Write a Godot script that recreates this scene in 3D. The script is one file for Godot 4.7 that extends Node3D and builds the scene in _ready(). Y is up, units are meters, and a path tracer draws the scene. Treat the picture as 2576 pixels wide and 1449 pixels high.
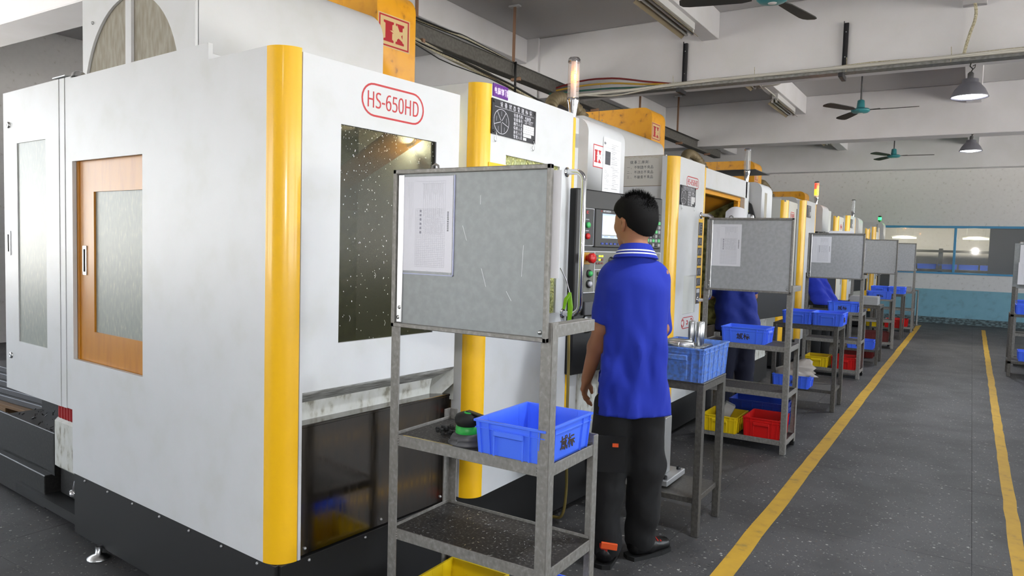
extends Node3D
# A machine shop: a row of machining centres along an aisle, trolleys and benches in front of them.
# World: x to the right across the aisle, y up, -z along the aisle into the depth. Metres.

var rng := RandomNumberGenerator.new()
var taken := {}
var M := {}          # materials by name
var mesh_cache := {}

func _ready():
	rng.seed = 4711
	setup_camera_and_light()
	make_materials()
	build_room()
	build_ceiling_things()
	build_machines()
	build_left_corner()
	build_trolleys_and_benches()
	build_people()
	build_far_room()

# ------------------------------------------------------------------ camera, sky, light
func setup_camera_and_light():
	var cam := Camera3D.new()
	cam.name = "camera"
	cam.fov = 43.12
	cam.near = 0.05
	cam.far = 80.0
	add_child(cam)
	cam.transform = Transform3D(Basis(Vector3(0.8453, 0.0280, -0.5336), Vector3(-0.0551, 0.9979, -0.0350), Vector3(0.5315, 0.0590, 0.8450)).orthonormalized(), Vector3(0, 1.5, 0))
	var env := Environment.new()
	var sky := Sky.new()
	var ps := ProceduralSkyMaterial.new()
	ps.sky_top_color = Color(0.58, 0.62, 0.67)
	ps.sky_horizon_color = Color(0.80, 0.81, 0.81)
	ps.ground_horizon_color = Color(0.98, 0.96, 0.92)
	ps.ground_bottom_color = Color(0.95, 0.93, 0.89)
	ps.sky_energy_multiplier = 1.0
	ps.ground_energy_multiplier = 1.0
	sky.sky_material = ps
	env.background_mode = Environment.BG_SKY
	env.sky = sky
	env.background_energy_multiplier = 15.5
	env.tonemap_mode = Environment.TONE_MAPPER_LINEAR
	env.tonemap_exposure = 1.12
	env.sdfgi_enabled = true
	env.ssao_enabled = true
	env.ssil_enabled = true
	var we := WorldEnvironment.new()
	we.environment = env
	we.name = "world_environment"
	add_child(we)

# ------------------------------------------------------------------ naming and tagging
func numbered(called: String) -> String:
	if not taken.has(called):
		taken[called] = 0
		return called
	taken[called] += 1
	return "%s_%03d" % [called, taken[called]]

func tag(o: Node, label: String, category: String, group := "") -> Node:
	o.set_meta("label", label)
	o.set_meta("category", category)
	if group != "":
		o.set_meta("group", group)
	return o

func thing(called: String, label: String, category: String, at := Vector3.ZERO, turn := 0.0, group := "") -> Node3D:
	var o := Node3D.new()
	o.name = numbered(called)
	add_child(o)
	o.position = at
	o.rotation.y = deg_to_rad(turn)
	tag(o, label, category, group)
	return o

func obj(called: String, st, m: Material, parent: Node = self, at := Vector3.ZERO) -> MeshInstance3D:
	var mesh: Mesh
	if st is SurfaceTool:
		st.generate_normals()
		mesh = st.commit()
	else:
		mesh = st
	var o := MeshInstance3D.new()
	o.mesh = mesh
	o.material_override = m
	o.name = numbered(called) if parent == self else called
	parent.add_child(o, true)
	o.position = at
	return o

func struct(called: String, st, m: Material, parent: Node = self) -> MeshInstance3D:
	var o := obj(called, st, m, parent)
	if parent == self:
		o.set_meta("kind", "structure")
	return o

func node_in(called: String, parent: Node, at := Vector3.ZERO, turn := 0.0) -> Node3D:
	var o := Node3D.new()
	o.name = called
	parent.add_child(o, true)
	o.position = at
	o.rotation.y = deg_to_rad(turn)
	return o

# ------------------------------------------------------------------ mesh helpers
func S() -> SurfaceTool:
	var st := SurfaceTool.new()
	st.begin(Mesh.PRIMITIVE_TRIANGLES)
	st.set_smooth_group(-1)
	return st

func tri(st: SurfaceTool, a: Vector3, b: Vector3, c: Vector3):
	st.set_uv(Vector2.ZERO); st.add_vertex(a)
	st.set_uv(Vector2.ZERO); st.add_vertex(b)
	st.set_uv(Vector2.ZERO); st.add_vertex(c)

# a, b, c, d run clockwise as seen from the front
func quad(st: SurfaceTool, a: Vector3, b: Vector3, c: Vector3, d: Vector3):
	tri(st, a, b, c)
	tri(st, a, c, d)

func quad_uv(st: SurfaceTool, a: Vector3, b: Vector3, c: Vector3, d: Vector3):
	var p := [a, b, c, a, c, d]
	var u := [Vector2(0, 0), Vector2(1, 0), Vector2(1, 1), Vector2(0, 0), Vector2(1, 1), Vector2(0, 1)]
	for i in 6:
		st.set_uv(u[i])
		st.add_vertex(p[i])

# a box between two corners with chamfered edges, moved by an optional transform
func bx(st: SurfaceTool, lo: Vector3, hi: Vector3, bev := 0.0, xf := Transform3D.IDENTITY):
	var c := (lo + hi) * 0.5
	var h := (hi - lo).abs() * 0.5
	var e := minf(bev, minf(h.x, minf(h.y, h.z)) * 0.8)
	if e <= 0.0:
		for ax in 3:
			for s in [-1.0, 1.0]:
				var n := Vector3.ZERO; n[ax] = s
				var u := Vector3.ZERO; u[(ax + 1) % 3] = h[(ax + 1) % 3]
				var v := Vector3.ZERO; v[(ax + 2) % 3] = h[(ax + 2) % 3]
				var o := c + n * h[ax]
				if s > 0:
					quad(st, xf * (o - u - v), xf * (o - u + v), xf * (o + u + v), xf * (o + u - v))
				else:
					quad(st, xf * (o - u - v), xf * (o + u - v), xf * (o + u + v), xf * (o - u + v))
		return
	for ax in 3:
		var b := (ax + 1) % 3
		var d := (ax + 2) % 3
		for s in [-1.0, 1.0]:
			var n := Vector3.ZERO; n[ax] = s * h[ax]
			var u := Vector3.ZERO; u[b] = h[b] - e
			var v := Vector3.ZERO; v[d] = h[d] - e
			var o: Vector3 = c + n
			if s > 0:
				quad(st, xf * (o - u - v), xf * (o - u + v), xf * (o + u + v), xf * (o + u - v))
			else:
				quad(st, xf * (o - u - v), xf * (o + u - v), xf * (o + u + v), xf * (o - u + v))
		# edges along ax
		for sb in [-1.0, 1.0]:
			for sd in [-1.0, 1.0]:
				var w := Vector3.ZERO; w[ax] = h[ax] - e
				var p := c; p[b] += sb * h[b]; p[d] += sd * (h[d] - e)
				var q := c; q[b] += sb * (h[b] - e); q[d] += sd * h[d]
				if sb * sd > 0:
					quad(st, xf * (p - w), xf * (q - w), xf * (q + w), xf * (p + w))
				else:
					quad(st, xf * (p - w), xf * (p + w), xf * (q + w), xf * (q - w))
	for sx in [-1.0, 1.0]:
		for sy in [-1.0, 1.0]:
			for sz in [-1.0, 1.0]:
				var p := xf * (c + Vector3(sx * h.x, sy * (h.y - e), sz * (h.z - e)))
				var q := xf * (c + Vector3(sx * (h.x - e), sy * h.y, sz * (h.z - e)))
				var r := xf * (c + Vector3(sx * (h.x - e), sy * (h.y - e), sz * h.z))
				if sx * sy * sz > 0:
					tri(st, p, r, q)
				else:
					tri(st, p, q, r)

func box1(lo: Vector3, hi: Vector3, bev := 0.0) -> SurfaceTool:
	var st := S()
	bx(st, lo, hi, bev)
	return st

# a bar of square section from a to b
func bar(st: SurfaceTool, a: Vector3, b: Vector3, w: float, t: float, bev := 0.002, up := Vector3.UP):
	var d := b - a
	var L := d.length()
	var z := d / L
	if absf(z.dot(up)) > 0.98:
		up = Vector3(0, 0, 1) if absf(z.y) > 0.98 else Vector3.UP
	var x := up.cross(z).normalized()
	var y := z.cross(x)
	bx(st, Vector3(-w / 2, -t / 2, 0), Vector3(w / 2, t / 2, L), bev, Transform3D(Basis(x, y, z), a))

func frame_at(z: Vector3) -> Basis:
	var up := Vector3.UP if absf(z.y) < 0.95 else Vector3(1, 0, 0)
	var x := up.cross(z).normalized()
	return Basis(x, z.cross(x), z)

func tube(st: SurfaceTool, pts: Array, r, seg := 8, closed_ends := true):
	st.set_smooth_group(1)
	var n := pts.size()
	var rings := []
	var b := frame_at(((pts[1] as Vector3) - (pts[0] as Vector3)).normalized())
	for i in n:
		var d: Vector3
		if i == 0: d = pts[1] - pts[0]
		elif i == n - 1: d = pts[n - 1] - pts[n - 2]
		else: d = (pts[i + 1] - pts[i]).normalized() + (pts[i] - pts[i - 1]).normalized()
		d = d.normalized()
		# carry the frame along
		var x := (b.x - d * b.x.dot(d)).normalized()
		b = Basis(x, d.cross(x), d)
		var rr: float = r[i] if r is Array else r
		var ring := PackedVector3Array()
		for k in seg:
			var a := TAU * k / seg
			ring.append((pts[i] as Vector3) + b.x * cos(a) * rr + b.y * sin(a) * rr)
		rings.append(ring)
	for i in n - 1:
		for k in seg:
			var k2 := (k + 1) % seg
			quad(st, rings[i][k], rings[i + 1][k], rings[i + 1][k2], rings[i][k2])
	if closed_ends:
		st.set_smooth_group(-1)
		for k in range(1, seg - 1):
			tri(st, rings[0][0], rings[0][k], rings[0][k + 1])
			tri(st, rings[n - 1][0], rings[n - 1][k + 1], rings[n - 1][k])
	st.set_smooth_group(-1)

# profile: Vector2(radius, along); axis from o
func lathe(st: SurfaceTool, o: Vector3, prof: Array, seg := 16, axis := Vector3.UP, smooth := true):
	st.set_smooth_group(1 if smooth else -1)
	var b := frame_at(axis)
	for i in prof.size() - 1:
		var p: Vector2 = prof[i]
		var q: Vector2 = prof[i + 1]
		for k in seg:
			var a0 := TAU * k / seg
			var a1 := TAU * (k + 1) / seg
			var d0 := b.x * cos(a0) + b.y * sin(a0)
			var d1 := b.x * cos(a1) + b.y * sin(a1)
			var A := o + d0 * p.x + axis * p.y
			var B := o + d0 * q.x + axis * q.y
			var Cc := o + d1 * q.x + axis * q.y
			var D := o + d1 * p.x + axis * p.y
			if p.x > 1e-5 and q.x > 1e-5:
				quad(st, A, B, Cc, D)
			elif p.x <= 1e-5:
				tri(st, A, B, Cc)
			else:
				tri(st, A, B, D)
	st.set_smooth_group(-1)

# extrude a polygon given in (u, v) along w: frame = Transform3D(basis(u, v, w), origin)
func prism(st: SurfaceTool, poly: PackedVector2Array, depth: float, xf: Transform3D, smooth_side := false):
	var p := poly
	if Geometry2D.is_polygon_clockwise(p):
		p = p.duplicate(); p.reverse()
	var t := Geometry2D.triangulate_polygon(p)
	for i in range(0, t.size(), 3):
		var a := p[t[i]]; var b := p[t[i + 1]]; var c := p[t[i + 2]]
		if (b - a).cross(c - a) < 0:
			var tmp := b; b = c; c = tmp
		tri(st, xf * Vector3(a.x, a.y, depth), xf * Vector3(c.x, c.y, depth), xf * Vector3(b.x, b.y, depth))
		tri(st, xf * Vector3(a.x, a.y, 0), xf * Vector3(b.x, b.y, 0), xf * Vector3(c.x, c.y, 0))
	st.set_smooth_group(2 if smooth_side else -1)
	for i in p.size():
		var a := p[i]
		var b := p[(i + 1) % p.size()]
		quad(st, xf * Vector3(a.x, a.y, 0), xf * Vector3(a.x, a.y, depth), xf * Vector3(b.x, b.y, depth), xf * Vector3(b.x, b.y, 0))
	st.set_smooth_group(-1)

func ball(st: SurfaceTool, c: Vector3, r: float, seg := 10, squash := 1.0):
	var prof := []
	var n := int(seg / 2.0) + 1
	for i in n + 1:
		var a := -PI / 2 + PI * i / n
		prof.append(Vector2(maxf(0.0, cos(a) * r), sin(a) * r * squash))
	lathe(st, c, prof, seg)

# a thin printed plate: o is its lower left corner as seen from the front, r along its width, u up
func plate(o: Vector3, r: Vector3, u: Vector3, t: float) -> SurfaceTool:
	var st := S()
	var n := r.cross(u).normalized()
	var f := n * t
	quad_uv(st, o + u + f, o + u + r + f, o + r + f, o + f)
	quad(st, o + r, o + r + u, o + u, o)
	quad(st, o, o + f, o + r + f, o + r)
	quad(st, o + u, o + u + r, o + u + r + f, o + u + f)
	quad(st, o, o + u, o + u + f, o + f)
	quad(st, o + r, o + r + f, o + r + u + f, o + r + u)
	return st

func rounded(w: float, h: float, r: float, seg := 5) -> PackedVector2Array:
	var p := PackedVector2Array()
	for c in [[w - r, h - r, 0.0], [r, h - r, 90.0], [r, r, 180.0], [w - r, r, 270.0]]:
		for i in seg + 1:
			var a := deg_to_rad(c[2] + 90.0 * i / seg)
			p.append(Vector2(c[0] + cos(a) * r, c[1] + sin(a) * r))
	return p

func light_omni(parent: Node, at: Vector3, col: Color, energy: float, size: float):
	var l := OmniLight3D.new()
	l.light_color = col
	l.light_energy = energy
	l.light_size = size
	l.omni_range = 30.0
	l.omni_attenuation = 2.0
	l.shadow_enabled = true
	l.position = at
	parent.add_child(l)

func light_spot(parent: Node, at: Vector3, towards: Vector3, col: Color, energy: float, size: float, angle: float):
	var l := SpotLight3D.new()
	l.light_color = col
	l.light_energy = energy
	l.light_size = size
	l.spot_range = 40.0
	l.spot_attenuation = 2.0
	l.spot_angle = angle
	l.spot_angle_attenuation = 0.6
	l.shadow_enabled = true
	parent.add_child(l)
	var d := towards.normalized()
	l.transform = Transform3D(Basis.looking_at(d, Vector3.UP if absf(d.y) < 0.99 else Vector3(0, 0, -1)), at)

# ------------------------------------------------------------------ materials
func mat(called: String, c: Color, rough := 0.6, metal := 0.0) -> StandardMaterial3D:
	var m := StandardMaterial3D.new()
	m.albedo_color = c
	m.roughness = rough
	m.metallic = metal
	m.resource_name = called
	M[called] = m
	return m

func noise_tex(sd: int, freq: float, stops: Array, cols: Array, size := 512, oct := 4, kind := FastNoiseLite.TYPE_SIMPLEX_SMOOTH) -> NoiseTexture2D:
	var n := FastNoiseLite.new()
	n.seed = sd
	n.frequency = freq
	n.noise_type = kind
	n.fractal_octaves = oct
	var t := NoiseTexture2D.new()
	t.width = size
	t.height = size
	t.seamless = true
	t.normalize = true
	t.noise = n
	var g := Gradient.new()
	g.offsets = PackedFloat32Array(stops)
	g.colors = PackedColorArray(cols)
	t.color_ramp = g
	return t

func tri_tex(m: StandardMaterial3D, t: Texture2D, scale: Vector3, world := false):
	m.albedo_texture = t
	m.uv1_triplanar = true
	m.uv1_world_triplanar = world
	m.uv1_scale = scale

func rough_tex(m: StandardMaterial3D, t: Texture2D):
	m.roughness_texture = t
	m.roughness_texture_channel = BaseMaterial3D.TEXTURE_CHANNEL_RED

func relief(m: StandardMaterial3D, t: Texture2D, cm: float):
	m.heightmap_enabled = true
	m.heightmap_texture = t
	m.heightmap_scale = cm

func grey(v: float) -> Color:
	return Color(v, v, v)

func terrazzo_image() -> ImageTexture:
	var n := 1024
	var im := Image.create(n, n, false, Image.FORMAT_RGB8)
	im.fill(Color(0.285, 0.282, 0.285))
	var r := RandomNumberGenerator.new()
	r.seed = 99
	for i in 5200:
		var x := r.randi() % n
		var y := r.randi() % n
		var big := r.randf() < 0.16
		var a := r.randf_range(3.0, 7.5) if big else r.randf_range(1.0, 2.8)
		var b := a * r.randf_range(0.5, 0.95)
		var ang := r.randf() * PI
		var t := r.randf()
		var c: Color
		if t < 0.26: c = Color(0.46, 0.455, 0.44).lerp(Color(0.72, 0.71, 0.68), r.randf())
		elif t < 0.55: c = Color(0.37, 0.36, 0.35)
		elif t < 0.72: c = Color(0.33, 0.285, 0.26)
		else: c = Color(0.20, 0.20, 0.205)
		var ca := cos(ang)
		var sa := sin(ang)
		var k := int(ceil(a))
		for dy in range(-k, k + 1):
			for dx in range(-k, k + 1):
				var u := (dx * ca + dy * sa) / a
				var v := (-dx * sa + dy * ca) / b
				if absf(u) + absf(v) * 0.6 < 1.0 and absf(v) < 0.9:
					im.set_pixel(posmod(x + dx, n), posmod(y + dy, n), c)
	return ImageTexture.create_from_image(im)

func make_materials():
	var m: StandardMaterial3D
	# --- building
	m = mat("terrazzo", Color(1, 1, 1), 0.62)
	tri_tex(m, terrazzo_image(), Vector3.ONE / 1.15, true)
	m.detail_enabled = true
	m.detail_blend_mode = BaseMaterial3D.BLEND_MODE_MUL
	m.detail_uv_layer = BaseMaterial3D.DETAIL_UV_2
	m.uv2_triplanar = true
	m.uv2_world_triplanar = true
	m.uv2_scale = Vector3.ONE / 3.7
	m.detail_albedo = noise_tex(5, 0.012, [0.25, 0.5, 0.75], [grey(0.80), grey(0.93), grey(1.0)], 512, 5)
	m = mat("joint", Color(0.25, 0.25, 0.25), 0.9)
	m = mat("line_paint", Color(1, 1, 1), 0.65)
	tri_tex(m, noise_tex(12, 0.02, [0.0, 0.15, 0.3, 0.8], [Color(0.55, 0.46, 0.24), Color(0.67, 0.53, 0.18), Color(0.735, 0.575, 0.15), Color(0.765, 0.60, 0.15)], 512, 6), Vector3.ONE / 1.3, true)
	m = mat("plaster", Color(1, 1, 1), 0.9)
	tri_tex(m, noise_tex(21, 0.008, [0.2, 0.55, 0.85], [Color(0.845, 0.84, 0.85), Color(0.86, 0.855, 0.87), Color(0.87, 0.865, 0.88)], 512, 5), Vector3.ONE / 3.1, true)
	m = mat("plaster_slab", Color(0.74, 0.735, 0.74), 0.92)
	m = mat("wall_white", Color(1, 1, 1), 0.9)
	tri_tex(m, noise_tex(22, 0.05, [0.0, 0.16, 0.2, 0.6], [Color(0.70, 0.69, 0.67), Color(0.80, 0.795, 0.79), Color(0.835, 0.83, 0.835), Color(0.85, 0.845, 0.85)], 512, 3), Vector3.ONE / 2.6, true)
	m = mat("wall_blue", Color(1, 1, 1), 0.8)
	tri_tex(m, noise_tex(23, 0.015, [0.15, 0.35, 0.8], [Color(0.46, 0.62, 0.685), Color(0.475, 0.66, 0.73), Color(0.49, 0.675, 0.745)], 512, 5), Vector3.ONE / 1.7, true)
	m = mat("wall_foot", Color(1, 1, 1), 0.9)
	tri_tex(m, noise_tex(24, 0.03, [0.2, 0.42, 0.52, 0.62, 0.8], [Color(0.26, 0.30, 0.30), Color(0.31, 0.36, 0.37), Color(0.36, 0.43, 0.45), Color(0.40, 0.48, 0.50), Color(0.46, 0.52, 0.53)], 512, 5), Vector3(1.0 / 1.6, 1.0 / 0.8, 1.0 / 1.6), true)
	m = mat("frame_blue", Color(0.30, 0.58, 0.76), 0.45)
	m = mat("window_glass", Color(0.9, 0.95, 0.95, 0.06), 0.03)
	m.transparency = BaseMaterial3D.TRANSPARENCY_ALPHA
	m = mat("window_film", Color(0.42, 0.43, 0.44), 0.25)
	# --- machine paint
	var dirt := noise_tex(31, 0.012, [0.1, 0.4, 0.7], [Color(0.785, 0.79, 0.785), Color(0.80, 0.805, 0.81), Color(0.808, 0.814, 0.822)], 512, 5)
	m = mat("white", Color(1, 1, 1), 0.42)
	tri_tex(m, dirt, Vector3.ONE / 1.7)
	m.metallic_specular = 0.5
	var peel := noise_tex(34, 0.16, [0.0, 1.0], [grey(0.0), grey(1.0)], 512, 2)
	relief(m, peel, 0.012)
	m = mat("white_far", Color(0.79, 0.795, 0.775), 0.45)
	m = mat("white_dirty", Color(1, 1, 1), 0.6)
	tri_tex(m, noise_tex(36, 0.03, [0.15, 0.33, 0.45, 0.8], [Color(0.50, 0.49, 0.44), Color(0.68, 0.675, 0.64), Color(0.74, 0.745, 0.72), Color(0.77, 0.775, 0.76)], 512, 6), Vector3(1.0 / 0.9, 1.0 / 1.6, 1.0 / 0.9))
	m = mat("white_smear", Color(1, 1, 1), 0.6)
	tri_tex(m, noise_tex(35, 0.02, [0.15, 0.4, 0.7], [Color(0.33, 0.325, 0.31), Color(0.50, 0.50, 0.485), Color(0.68, 0.685, 0.675)], 512, 5), Vector3(6.0, 6.0, 0.8))
	m = mat("work_glow", Color(1, 1, 0.9), 0.5)
	m.emission_enabled = true
	m.emission = Color(1.0, 1.0, 0.82)
	m.emission_energy_multiplier = 3.0
	m = mat("yellow", Color(0.95, 0.735, 0.065), 0.34)
	relief(m, peel, 0.010)
	m.uv1_triplanar = true
	m.uv1_scale = Vector3.ONE / 0.6
	m.clearcoat_enabled = true
	m.clearcoat = 0.45
	m.clearcoat_roughness = 0.13
	m = mat("orange", Color(1, 1, 1), 0.38)
	tri_tex(m, noise_tex(37, 0.02, [0.08, 0.22, 0.5], [Color(0.60, 0.40, 0.10), Color(0.85, 0.59, 0.08), Color(0.89, 0.63, 0.07)], 512, 5), Vector3.ONE / 1.4)
	m = mat("orange_door", Color(1, 1, 1), 0.34)
	tri_tex(m, noise_tex(38, 0.02, [0.1, 0.4, 0.6], [Color(0.70, 0.45, 0.085), Color(0.725, 0.475, 0.09), Color(0.74, 0.49, 0.095)], 512, 4), Vector3(2.0, 0.35, 2.0))
	m = mat("plinth_black", Color(0.068, 0.068, 0.07), 0.55)
	m = mat("black", Color(0.045, 0.045, 0.05), 0.45)
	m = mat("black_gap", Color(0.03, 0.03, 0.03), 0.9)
	m = mat("tank_black", Color(1, 1, 1), 0.48)
	tri_tex(m, noise_tex(39, 0.06, [0.2, 0.6, 0.72], [Color(0.055, 0.05, 0.05), Color(0.08, 0.075, 0.075), Color(0.13, 0.125, 0.12)], 512, 5), Vector3.ONE / 0.7)
	m = mat("red_bellows", Color(0.62, 0.10, 0.12), 0.5)
	m = mat("fan_screen", Color(1, 1, 1), 0.75)
	tri_tex(m, noise_tex(40, 0.02, [0.15, 0.5, 0.8], [Color(0.54, 0.51, 0.45), Color(0.58, 0.555, 0.50), Color(0.62, 0.60, 0.55)], 512, 5), Vector3(3.0, 0.8, 3.0))
	m = mat("olive", Color(1, 1, 1), 0.5)
	tri_tex(m, noise_tex(41, 0.02, [0.15, 0.5, 0.8], [Color(0.30, 0.30, 0.16), Color(0.50, 0.51, 0.30), Color(0.62, 0.63, 0.42)], 512, 5), Vector3.ONE / 0.9)
	# oily splashed safety glass: dark, half clear, with dried droplets
	m = mat("door_glass", Color(1, 1, 1, 0.66), 0.20)
	tri_tex(m, noise_tex(42, 0.22, [0.0, 0.70, 0.80, 0.86], [Color(0.17, 0.17, 0.11), Color(0.21, 0.21, 0.135), Color(0.25, 0.25, 0.17), Color(0.32, 0.32, 0.23)], 1024, 2), Vector3.ONE / 0.42)
	m.transparency = BaseMaterial3D.TRANSPARENCY_ALPHA
	m.metallic_specular = 0.34
	m = mat("pane_grey", Color(0.55, 0.57, 0.54), 0.38)
	tri_tex(m, noise_tex(43, 0.03, [0.2, 0.6, 0.75, 0.9], [Color(0.52, 0.545, 0.52), Color(0.55, 0.57, 0.54), Color(0.58, 0.59, 0.55), Color(0.66, 0.65, 0.60)], 512, 5), Vector3(3.2, 1.0, 3.2))
	m.albedo_color = Color(1, 1, 1)
	m.metallic_specular = 0.5
	m = mat("cracked_pane", Color(1, 1, 1), 0.15)
	tri_tex(m, noise_tex(44, 0.045, [0.1, 0.35, 0.42, 0.9], [Color(0.88, 0.88, 0.66), Color(0.70, 0.70, 0.42), Color(0.56, 0.57, 0.36), Color(0.74, 0.76, 0.58)], 512, 2, FastNoiseLite.TYPE_CELLULAR), Vector3.ONE / 0.5)
	# --- metals
	m = mat("stainless", Color(0.52, 0.50, 0.48), 0.36, 1.0)
	rough_tex(m, noise_tex(51, 0.02, [0.3, 0.7], [grey(0.30), grey(0.46)], 512, 4))
	m.uv1_triplanar = true
	m.uv1_scale = Vector3(4.0, 0.5, 4.0)
	m = mat("steel", Color(1, 1, 1), 0.55, 0.55)
	tri_tex(m, noise_tex(52, 0.035, [0.12, 0.3, 0.6, 0.78], [Color(0.495, 0.485, 0.465), Color(0.53, 0.52, 0.505), Color(0.55, 0.54, 0.525), Color(0.60, 0.59, 0.575)], 512, 5), Vector3(2.6, 2.0, 2.6))
	m = mat("steel_dark", Color(1, 1, 1), 0.5, 0.5)
	tri_tex(m, noise_tex(53, 0.035, [0.12, 0.45, 0.8], [Color(0.33, 0.32, 0.305), Color(0.36, 0.35, 0.335), Color(0.40, 0.39, 0.37)], 512, 5), Vector3(2.6, 2.0, 2.6))
	m = mat("galvanised", Color(1, 1, 1), 0.5, 0.35)
	tri_tex(m, noise_tex(54, 0.03, [0.2, 0.5, 0.8], [Color(0.54, 0.555, 0.56), Color(0.555, 0.57, 0.575), Color(0.575, 0.59, 0.595)], 512, 5), Vector3.ONE / 0.6)
	m = mat("galvanised_bright", Color(1, 1, 1), 0.42, 0.4)  # zinc lifted in colour to stand in for windows mirrored in the boards
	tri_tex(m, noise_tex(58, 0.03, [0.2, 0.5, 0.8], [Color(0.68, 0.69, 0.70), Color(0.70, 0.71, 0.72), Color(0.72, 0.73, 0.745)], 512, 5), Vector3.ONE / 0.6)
	m = mat("chrome", Color(0.86, 0.86, 0.87), 0.12, 1.0)
	m = mat("alu", Color(0.82, 0.825, 0.83), 0.28, 1.0)
	m = mat("alu_matt", Color(0.72, 0.725, 0.73), 0.5, 0.8)
	m = mat("tray_zinc", Color(1, 1, 1), 0.5, 0.5)
	tri_tex(m, noise_tex(55, 0.03, [0.2, 0.5, 0.8], [Color(0.45, 0.45, 0.44), Color(0.51, 0.51, 0.505), Color(0.55, 0.555, 0.555)], 512, 5), Vector3.ONE / 0.8)
	m = mat("trough_dark", Color(1, 1, 1), 0.6, 0.3)
	tri_tex(m, noise_tex(56, 0.03, [0.2, 0.5, 0.8], [Color(0.335, 0.33, 0.32), Color(0.37, 0.365, 0.355), Color(0.40, 0.395, 0.385)], 512, 5), Vector3.ONE / 0.8)
	m = mat("rust", Color(0.52, 0.40, 0.32), 0.8)
	m = mat("strut_black", Color(0.09, 0.09, 0.115), 0.5)
	m = mat("shelf_black", Color(1, 1, 1), 0.6)
	tri_tex(m, noise_tex(57, 0.07, [0.3, 0.62, 0.70, 0.85], [Color(0.15, 0.138, 0.132), Color(0.20, 0.187, 0.178), Color(0.29, 0.28, 0.27), Color(0.48, 0.475, 0.46)], 512, 6), Vector3.ONE / 0.55)
	# --- plastics, print, small things
	m = mat("bin_blue", Color(0.28, 0.45, 0.96), 0.40)
	m = mat("bin_blue_worn", Color(1, 1, 1), 0.5)
	tri_tex(m, noise_tex(61, 0.03, [0.2, 0.45, 0.7], [Color(0.36, 0.44, 0.62), Color(0.345, 0.48, 0.76), Color(0.36, 0.53, 0.86)], 512, 5), Vector3.ONE / 0.5)
	m = mat("bin_navy", Color(0.06, 0.19, 0.55), 0.45)
	m = mat("bin_yellow", Color(0.86, 0.74, 0.05), 0.42)
	m = mat("bin_red", Color(0.78, 0.045, 0.04), 0.42)
	m = mat("bin_maroon", Color(0.38, 0.08, 0.07), 0.5)
	m = mat("paper", Color(0.88, 0.88, 0.90), 0.7)
	m = mat("sleeve", Color(0.86, 0.87, 0.95, 0.04), 0.2)
	m.transparency = BaseMaterial3D.TRANSPARENCY_ALPHA
	m.metallic_specular = 0.2
	m = mat("sleeve_edge", Color(0.62, 0.64, 0.78), 0.2)
	m = mat("print_black", Color(0.10, 0.10, 0.12), 0.6)
	m = mat("print_brown", Color(0.23, 0.17, 0.12), 0.6)
	m = mat("print_red", Color(0.72, 0.07, 0.10), 0.5)
	m = mat("label_purple", Color(0.37, 0.07, 0.52), 0.4)
	m = mat("label_yellow", Color(0.95, 0.74, 0.05), 0.5)
	m = mat("sign_black", Color(0.13, 0.14, 0.165), 0.35)
	m = mat("white_print", Color(0.86, 0.86, 0.88), 0.6)
	m = mat("rubber", Color(0.05, 0.05, 0.05), 0.7)
	m = mat("green_plastic", Color(0.16, 0.62, 0.25), 0.45)
	m = mat("lime", Color(0.62, 0.90, 0.12), 0.4)
	m = mat("hose_amber", Color(0.62, 0.55, 0.32), 0.25)
	m = mat("hose_cream", Color(1, 1, 1), 0.6)
	tri_tex(m, noise_tex(62, 0.05, [0.25, 0.5, 0.8], [Color(0.52, 0.49, 0.40), Color(0.72, 0.69, 0.58), Color(0.80, 0.78, 0.68)], 512, 5), Vector3.ONE / 0.6)
	m = mat("pipe_white", Color(0.78, 0.77, 0.74), 0.5)
	m = mat("cable_black", Color(0.05, 0.05, 0.055), 0.6)
	m = mat("cable_red", Color(0.45, 0.07, 0.08), 0.5)
	m = mat("cable_yellow", Color(0.70, 0.56, 0.16), 0.5)
	m = mat("cable_green", Color(0.05, 0.30, 0.26), 0.5)
	m = mat("cable_grey", Color(0.58, 0.57, 0.54), 0.6)
	m = mat("duct_brown", Color(0.48, 0.43, 0.33), 0.5, 0.2)
	m = mat("fan_teal", Color(0.22, 0.52, 0.55), 0.3)
	m = mat("fan_blade", Color(0.16, 0.16, 0.15), 0.6)
	m = mat("fixture_brown", Color(0.52, 0.47, 0.38), 0.6)
	m = mat("fixture_white", Color(0.80, 0.80, 0.80), 0.5)
	m = mat("tube_off", Color(0.74, 0.74, 0.72), 0.25)
	m = mat("shade_grey", Color(0.46, 0.46, 0.50), 0.45, 0.2)
	m = mat("panel_grey", Color(0.40, 0.40, 0.37), 0.55)
	m = mat("key_grey", Color(0.55, 0.55, 0.55), 0.5)
	m = mat("btn_green", Color(0.25, 0.66, 0.36), 0.4)
	m = mat("btn_red", Color(0.72, 0.07, 0.07), 0.35)
	m = mat("btn_white", Color(0.72, 0.72, 0.75), 0.4)
	m = mat("btn_yellow", Color(0.70, 0.52, 0.12), 0.5)
	m = mat("led_red", Color(0.40, 0.09, 0.07), 0.4)
	m = mat("led_green", Color(0.10, 0.35, 0.18), 0.4)
	m = mat("cabinet_green", Color(0.16, 0.36, 0.29), 0.6)
	m = mat("wood", Color(0.42, 0.32, 0.21), 0.8)
	m = mat("iron_grey", Color(0.33, 0.33, 0.34), 0.55, 0.4)
	m = mat("plastic_bag", Color(0.72, 0.69, 0.66), 0.25)
	m = mat("lamp_glow", Color(1, 1, 1), 0.5)
	m.emission_enabled = true
	m.emission = Color(0.97, 0.98, 1.0)
	m.emission_energy_multiplier = 14.0
	m = mat("led_yellow_lit", Color(0.9, 0.9, 0.2), 0.5)
	m.emission_enabled = true
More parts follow.
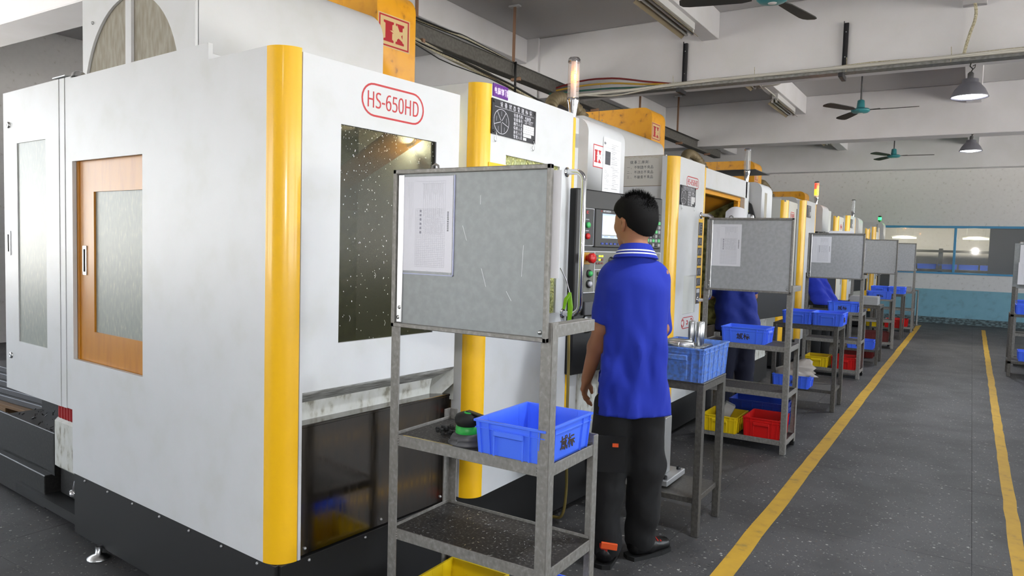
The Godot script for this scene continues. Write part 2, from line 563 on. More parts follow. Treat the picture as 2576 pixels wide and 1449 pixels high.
	m.emission = Color(0.85, 0.9, 0.15)
	m.emission_energy_multiplier = 1.3
	m = mat("amber_lit", Color(1, 0.6, 0.3), 0.5)
	m.emission_enabled = true
	m.emission = Color(1.0, 0.55, 0.25)
	m.emission_energy_multiplier = 1.8
	m = mat("signal_red_lit", Color(1, 0.2, 0.15), 0.5)
	m.emission_enabled = true
	m.emission = Color(1.0, 0.22, 0.14)
	m.emission_energy_multiplier = 2.2
	m = mat("signal_yellow_lit", Color(1, 0.85, 0.1), 0.5)
	m.emission_enabled = true
	m.emission = Color(1.0, 0.85, 0.12)
	m.emission_energy_multiplier = 2.5
	m = mat("signal_green_lit", Color(0.2, 1, 0.4), 0.5)
	m.emission_enabled = true
	m.emission = Color(0.2, 1.0, 0.42)
	m.emission_energy_multiplier = 3.0
	m = mat("tube_lit", Color(1, 1, 0.9), 0.5)
	m.emission_enabled = true
	m.emission = Color(1.0, 0.97, 0.75)
	m.emission_energy_multiplier = 3.0
	m = mat("flash_face", Color(1, 1, 1), 0.5)
	m.emission_enabled = true
	m.emission = Color(1.0, 1.0, 1.0)
	m.emission_energy_multiplier = 8.0
	m = mat("clear_tube", Color(0.9, 0.92, 0.92, 0.25), 0.05)
	m.transparency = BaseMaterial3D.TRANSPARENCY_ALPHA
	# --- people
	m = mat("skin", Color(0.62, 0.42, 0.30), 0.55)
	m.subsurf_scatter_enabled = true
	m.subsurf_scatter_strength = 0.08
	m = mat("hair", Color(0.10, 0.095, 0.09), 0.75)
	m.albedo_color = Color(0.075, 0.07, 0.07)
	m.metallic_specular = 0.25
	m = mat("shirt", Color(0.055, 0.155, 0.62), 0.85)
	m.rim_enabled = true
	m.rim = 0.25
	m.rim_tint = 0.6
	relief(m, noise_tex(71, 0.3, [0.0, 1.0], [grey(0.0), grey(1.0)], 256, 1), 0.02)
	m.uv1_triplanar = true
	m.uv1_scale = Vector3.ONE / 0.12
	m = mat("shirt_dark", Color(0.07, 0.16, 0.52), 0.85)
	m = mat("trousers_black", Color(0.055, 0.056, 0.062), 0.9)
	m = mat("trousers_navy", Color(0.06, 0.075, 0.16), 0.9)
	m = mat("orange_tab", Color(0.86, 0.32, 0.10), 0.7)
	m = mat("shoe", Color(0.035, 0.034, 0.035), 0.35)
	m = mat("lace_red", Color(0.70, 0.12, 0.08), 0.7)
	m = mat("stripe_white", Color(0.85, 0.86, 0.90), 0.8)
	m = mat("lip", Color(0.55, 0.30, 0.26), 0.5)
	m = mat("eye_white", Color(0.8, 0.78, 0.75), 0.3)

# ------------------------------------------------------------------ print drawn into images
func print_mat(called: String, im: Image, rough := 0.6, glow := 0.0) -> StandardMaterial3D:
	var m := mat(called, Color(1, 1, 1), rough)
	var t := ImageTexture.create_from_image(im)
	m.albedo_texture = t
	m.texture_repeat = false
	if glow > 0.0:
		m.albedo_color = Color(0.1, 0.1, 0.1)
		m.emission_enabled = true
		m.emission = Color.WHITE
		m.emission_operator = BaseMaterial3D.EMISSION_OP_MULTIPLY
		m.emission_texture = t
		m.emission_energy_multiplier = glow
	return m

func canvas(w: int, h: int, c: Color) -> Image:
	var im := Image.create(w, h, false, Image.FORMAT_RGB8)
	im.fill(c)
	return im

func stroke(im: Image, a: Vector2, b: Vector2, w: float, c: Color):
	var n := int(maxf(1.0, a.distance_to(b) / maxf(0.5, w * 0.35)))
	for i in n + 1:
		var p := a.lerp(b, float(i) / n)
		im.fill_rect(Rect2i(int(p.x - w / 2), int(p.y - w / 2), maxi(1, int(round(w))), maxi(1, int(round(w)))), c)

func ring(im: Image, ctr: Vector2, rx: float, ry: float, w: float, c: Color):
	var q := ctr + Vector2(rx, 0)
	for i in range(1, 49):
		var p := ctr + Vector2(cos(TAU * i / 48.0) * rx, sin(TAU * i / 48.0) * ry)
		stroke(im, q, p, w, c)
		q = p

# strokes of the characters that the place has, on a 10 x 10 field (x right, y down)
const GLYPH := {
	"电": [[2, 2, 8, 2, 8, 6, 2, 6, 2, 2], [2, 4, 8, 4], [5, 0, 5, 9, 9, 9, 9, 7]],
	"脑": [[1, 1, 1, 9, 0, 10], [1, 1, 3, 1, 3, 10], [1, 4, 3, 4], [1, 6, 3, 6], [6, 0, 7, 1], [5, 2, 9, 2], [5, 4, 5, 9, 9, 9, 9, 4], [6, 4, 8, 8], [8, 4, 6, 8]],
	"锣": [[2, 0, 0, 3], [1, 2, 4, 2], [1, 5, 4, 5], [2, 2, 2, 9, 4, 8], [5, 1, 9, 1, 9, 4, 5, 4, 5, 1], [6, 1, 6, 4], [8, 1, 8, 4], [7, 4, 5, 7], [6, 6, 9, 6, 8, 8, 5, 10], [6, 7, 7, 8]],
	"设": [[1, 1, 2, 2], [0, 4, 2, 4, 2, 9, 3, 8], [5, 1, 5, 3, 4, 4], [5, 1, 8, 1, 8, 3, 9, 4], [4, 5, 8, 5, 6, 8, 4, 10], [5, 6, 9, 10]],
	"备": [[4, 0, 1, 3], [3, 1, 8, 1, 5, 4, 0, 6], [3, 2, 9, 5], [2, 6, 8, 6, 8, 10, 2, 10, 2, 6], [2, 8, 8, 8], [5, 6, 5, 10]],
	"状": [[1, 2, 2, 4], [3, 0, 3, 10], [1, 7, 3, 6], [4, 3, 10, 3], [7, 0, 7, 4, 4, 10], [7, 4, 10, 10], [9, 1, 10, 2]],
	"态": [[1, 2, 9, 2], [5, 0, 5, 2, 1, 6], [5, 2, 9, 6], [5, 4, 6, 5], [1, 8, 0, 9], [3, 7, 3, 10, 7, 10, 7, 9], [5, 7, 6, 8], [8, 7, 10, 9]],
	"管": [[2, 0, 1, 2], [2, 1, 5, 1], [6, 0, 5, 2], [6, 1, 9, 1], [1, 4, 1, 3, 9, 3, 9, 4], [3, 5, 3, 10], [3, 5, 7, 5, 7, 7, 3, 7], [3, 8, 8, 8, 8, 10, 3, 10]],
	"理": [[0, 1, 4, 1], [0, 5, 4, 5], [0, 9, 4, 8], [2, 1, 2, 8], [5, 1, 9, 1, 9, 5, 5, 5, 5, 1], [5, 3, 9, 3], [7, 1, 7, 10], [5, 7, 9, 7], [4, 10, 10, 10]],
	"标": [[0, 3, 4, 3], [2, 0, 2, 10], [2, 4, 0, 7], [2, 4, 4, 6], [5, 2, 9, 2], [4, 5, 10, 5], [7, 5, 7, 10, 6, 9], [6, 6, 5, 8], [8, 6, 10, 8]],
	"识": [[1, 1, 2, 2], [0, 4, 2, 4, 2, 9, 3, 8], [4, 1, 9, 1, 9, 6, 4, 6, 4, 1], [5, 7, 4, 10], [8, 7, 10, 10]],
	"名": [[4, 0, 1, 4], [4, 1, 8, 1, 5, 5, 0, 7], [4, 3, 6, 4], [4, 6, 9, 6, 9, 10, 4, 10, 4, 6]],
	"称": [[4, 0, 1, 1], [0, 3, 4, 3], [2, 1, 2, 10], [2, 4, 0, 7], [2, 4, 4, 6], [6, 0, 5, 3], [5, 2, 10, 2, 9, 4], [7, 3, 7, 10, 6, 9], [6, 5, 5, 8], [8, 5, 10, 8]],
	"编": [[3, 0, 1, 3, 3, 3, 1, 6, 3, 6], [0, 9, 3, 8], [7, 0, 8, 1], [5, 2, 9, 2, 9, 4, 5, 4, 5, 2], [5, 4, 4, 10], [5, 6, 10, 6, 10, 10], [5, 8, 10, 8], [6, 6, 6, 10], [8, 6, 8, 10]],
	"号": [[3, 0, 7, 0, 7, 3, 3, 3, 3, 0], [1, 5, 9, 5], [4, 5, 3, 7, 8, 7, 7, 10, 5, 9]],
	"操": [[0, 3, 3, 3], [2, 0, 2, 10, 1, 9], [0, 7, 3, 6], [5, 0, 8, 0, 8, 2, 5, 2, 5, 0], [4, 3, 6, 3, 6, 5, 4, 5, 4, 3], [7, 3, 9, 3, 9, 5, 7, 5, 7, 3], [4, 7, 10, 7], [7, 6, 7, 10], [6, 7, 4, 10], [8, 7, 10, 10]],
	"作": [[3, 0, 0, 5], [2, 3, 2, 10], [5, 0, 4, 4], [5, 2, 10, 2], [7, 2, 7, 10], [7, 5, 10, 5], [7, 8, 10, 8]],
	"人": [[5, 0, 5, 4, 1, 10], [5, 4, 9, 10]],
	"员": [[3, 0, 7, 0, 7, 2, 3, 2, 3, 0], [2, 8, 2, 4, 8, 4, 8, 8], [5, 5, 4, 8, 1, 10], [6, 8, 9, 10]],
	"保": [[3, 0, 0, 5], [2, 3, 2, 10], [5, 1, 9, 1, 9, 4, 5, 4, 5, 1], [4, 6, 10, 6], [7, 4, 7, 10], [7, 6, 4, 9], [7, 6, 10, 9]],
	"养": [[3, 0, 4, 1], [7, 0, 6, 1], [2, 2, 8, 2], [2, 3, 8, 3], [1, 5, 9, 5], [5, 1, 5, 4, 1, 8], [5, 5, 9, 8], [4, 7, 3, 10], [7, 7, 7, 10]],
	"责": [[1, 1, 9, 1], [2, 3, 8, 3], [1, 5, 9, 5], [5, 0, 5, 5], [2, 9, 2, 6, 8, 6, 8, 9], [5, 7, 4, 9, 1, 10], [6, 9, 9, 10]],
	"任": [[3, 0, 0, 5], [2, 3, 2, 10], [9, 0, 4, 2], [3, 5, 10, 5], [7, 1, 7, 10], [4, 10, 10, 10]],
	"做": [[2, 0, 0, 4], [1, 3, 1, 10], [2, 3, 6, 3], [4, 1, 4, 5], [3, 6, 5, 6, 5, 9, 3, 9, 3, 6], [7, 0, 6, 4], [7, 2, 10, 2], [9, 2, 6, 10], [7, 4, 10, 10]],
	"事": [[1, 1, 9, 1], [3, 2, 7, 2, 7, 4, 3, 4, 3, 2], [2, 5, 8, 5, 8, 8, 2, 8], [0, 6.5, 10, 6.5], [5, 0, 5, 10, 4, 9]],
	"三": [[1, 1, 9, 1], [2, 5, 8, 5], [0, 9, 10, 9]],
	"二": [[2, 2, 8, 2], [0, 9, 10, 9]],
	"一": [[0, 5, 10, 5]],
	"原": [[1, 1, 10, 1], [1, 1, 1, 6, 0, 10], [6, 2, 5, 3], [3, 3, 9, 3, 9, 6, 3, 6, 3, 3], [3, 4.5, 9, 4.5], [6, 6, 6, 10, 5, 9], [4, 7, 3, 9], [8, 7, 9, 9]],
	"则": [[1, 7, 1, 1, 5, 1, 5, 7], [3, 2, 3, 6, 0, 10], [4, 7, 6, 9], [7, 2, 7, 7], [9, 0, 9, 10, 8, 9]],
	"不": [[1, 1, 9, 1], [6, 1, 1, 6], [5, 3, 5, 10], [6, 4, 9, 6]],
	"制": [[1, 0, 0, 3], [1, 2, 6, 2], [0, 4, 6, 4], [3, 0, 3, 10], [1, 9, 1, 6, 5, 6, 5, 9], [8, 1, 8, 7], [10, 0, 10, 10, 9, 9]],
	"造": [[1, 0, 2, 2], [0, 4, 2, 4, 2, 8, 0, 10], [2, 8, 4, 10, 10, 10], [5, 0, 4, 2], [4, 2, 9, 2], [4, 4, 10, 4], [7, 0, 7, 4], [5, 5, 9, 5, 9, 8, 5, 8, 5, 5]],
	"良": [[5, 0, 6, 1], [2, 1, 8, 1, 8, 5, 2, 5], [2, 3, 8, 3], [2, 1, 2, 9, 4, 8], [8, 6, 6, 7], [4, 5, 9, 10]],
	"品": [[3, 0, 7, 0, 7, 4, 3, 4, 3, 0], [0, 6, 4, 6, 4, 10, 0, 10, 0, 6], [6, 6, 10, 6, 10, 10, 6, 10, 6, 6]],
	"流": [[1, 0, 2, 1], [0, 3, 1, 4], [2, 5, 0, 10], [6, 0, 7, 1], [4, 2, 10, 2], [6, 2, 5, 4, 9, 4], [8, 3, 10, 5], [5, 6, 4, 10], [7, 6, 7, 9], [9, 6, 9, 9, 10, 9]],
	"出": [[5, 0, 5, 9], [2, 1, 2, 4, 8, 4, 8, 1], [1, 6, 1, 9, 9, 9, 9, 6]],
	"接": [[0, 3, 3, 3], [2, 0, 2, 10, 1, 9], [0, 7, 3, 6], [6, 0, 7, 1], [4, 2, 10, 2], [5, 3, 6, 4], [8, 3, 7, 4], [4, 5, 10, 5], [4, 7, 10, 7], [6, 6, 5, 8, 9, 10], [8, 7, 4, 10]],
	"受": [[8, 0, 2, 1], [3, 1, 3, 3], [5, 1, 5, 3], [7, 1, 6, 3], [1, 5, 1, 4, 9, 4, 9, 5], [2, 6, 8, 6, 5, 9, 1, 10], [3, 7, 9, 10]],
	"域": [[0, 3, 3, 3], [2, 0, 2, 8], [0, 9, 3, 8], [3, 2, 10, 2], [4, 4, 6, 4, 6, 6, 4, 6, 4, 4], [3, 9, 6, 8], [7, 0, 8, 7, 10, 10, 10, 8], [9, 4, 6, 10], [9, 0, 10, 1]],
	"潤": [[1, 0, 2, 1], [0, 3, 1, 4], [1, 7, 0, 10], [3, 0, 3, 10], [3, 1, 5, 1, 5, 4, 3, 4], [3, 2.5, 5, 2.5], [10, 1, 10, 10], [10, 1, 7, 1, 7, 4, 10, 4], [7, 2.5, 10, 2.5], [5, 6, 8, 6], [5, 7.5, 8, 7.5], [5, 9, 8, 9], [6.5, 6, 6.5, 9]],
	"、": [[2, 8, 4, 10]],
	":": [[2, 3, 2.3, 3.3], [2, 7.5, 2.3, 7.8]],
	"7": [[1, 0, 8, 0, 4, 10]],
	"#": [[3, 0, 2, 10], [7, 0, 6, 10], [1, 3, 9, 3], [1, 7, 9, 7]],
	"S": [[8, 1, 5, 0, 2, 2, 4, 4, 7, 6, 8, 8, 5, 10, 1, 9]],
	"X": [[1, 0, 8, 10], [8, 0, 1, 10]],
	"-": [[2, 5, 7, 5]],
	"0": [[4.5, 0, 2, 3, 2, 7, 4.5, 10, 7, 7, 7, 3, 4.5, 0]],
}

func write(im: Image, text: String, at: Vector2, size: Vector2, step: float, w: float, c: Color):
	var x := at.x
	for ch in text:
		if GLYPH.has(ch):
			var narrow := 0.55 if ch in "7#SX-0:" else 1.0
			for s in GLYPH[ch]:
				for i in range(0, s.size() - 2, 2):
					stroke(im, Vector2(x + s[i] * size.x * narrow / 10.0, at.y + s[i + 1] * size.y / 10.0), Vector2(x + s[i + 2] * size.x * narrow / 10.0, at.y + s[i + 3] * size.y / 10.0), w, c)
			x += step * narrow
		else:
			x += step * 0.5

func status_sign_image() -> Image:
	var ink := Color(0.80, 0.80, 0.83)
	var im := canvas(640, 264, Color(0.115, 0.12, 0.145))
	write(im, "设备状态管理标识", Vector2(110, 10), Vector2(36, 36), 61, 4.0, ink)
	stroke(im, Vector2(36, 56), Vector2(606, 56), 3, ink)
	ring(im, Vector2(130, 160), 104, 92, 4, ink)
	for i in 5:
		var a := -PI / 2 + PI / 5 + TAU * i / 5.0
		stroke(im, Vector2(130, 160), Vector2(130 + cos(a) * 104, 160 + sin(a) * 92), 4, ink)
		var b := a + PI / 5
		for k in 2:
			var p := Vector2(130 + cos(b) * 72, 150 + sin(b) * 64 + k * 18)
			stroke(im, p, p + Vector2(0, 10), 9, Color(0.45, 0.45, 0.48))
	im.fill_rect(Rect2i(122, 152, 16, 16), Color(0.05, 0.05, 0.05))
	var rows := ["设备名称:", "设备编号:", "操作人员", "保养人员", "责任人员", "管理人员"]
	for i in 6:
		write(im, rows[i], Vector2(304, 66 + i * 33), Vector2(27, 26), 34, 3.2, ink)
	write(im, "电脑锣", Vector2(470, 66), Vector2(26, 25), 32, 3.0, ink)
	stroke(im, Vector2(452, 96), Vector2(600, 96), 3, ink)
	write(im, "SX-007", Vector2(466, 100), Vector2(34, 24), 38, 3.4, ink)
	for s in [[446, 131, 168, 34], [446, 166, 168, 34], [448, 202, 124, 26], [448, 234, 50, 22]]:
		im.fill_rect(Rect2i(s[0], s[1], s[2], s[3]), Color(0.84, 0.84, 0.84))
		for k in 5:
			im.fill_rect(Rect2i(int(s[0] + s[2] * (0.1 + 0.17 * k)), int(s[1] + s[3] * 0.3), int(s[2] * 0.09), int(s[3] * 0.4)), Color(0.74, 0.74, 0.75))
	return im

func notice_image() -> Image:
	var ink := Color(0.42, 0.42, 0.42)
	var im := canvas(600, 450, Color(0.79, 0.78, 0.75))
	var brown := Color(0.50, 0.43, 0.33)
	im.fill_rect(Rect2i(0, 0, 600, 5), brown)
	im.fill_rect(Rect2i(0, 444, 600, 6), brown)
	im.fill_rect(Rect2i(0, 0, 6, 450), brown)
	im.fill_rect(Rect2i(594, 0, 6, 450), brown)
	var r := RandomNumberGenerator.new()
	r.seed = 8
	for i in 260:
		var d := Color(0.70, 0.66, 0.58).lerp(Color(0.76, 0.74, 0.69), r.randf())
		var w := r.randi_range(4, 26)
		im.fill_rect(Rect2i(r.randi_range(6, 590 - w), int(6 + absf(r.randfn(0, 14))), w, r.randi_range(1, 5)), d)
	write(im, "做事三原则:", Vector2(100, 70), Vector2(42, 46), 56, 4.5, ink)
	var rows := ["一、", "二、", "三、"]
	var text := ["不制造不良品", "不流出不良品", "不接受不良品"]
	for i in 3:
		write(im, rows[i], Vector2(54, 148 + i * 72), Vector2(36, 40), 50, 4.0, ink)
		write(im, text[i], Vector2(160, 148 + i * 72), Vector2(40, 42), 48, 4.5, ink)
	return im

func purple_image() -> Image:
	var im := canvas(256, 132, Color(0.36, 0.075, 0.50))
	write(im, "电脑锣7#", Vector2(18, 34), Vector2(50, 66), 60, 8.0, Color(0.86, 0.80, 0.90))
	return im

# a filled-in maintenance form, turned a quarter as it hangs in its sleeve
func form_image(sd: int, w: int, h: int) -> Image:
	var im := canvas(w, h, Color(0.865, 0.865, 0.89))
	var ink := Color(0.60, 0.60, 0.64)
	var r := RandomNumberGenerator.new()
	r.seed = sd
	var x0 := int(w * 0.30); var x1 := int(w * 0.86)
	var y0 := int(h * 0.05); var y1 := int(h * 0.95)
	for i in 16:
		var x := int(lerpf(x0, x1, i / 15.0))
		im.fill_rect(Rect2i(x, y0, 1, y1 - y0), ink)
	var ym := int(h * 0.34)
	for i in 33:
		var y := int(lerpf(ym, y1, i / 32.0))
		im.fill_rect(Rect2i(x0, y, x1 - x0, 1), ink)
	im.fill_rect(Rect2i(x0, y0, x1 - x0, 1), ink)
	im.fill_rect(Rect2i(x0, y0 + int(h * 0.025), x1 - x0, 1), ink)
	im.fill_rect(Rect2i(x0, y0 + 2, int((x1 - x0) * 0.22), ym - y0 - 3), Color(0.865, 0.865, 0.89))
	for c in 10:
		var x := int(lerpf(x0, x1, (c + 4.4) / 15.0))
		var yy := y0 + int(h * 0.03)
		while yy < y0 + h * r.randf_range(0.12, 0.2):
			im.fill_rect(Rect2i(x, yy, 2, r.randi_range(2, 4)), Color(0.55, 0.55, 0.58))
			yy += 5
	for row in 14:
		for c in 10:
			if r.randf() < 0.82:
				var p := Vector2(lerpf(x0, x1, (c + 4.2) / 15.0), lerpf(ym, y1, (row + 0.3) / 32.0))
				stroke(im, p, p + Vector2(5, 5), 1, Color(0.45, 0.45, 0.5))
	var tx := int(w * 0.905)
	for i in 11:
		im.fill_rect(Rect2i(tx, int(h * 0.37 + i * h * 0.019), int(w * 0.03), int(h * 0.013)), Color(0.28, 0.28, 0.30))
	for i in 6:
		im.fill_rect(Rect2i(int(w * 0.385), int(h * 0.35 + i * h * 0.045), int(w * 0.035), int(h * 0.025)), Color(0.50, 0.50, 0.55))
	for c in 4:
		var x := int(w * (0.15 + 0.03 * c))
		var yy := int(h * 0.06)
		while yy < h * [0.20, 0.55, 0.62, 0.44][c]:
			im.fill_rect(Rect2i(x, yy, 2, 3), Color(0.62, 0.62, 0.66))
			yy += r.randi_range(5, 8)
	return im

func sheet_image(sd: int) -> Image:
	var im := canvas(240, 620, Color(0.86, 0.86, 0.87))
	var r := RandomNumberGenerator.new()
	r.seed = sd
	im.fill_rect(Rect2i(28, 150, 70, 150), Color(0.28, 0.28, 0.30))
	ring(im, Vector2(22, 66), 9, 9, 6, Color(0.2, 0.2, 0.22))
	for i in 26:
		var y := 60 + i * 20
		im.fill_rect(Rect2i(110 if y < 330 else 130, y, r.randi_range(30, 100), 2 + (i % 3)), Color(0.55, 0.55, 0.57))
	for i in 5:
		im.fill_rect(Rect2i(14, 110 + i * 104, 210, 1), Color(0.5, 0.5, 0.52))
	for i in 4:
		ring(im, Vector2(40 + 26 * (i % 2), 380 + i * 34), 12, 14, 1.5, Color(0.6, 0.6, 0.6))
	im.fill_rect(Rect2i(30, 568, 50, 3), Color(0.4, 0.4, 0.4))
	im.fill_rect(Rect2i(120, 560, 80, 4), Color(0.35, 0.35, 0.35))
	return im

func screen_image() -> Image:
	var im := canvas(256, 300, Color(0.86, 0.88, 0.86))
	im.fill_rect(Rect2i(0, 0, 256, 22), Color(0.62, 0.72, 0.93))
	im.fill_rect(Rect2i(120, 8, 136, 12), Color(0.20, 0.32, 0.72))
	var r := RandomNumberGenerator.new()
	r.seed = 3
	for i in 15:
		im.fill_rect(Rect2i(12, 34 + i * 15, r.randi_range(20, 90), 3), Color(0.60, 0.64, 0.55))
		im.fill_rect(Rect2i(120, 34 + i * 15, r.randi_range(20, 100), 3), Color(0.55, 0.6, 0.6))
	im.fill_rect(Rect2i(0, 258, 256, 10), Color(0.25, 0.27, 0.27))
	im.fill_rect(Rect2i(0, 268, 256, 32), Color(0.70, 0.80, 0.95))
	for i in 6:
		im.fill_rect(Rect2i(12 + i * 40, 276, 26, 8), Color(0.35, 0.45, 0.75))
	return im

func warning_strip_image() -> Image:
	var im := canvas(120, 840, Color(0.13, 0.14, 0.17))
	var y := 0
	im.fill_rect(Rect2i(0, 0, 120, 34), Color(0.93, 0.74, 0.10))
	y = 34
	for i in 6:
		var h := 128 if i == 0 else 78
		im.fill_rect(Rect2i(8, y + 6, 46, h - 12), Color(0.20, 0.21, 0.25))
		stroke(im, Vector2(18, y + h - 16), Vector2(40, y + 16), 9, Color(0.66, 0.68, 0.72))
		for k in 4:
			im.fill_rect(Rect2i(60, y + 12 + k * int((h - 20) / 4.0), 48, 5), Color(0.55, 0.57, 0.62))
		y += h
		im.fill_rect(Rect2i(0, y, 120, 22), Color(0.93, 0.74, 0.10))
		y += 22
	im.fill_rect(Rect2i(14, y + 8, 92, 40), Color(0.80, 0.81, 0.83))
	y += 56
	while y < 832:
		im.fill_rect(Rect2i(16, y, 88, 6), Color(0.42, 0.44, 0.48))
		y += 15
	return im

# ------------------------------------------------------------------ the hall
const X0 := -10.95
const X1 := 7.6
const ZB := 7.4
const ZF := -19.1
const SLAB := 4.25
const BEAM := 3.46

func build_room():
	# floor: a bed and cast slabs with thin recessed joints between them
	var fl := struct("floor", box1(Vector3(X0 - 0.2, -0.2, ZF - 0.2), Vector3(X1 + 0.2, -0.006, ZB + 0.2)), M.joint)
	var sx := 1.32
	var sz := 1.32
	var slab_mesh: ArrayMesh
	var st0 := box1(Vector3(0.001, -0.03, -sz + 0.001), Vector3(sx - 0.001, 0, -0.001), 0.0006)
	st0.generate_normals()
	slab_mesh = st0.commit()
	var nx := 5
	var ax := -5.20
	for i in nx:
		for j in 16:
			var o := obj("floor_slab", slab_mesh, M.terrazzo, fl, Vector3(ax + i * sx, 0, 1.1 - j * sz))
			o.name = "floor_slab"
	var ex := ax + nx * sx
	var ez := 1.1 - 16 * sz
	for r in [[X0 - 0.1, ax, ZF - 0.1, ZB + 0.1], [ex, X1 + 0.1, ZF - 0.1, ZB + 0.1], [ax, ex, 1.1, ZB + 0.1], [ax, ex, ZF - 0.1, ez]]:
		if r[3] - r[2] > 0.02:
			obj("floor_field", box1(Vector3(r[0], -0.03, r[2]), Vector3(r[1], 0, r[3])), M.terrazzo, fl)
	# painted aisle lines
	for l in [[-0.945, -0.853, -18.15], [0.243, 0.312, -18.05]]:
		var st := S()
		var z := 6.0
		var off := 0.0
		while z > l[2]:
			var z2: float = maxf(l[2], z - 0.22)
			var o2 := rng.randf_range(-0.004, 0.004)
			quad(st, Vector3(l[0] + off, 0.0012, z), Vector3(l[0] + o2, 0.0012, z2), Vector3(l[1] + o2, 0.0012, z2), Vector3(l[1] + off, 0.0012, z))
			off = o2
			z = z2
		obj("painted_line", st, M.line_paint, fl)
	# ceiling slab
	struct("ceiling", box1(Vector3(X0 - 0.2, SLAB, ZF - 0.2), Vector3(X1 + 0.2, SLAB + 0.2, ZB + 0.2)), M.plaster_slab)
	# cross beams, their near faces 5.2 m apart, and the smaller joists along the hall
	for z in [7.05, 1.85, -3.35, -8.5, -13.7, -18.8]:
		struct("trim_1", box1(Vector3(X0, BEAM, z - 0.42), Vector3(X1, SLAB, z), 0.01), M.plaster)
	var zs := [6.63, 1.85, 1.43, -3.35, -3.77, -8.5, -8.92, -13.7, -14.12, -18.8]
	for x in [-7.92, -5.40, -2.82, -0.215, 2.40, 5.0]:
		for k in range(0, 10, 2):
			struct("trim_2", box1(Vector3(x, 3.94, zs[k + 1]), Vector3(x + 0.205, SLAB, zs[k]), 0.006), M.plaster)
	# pilaster at the corner of joist and beam
	struct("trim_3", box1(Vector3(-5.20, 3.46, -8.47), Vector3(-5.02, SLAB, -8.5), 0.0), M.plaster)
	# walls
	# left wall, windows at its near end only
	var stl := S()
	bx(stl, Vector3(X0 - 0.2, 0, -3.25), Vector3(X0, 0.9, ZB))
	bx(stl, Vector3(X0 - 0.2, 3.4, -3.25), Vector3(X0, SLAB, ZB))
	bx(stl, Vector3(X0 - 0.2, 0, ZF), Vector3(X0, SLAB, -3.25))
	bx(stl, Vector3(X0 - 0.2, 0.9, 1.2), Vector3(X0, 3.4, 2.0))
	bx(stl, Vector3(X0 - 0.2, 0.9, 5.8), Vector3(X0, 3.4, ZB))
	struct("wall_left", stl, M.wall_white)
	for w in [[-3.25, 1.2], [2.0, 5.8]]:
		var wl := node_in(numbered("window_2"), self)
		wl.set_meta("kind", "structure")
		var fl2 := S()
		for i in 4:
			var z := lerpf(w[0], w[1], i / 3.0)
			bx(fl2, Vector3(X0 - 0.1, 0.9, z - 0.03), Vector3(X0 - 0.05, 3.4, z + 0.03), 0.004)
		for y in [0.93, 2.5, 3.37]:
			bx(fl2, Vector3(X0 - 0.095, y - 0.03, w[0]), Vector3(X0 - 0.055, y + 0.03, w[1]), 0.004)
		obj("window_frame", fl2, M.frame_blue, wl)
		for i in 3:
			obj("pane", box1(Vector3(X0 - 0.08, 0.96, lerpf(w[0], w[1], i / 3.0) + 0.03), Vector3(X0 - 0.074, 3.34, lerpf(w[0], w[1], (i + 1) / 3.0) - 0.03)), M.window_glass, wl)
	# right wall with its band of windows
	var stw := S()
	bx(stw, Vector3(X1, 0, ZF), Vector3(X1 + 0.2, 1.0, ZB))
	bx(stw, Vector3(X1, 3.2, ZF), Vector3(X1 + 0.2, SLAB, ZB))
	var zp := [ZB, 3.4, -1.6, -2.2, -7.0, -7.6, -12.4, -13.0, -17.8, ZF]
	for i in range(0, 10, 2):
		bx(stw, Vector3(X1, 1.0, zp[i + 1]), Vector3(X1 + 0.2, 3.2, zp[i]))
	struct("wall_right", stw, M.wall_white)
	for k in 4:
		var za: float = zp[2 * k + 1]
		var zb: float = zp[2 * k + 2]
		var wr := node_in("window_%d" % (5 + k), self)
		wr.set_meta("kind", "structure")
		var fw := S()
		for i in 5:
			var z := lerpf(za, zb, i / 4.0)
			bx(fw, Vector3(X1 + 0.05, 1.0, z - 0.03), Vector3(X1 + 0.1, 3.2, z + 0.03), 0.004)
		for y in [1.03, 2.45, 3.17]:
			bx(fw, Vector3(X1 + 0.055, y - 0.03, zb), Vector3(X1 + 0.095, y + 0.03, za), 0.004)
		obj("window_frame", fw, M.frame_blue, wr)
		for i in 4:
			obj("pane", box1(Vector3(X1 + 0.07, 1.06, lerpf(za, zb, (i + 1) / 4.0) + 0.03), Vector3(X1 + 0.076, 3.14, lerpf(za, zb, i / 4.0) - 0.03)), M.window_glass, wr)
	# back wall, behind the camera, with a band of windows that let the daylight in
	var st := S()
	bx(st, Vector3(X0, 0, ZB), Vector3(X1, 0.85, ZB + 0.2))
	bx(st, Vector3(X0, 3.35, ZB), Vector3(X1, SLAB, ZB + 0.2))
	var piers := [X0, -10.6, -8.0, -7.7, -5.1, X1]
	for i in range(0, 6, 2):
		bx(st, Vector3(piers[i], 0.85, ZB), Vector3(piers[i + 1], 3.35, ZB + 0.2))
	struct("wall_back", st, M.wall_white)
	for w in [[-10.6, -8.0], [-7.7, -5.1]]:
		var wn := node_in(numbered("window_1"), self)
		wn.set_meta("kind", "structure")
		var fr := S()
		for x in [w[0], (w[0] + w[1]) / 2, w[1]]:
			bx(fr, Vector3(x - 0.03, 0.85, ZB + 0.05), Vector3(x + 0.03, 3.35, ZB + 0.1), 0.004)
		for y in [0.88, 2.5, 3.32]:
			bx(fr, Vector3(w[0], y - 0.03, ZB + 0.055), Vector3(w[1], y + 0.03, ZB + 0.095), 0.004)
		obj("window_frame", fr, M.frame_blue, wn)
		for k in 2:
			var xa := lerpf(w[0], w[1], k * 0.5)
			obj("pane", box1(Vector3(xa + 0.03, 0.91, ZB + 0.07), Vector3(xa + 1.27, 3.29, ZB + 0.076)), M.window_glass, wn)
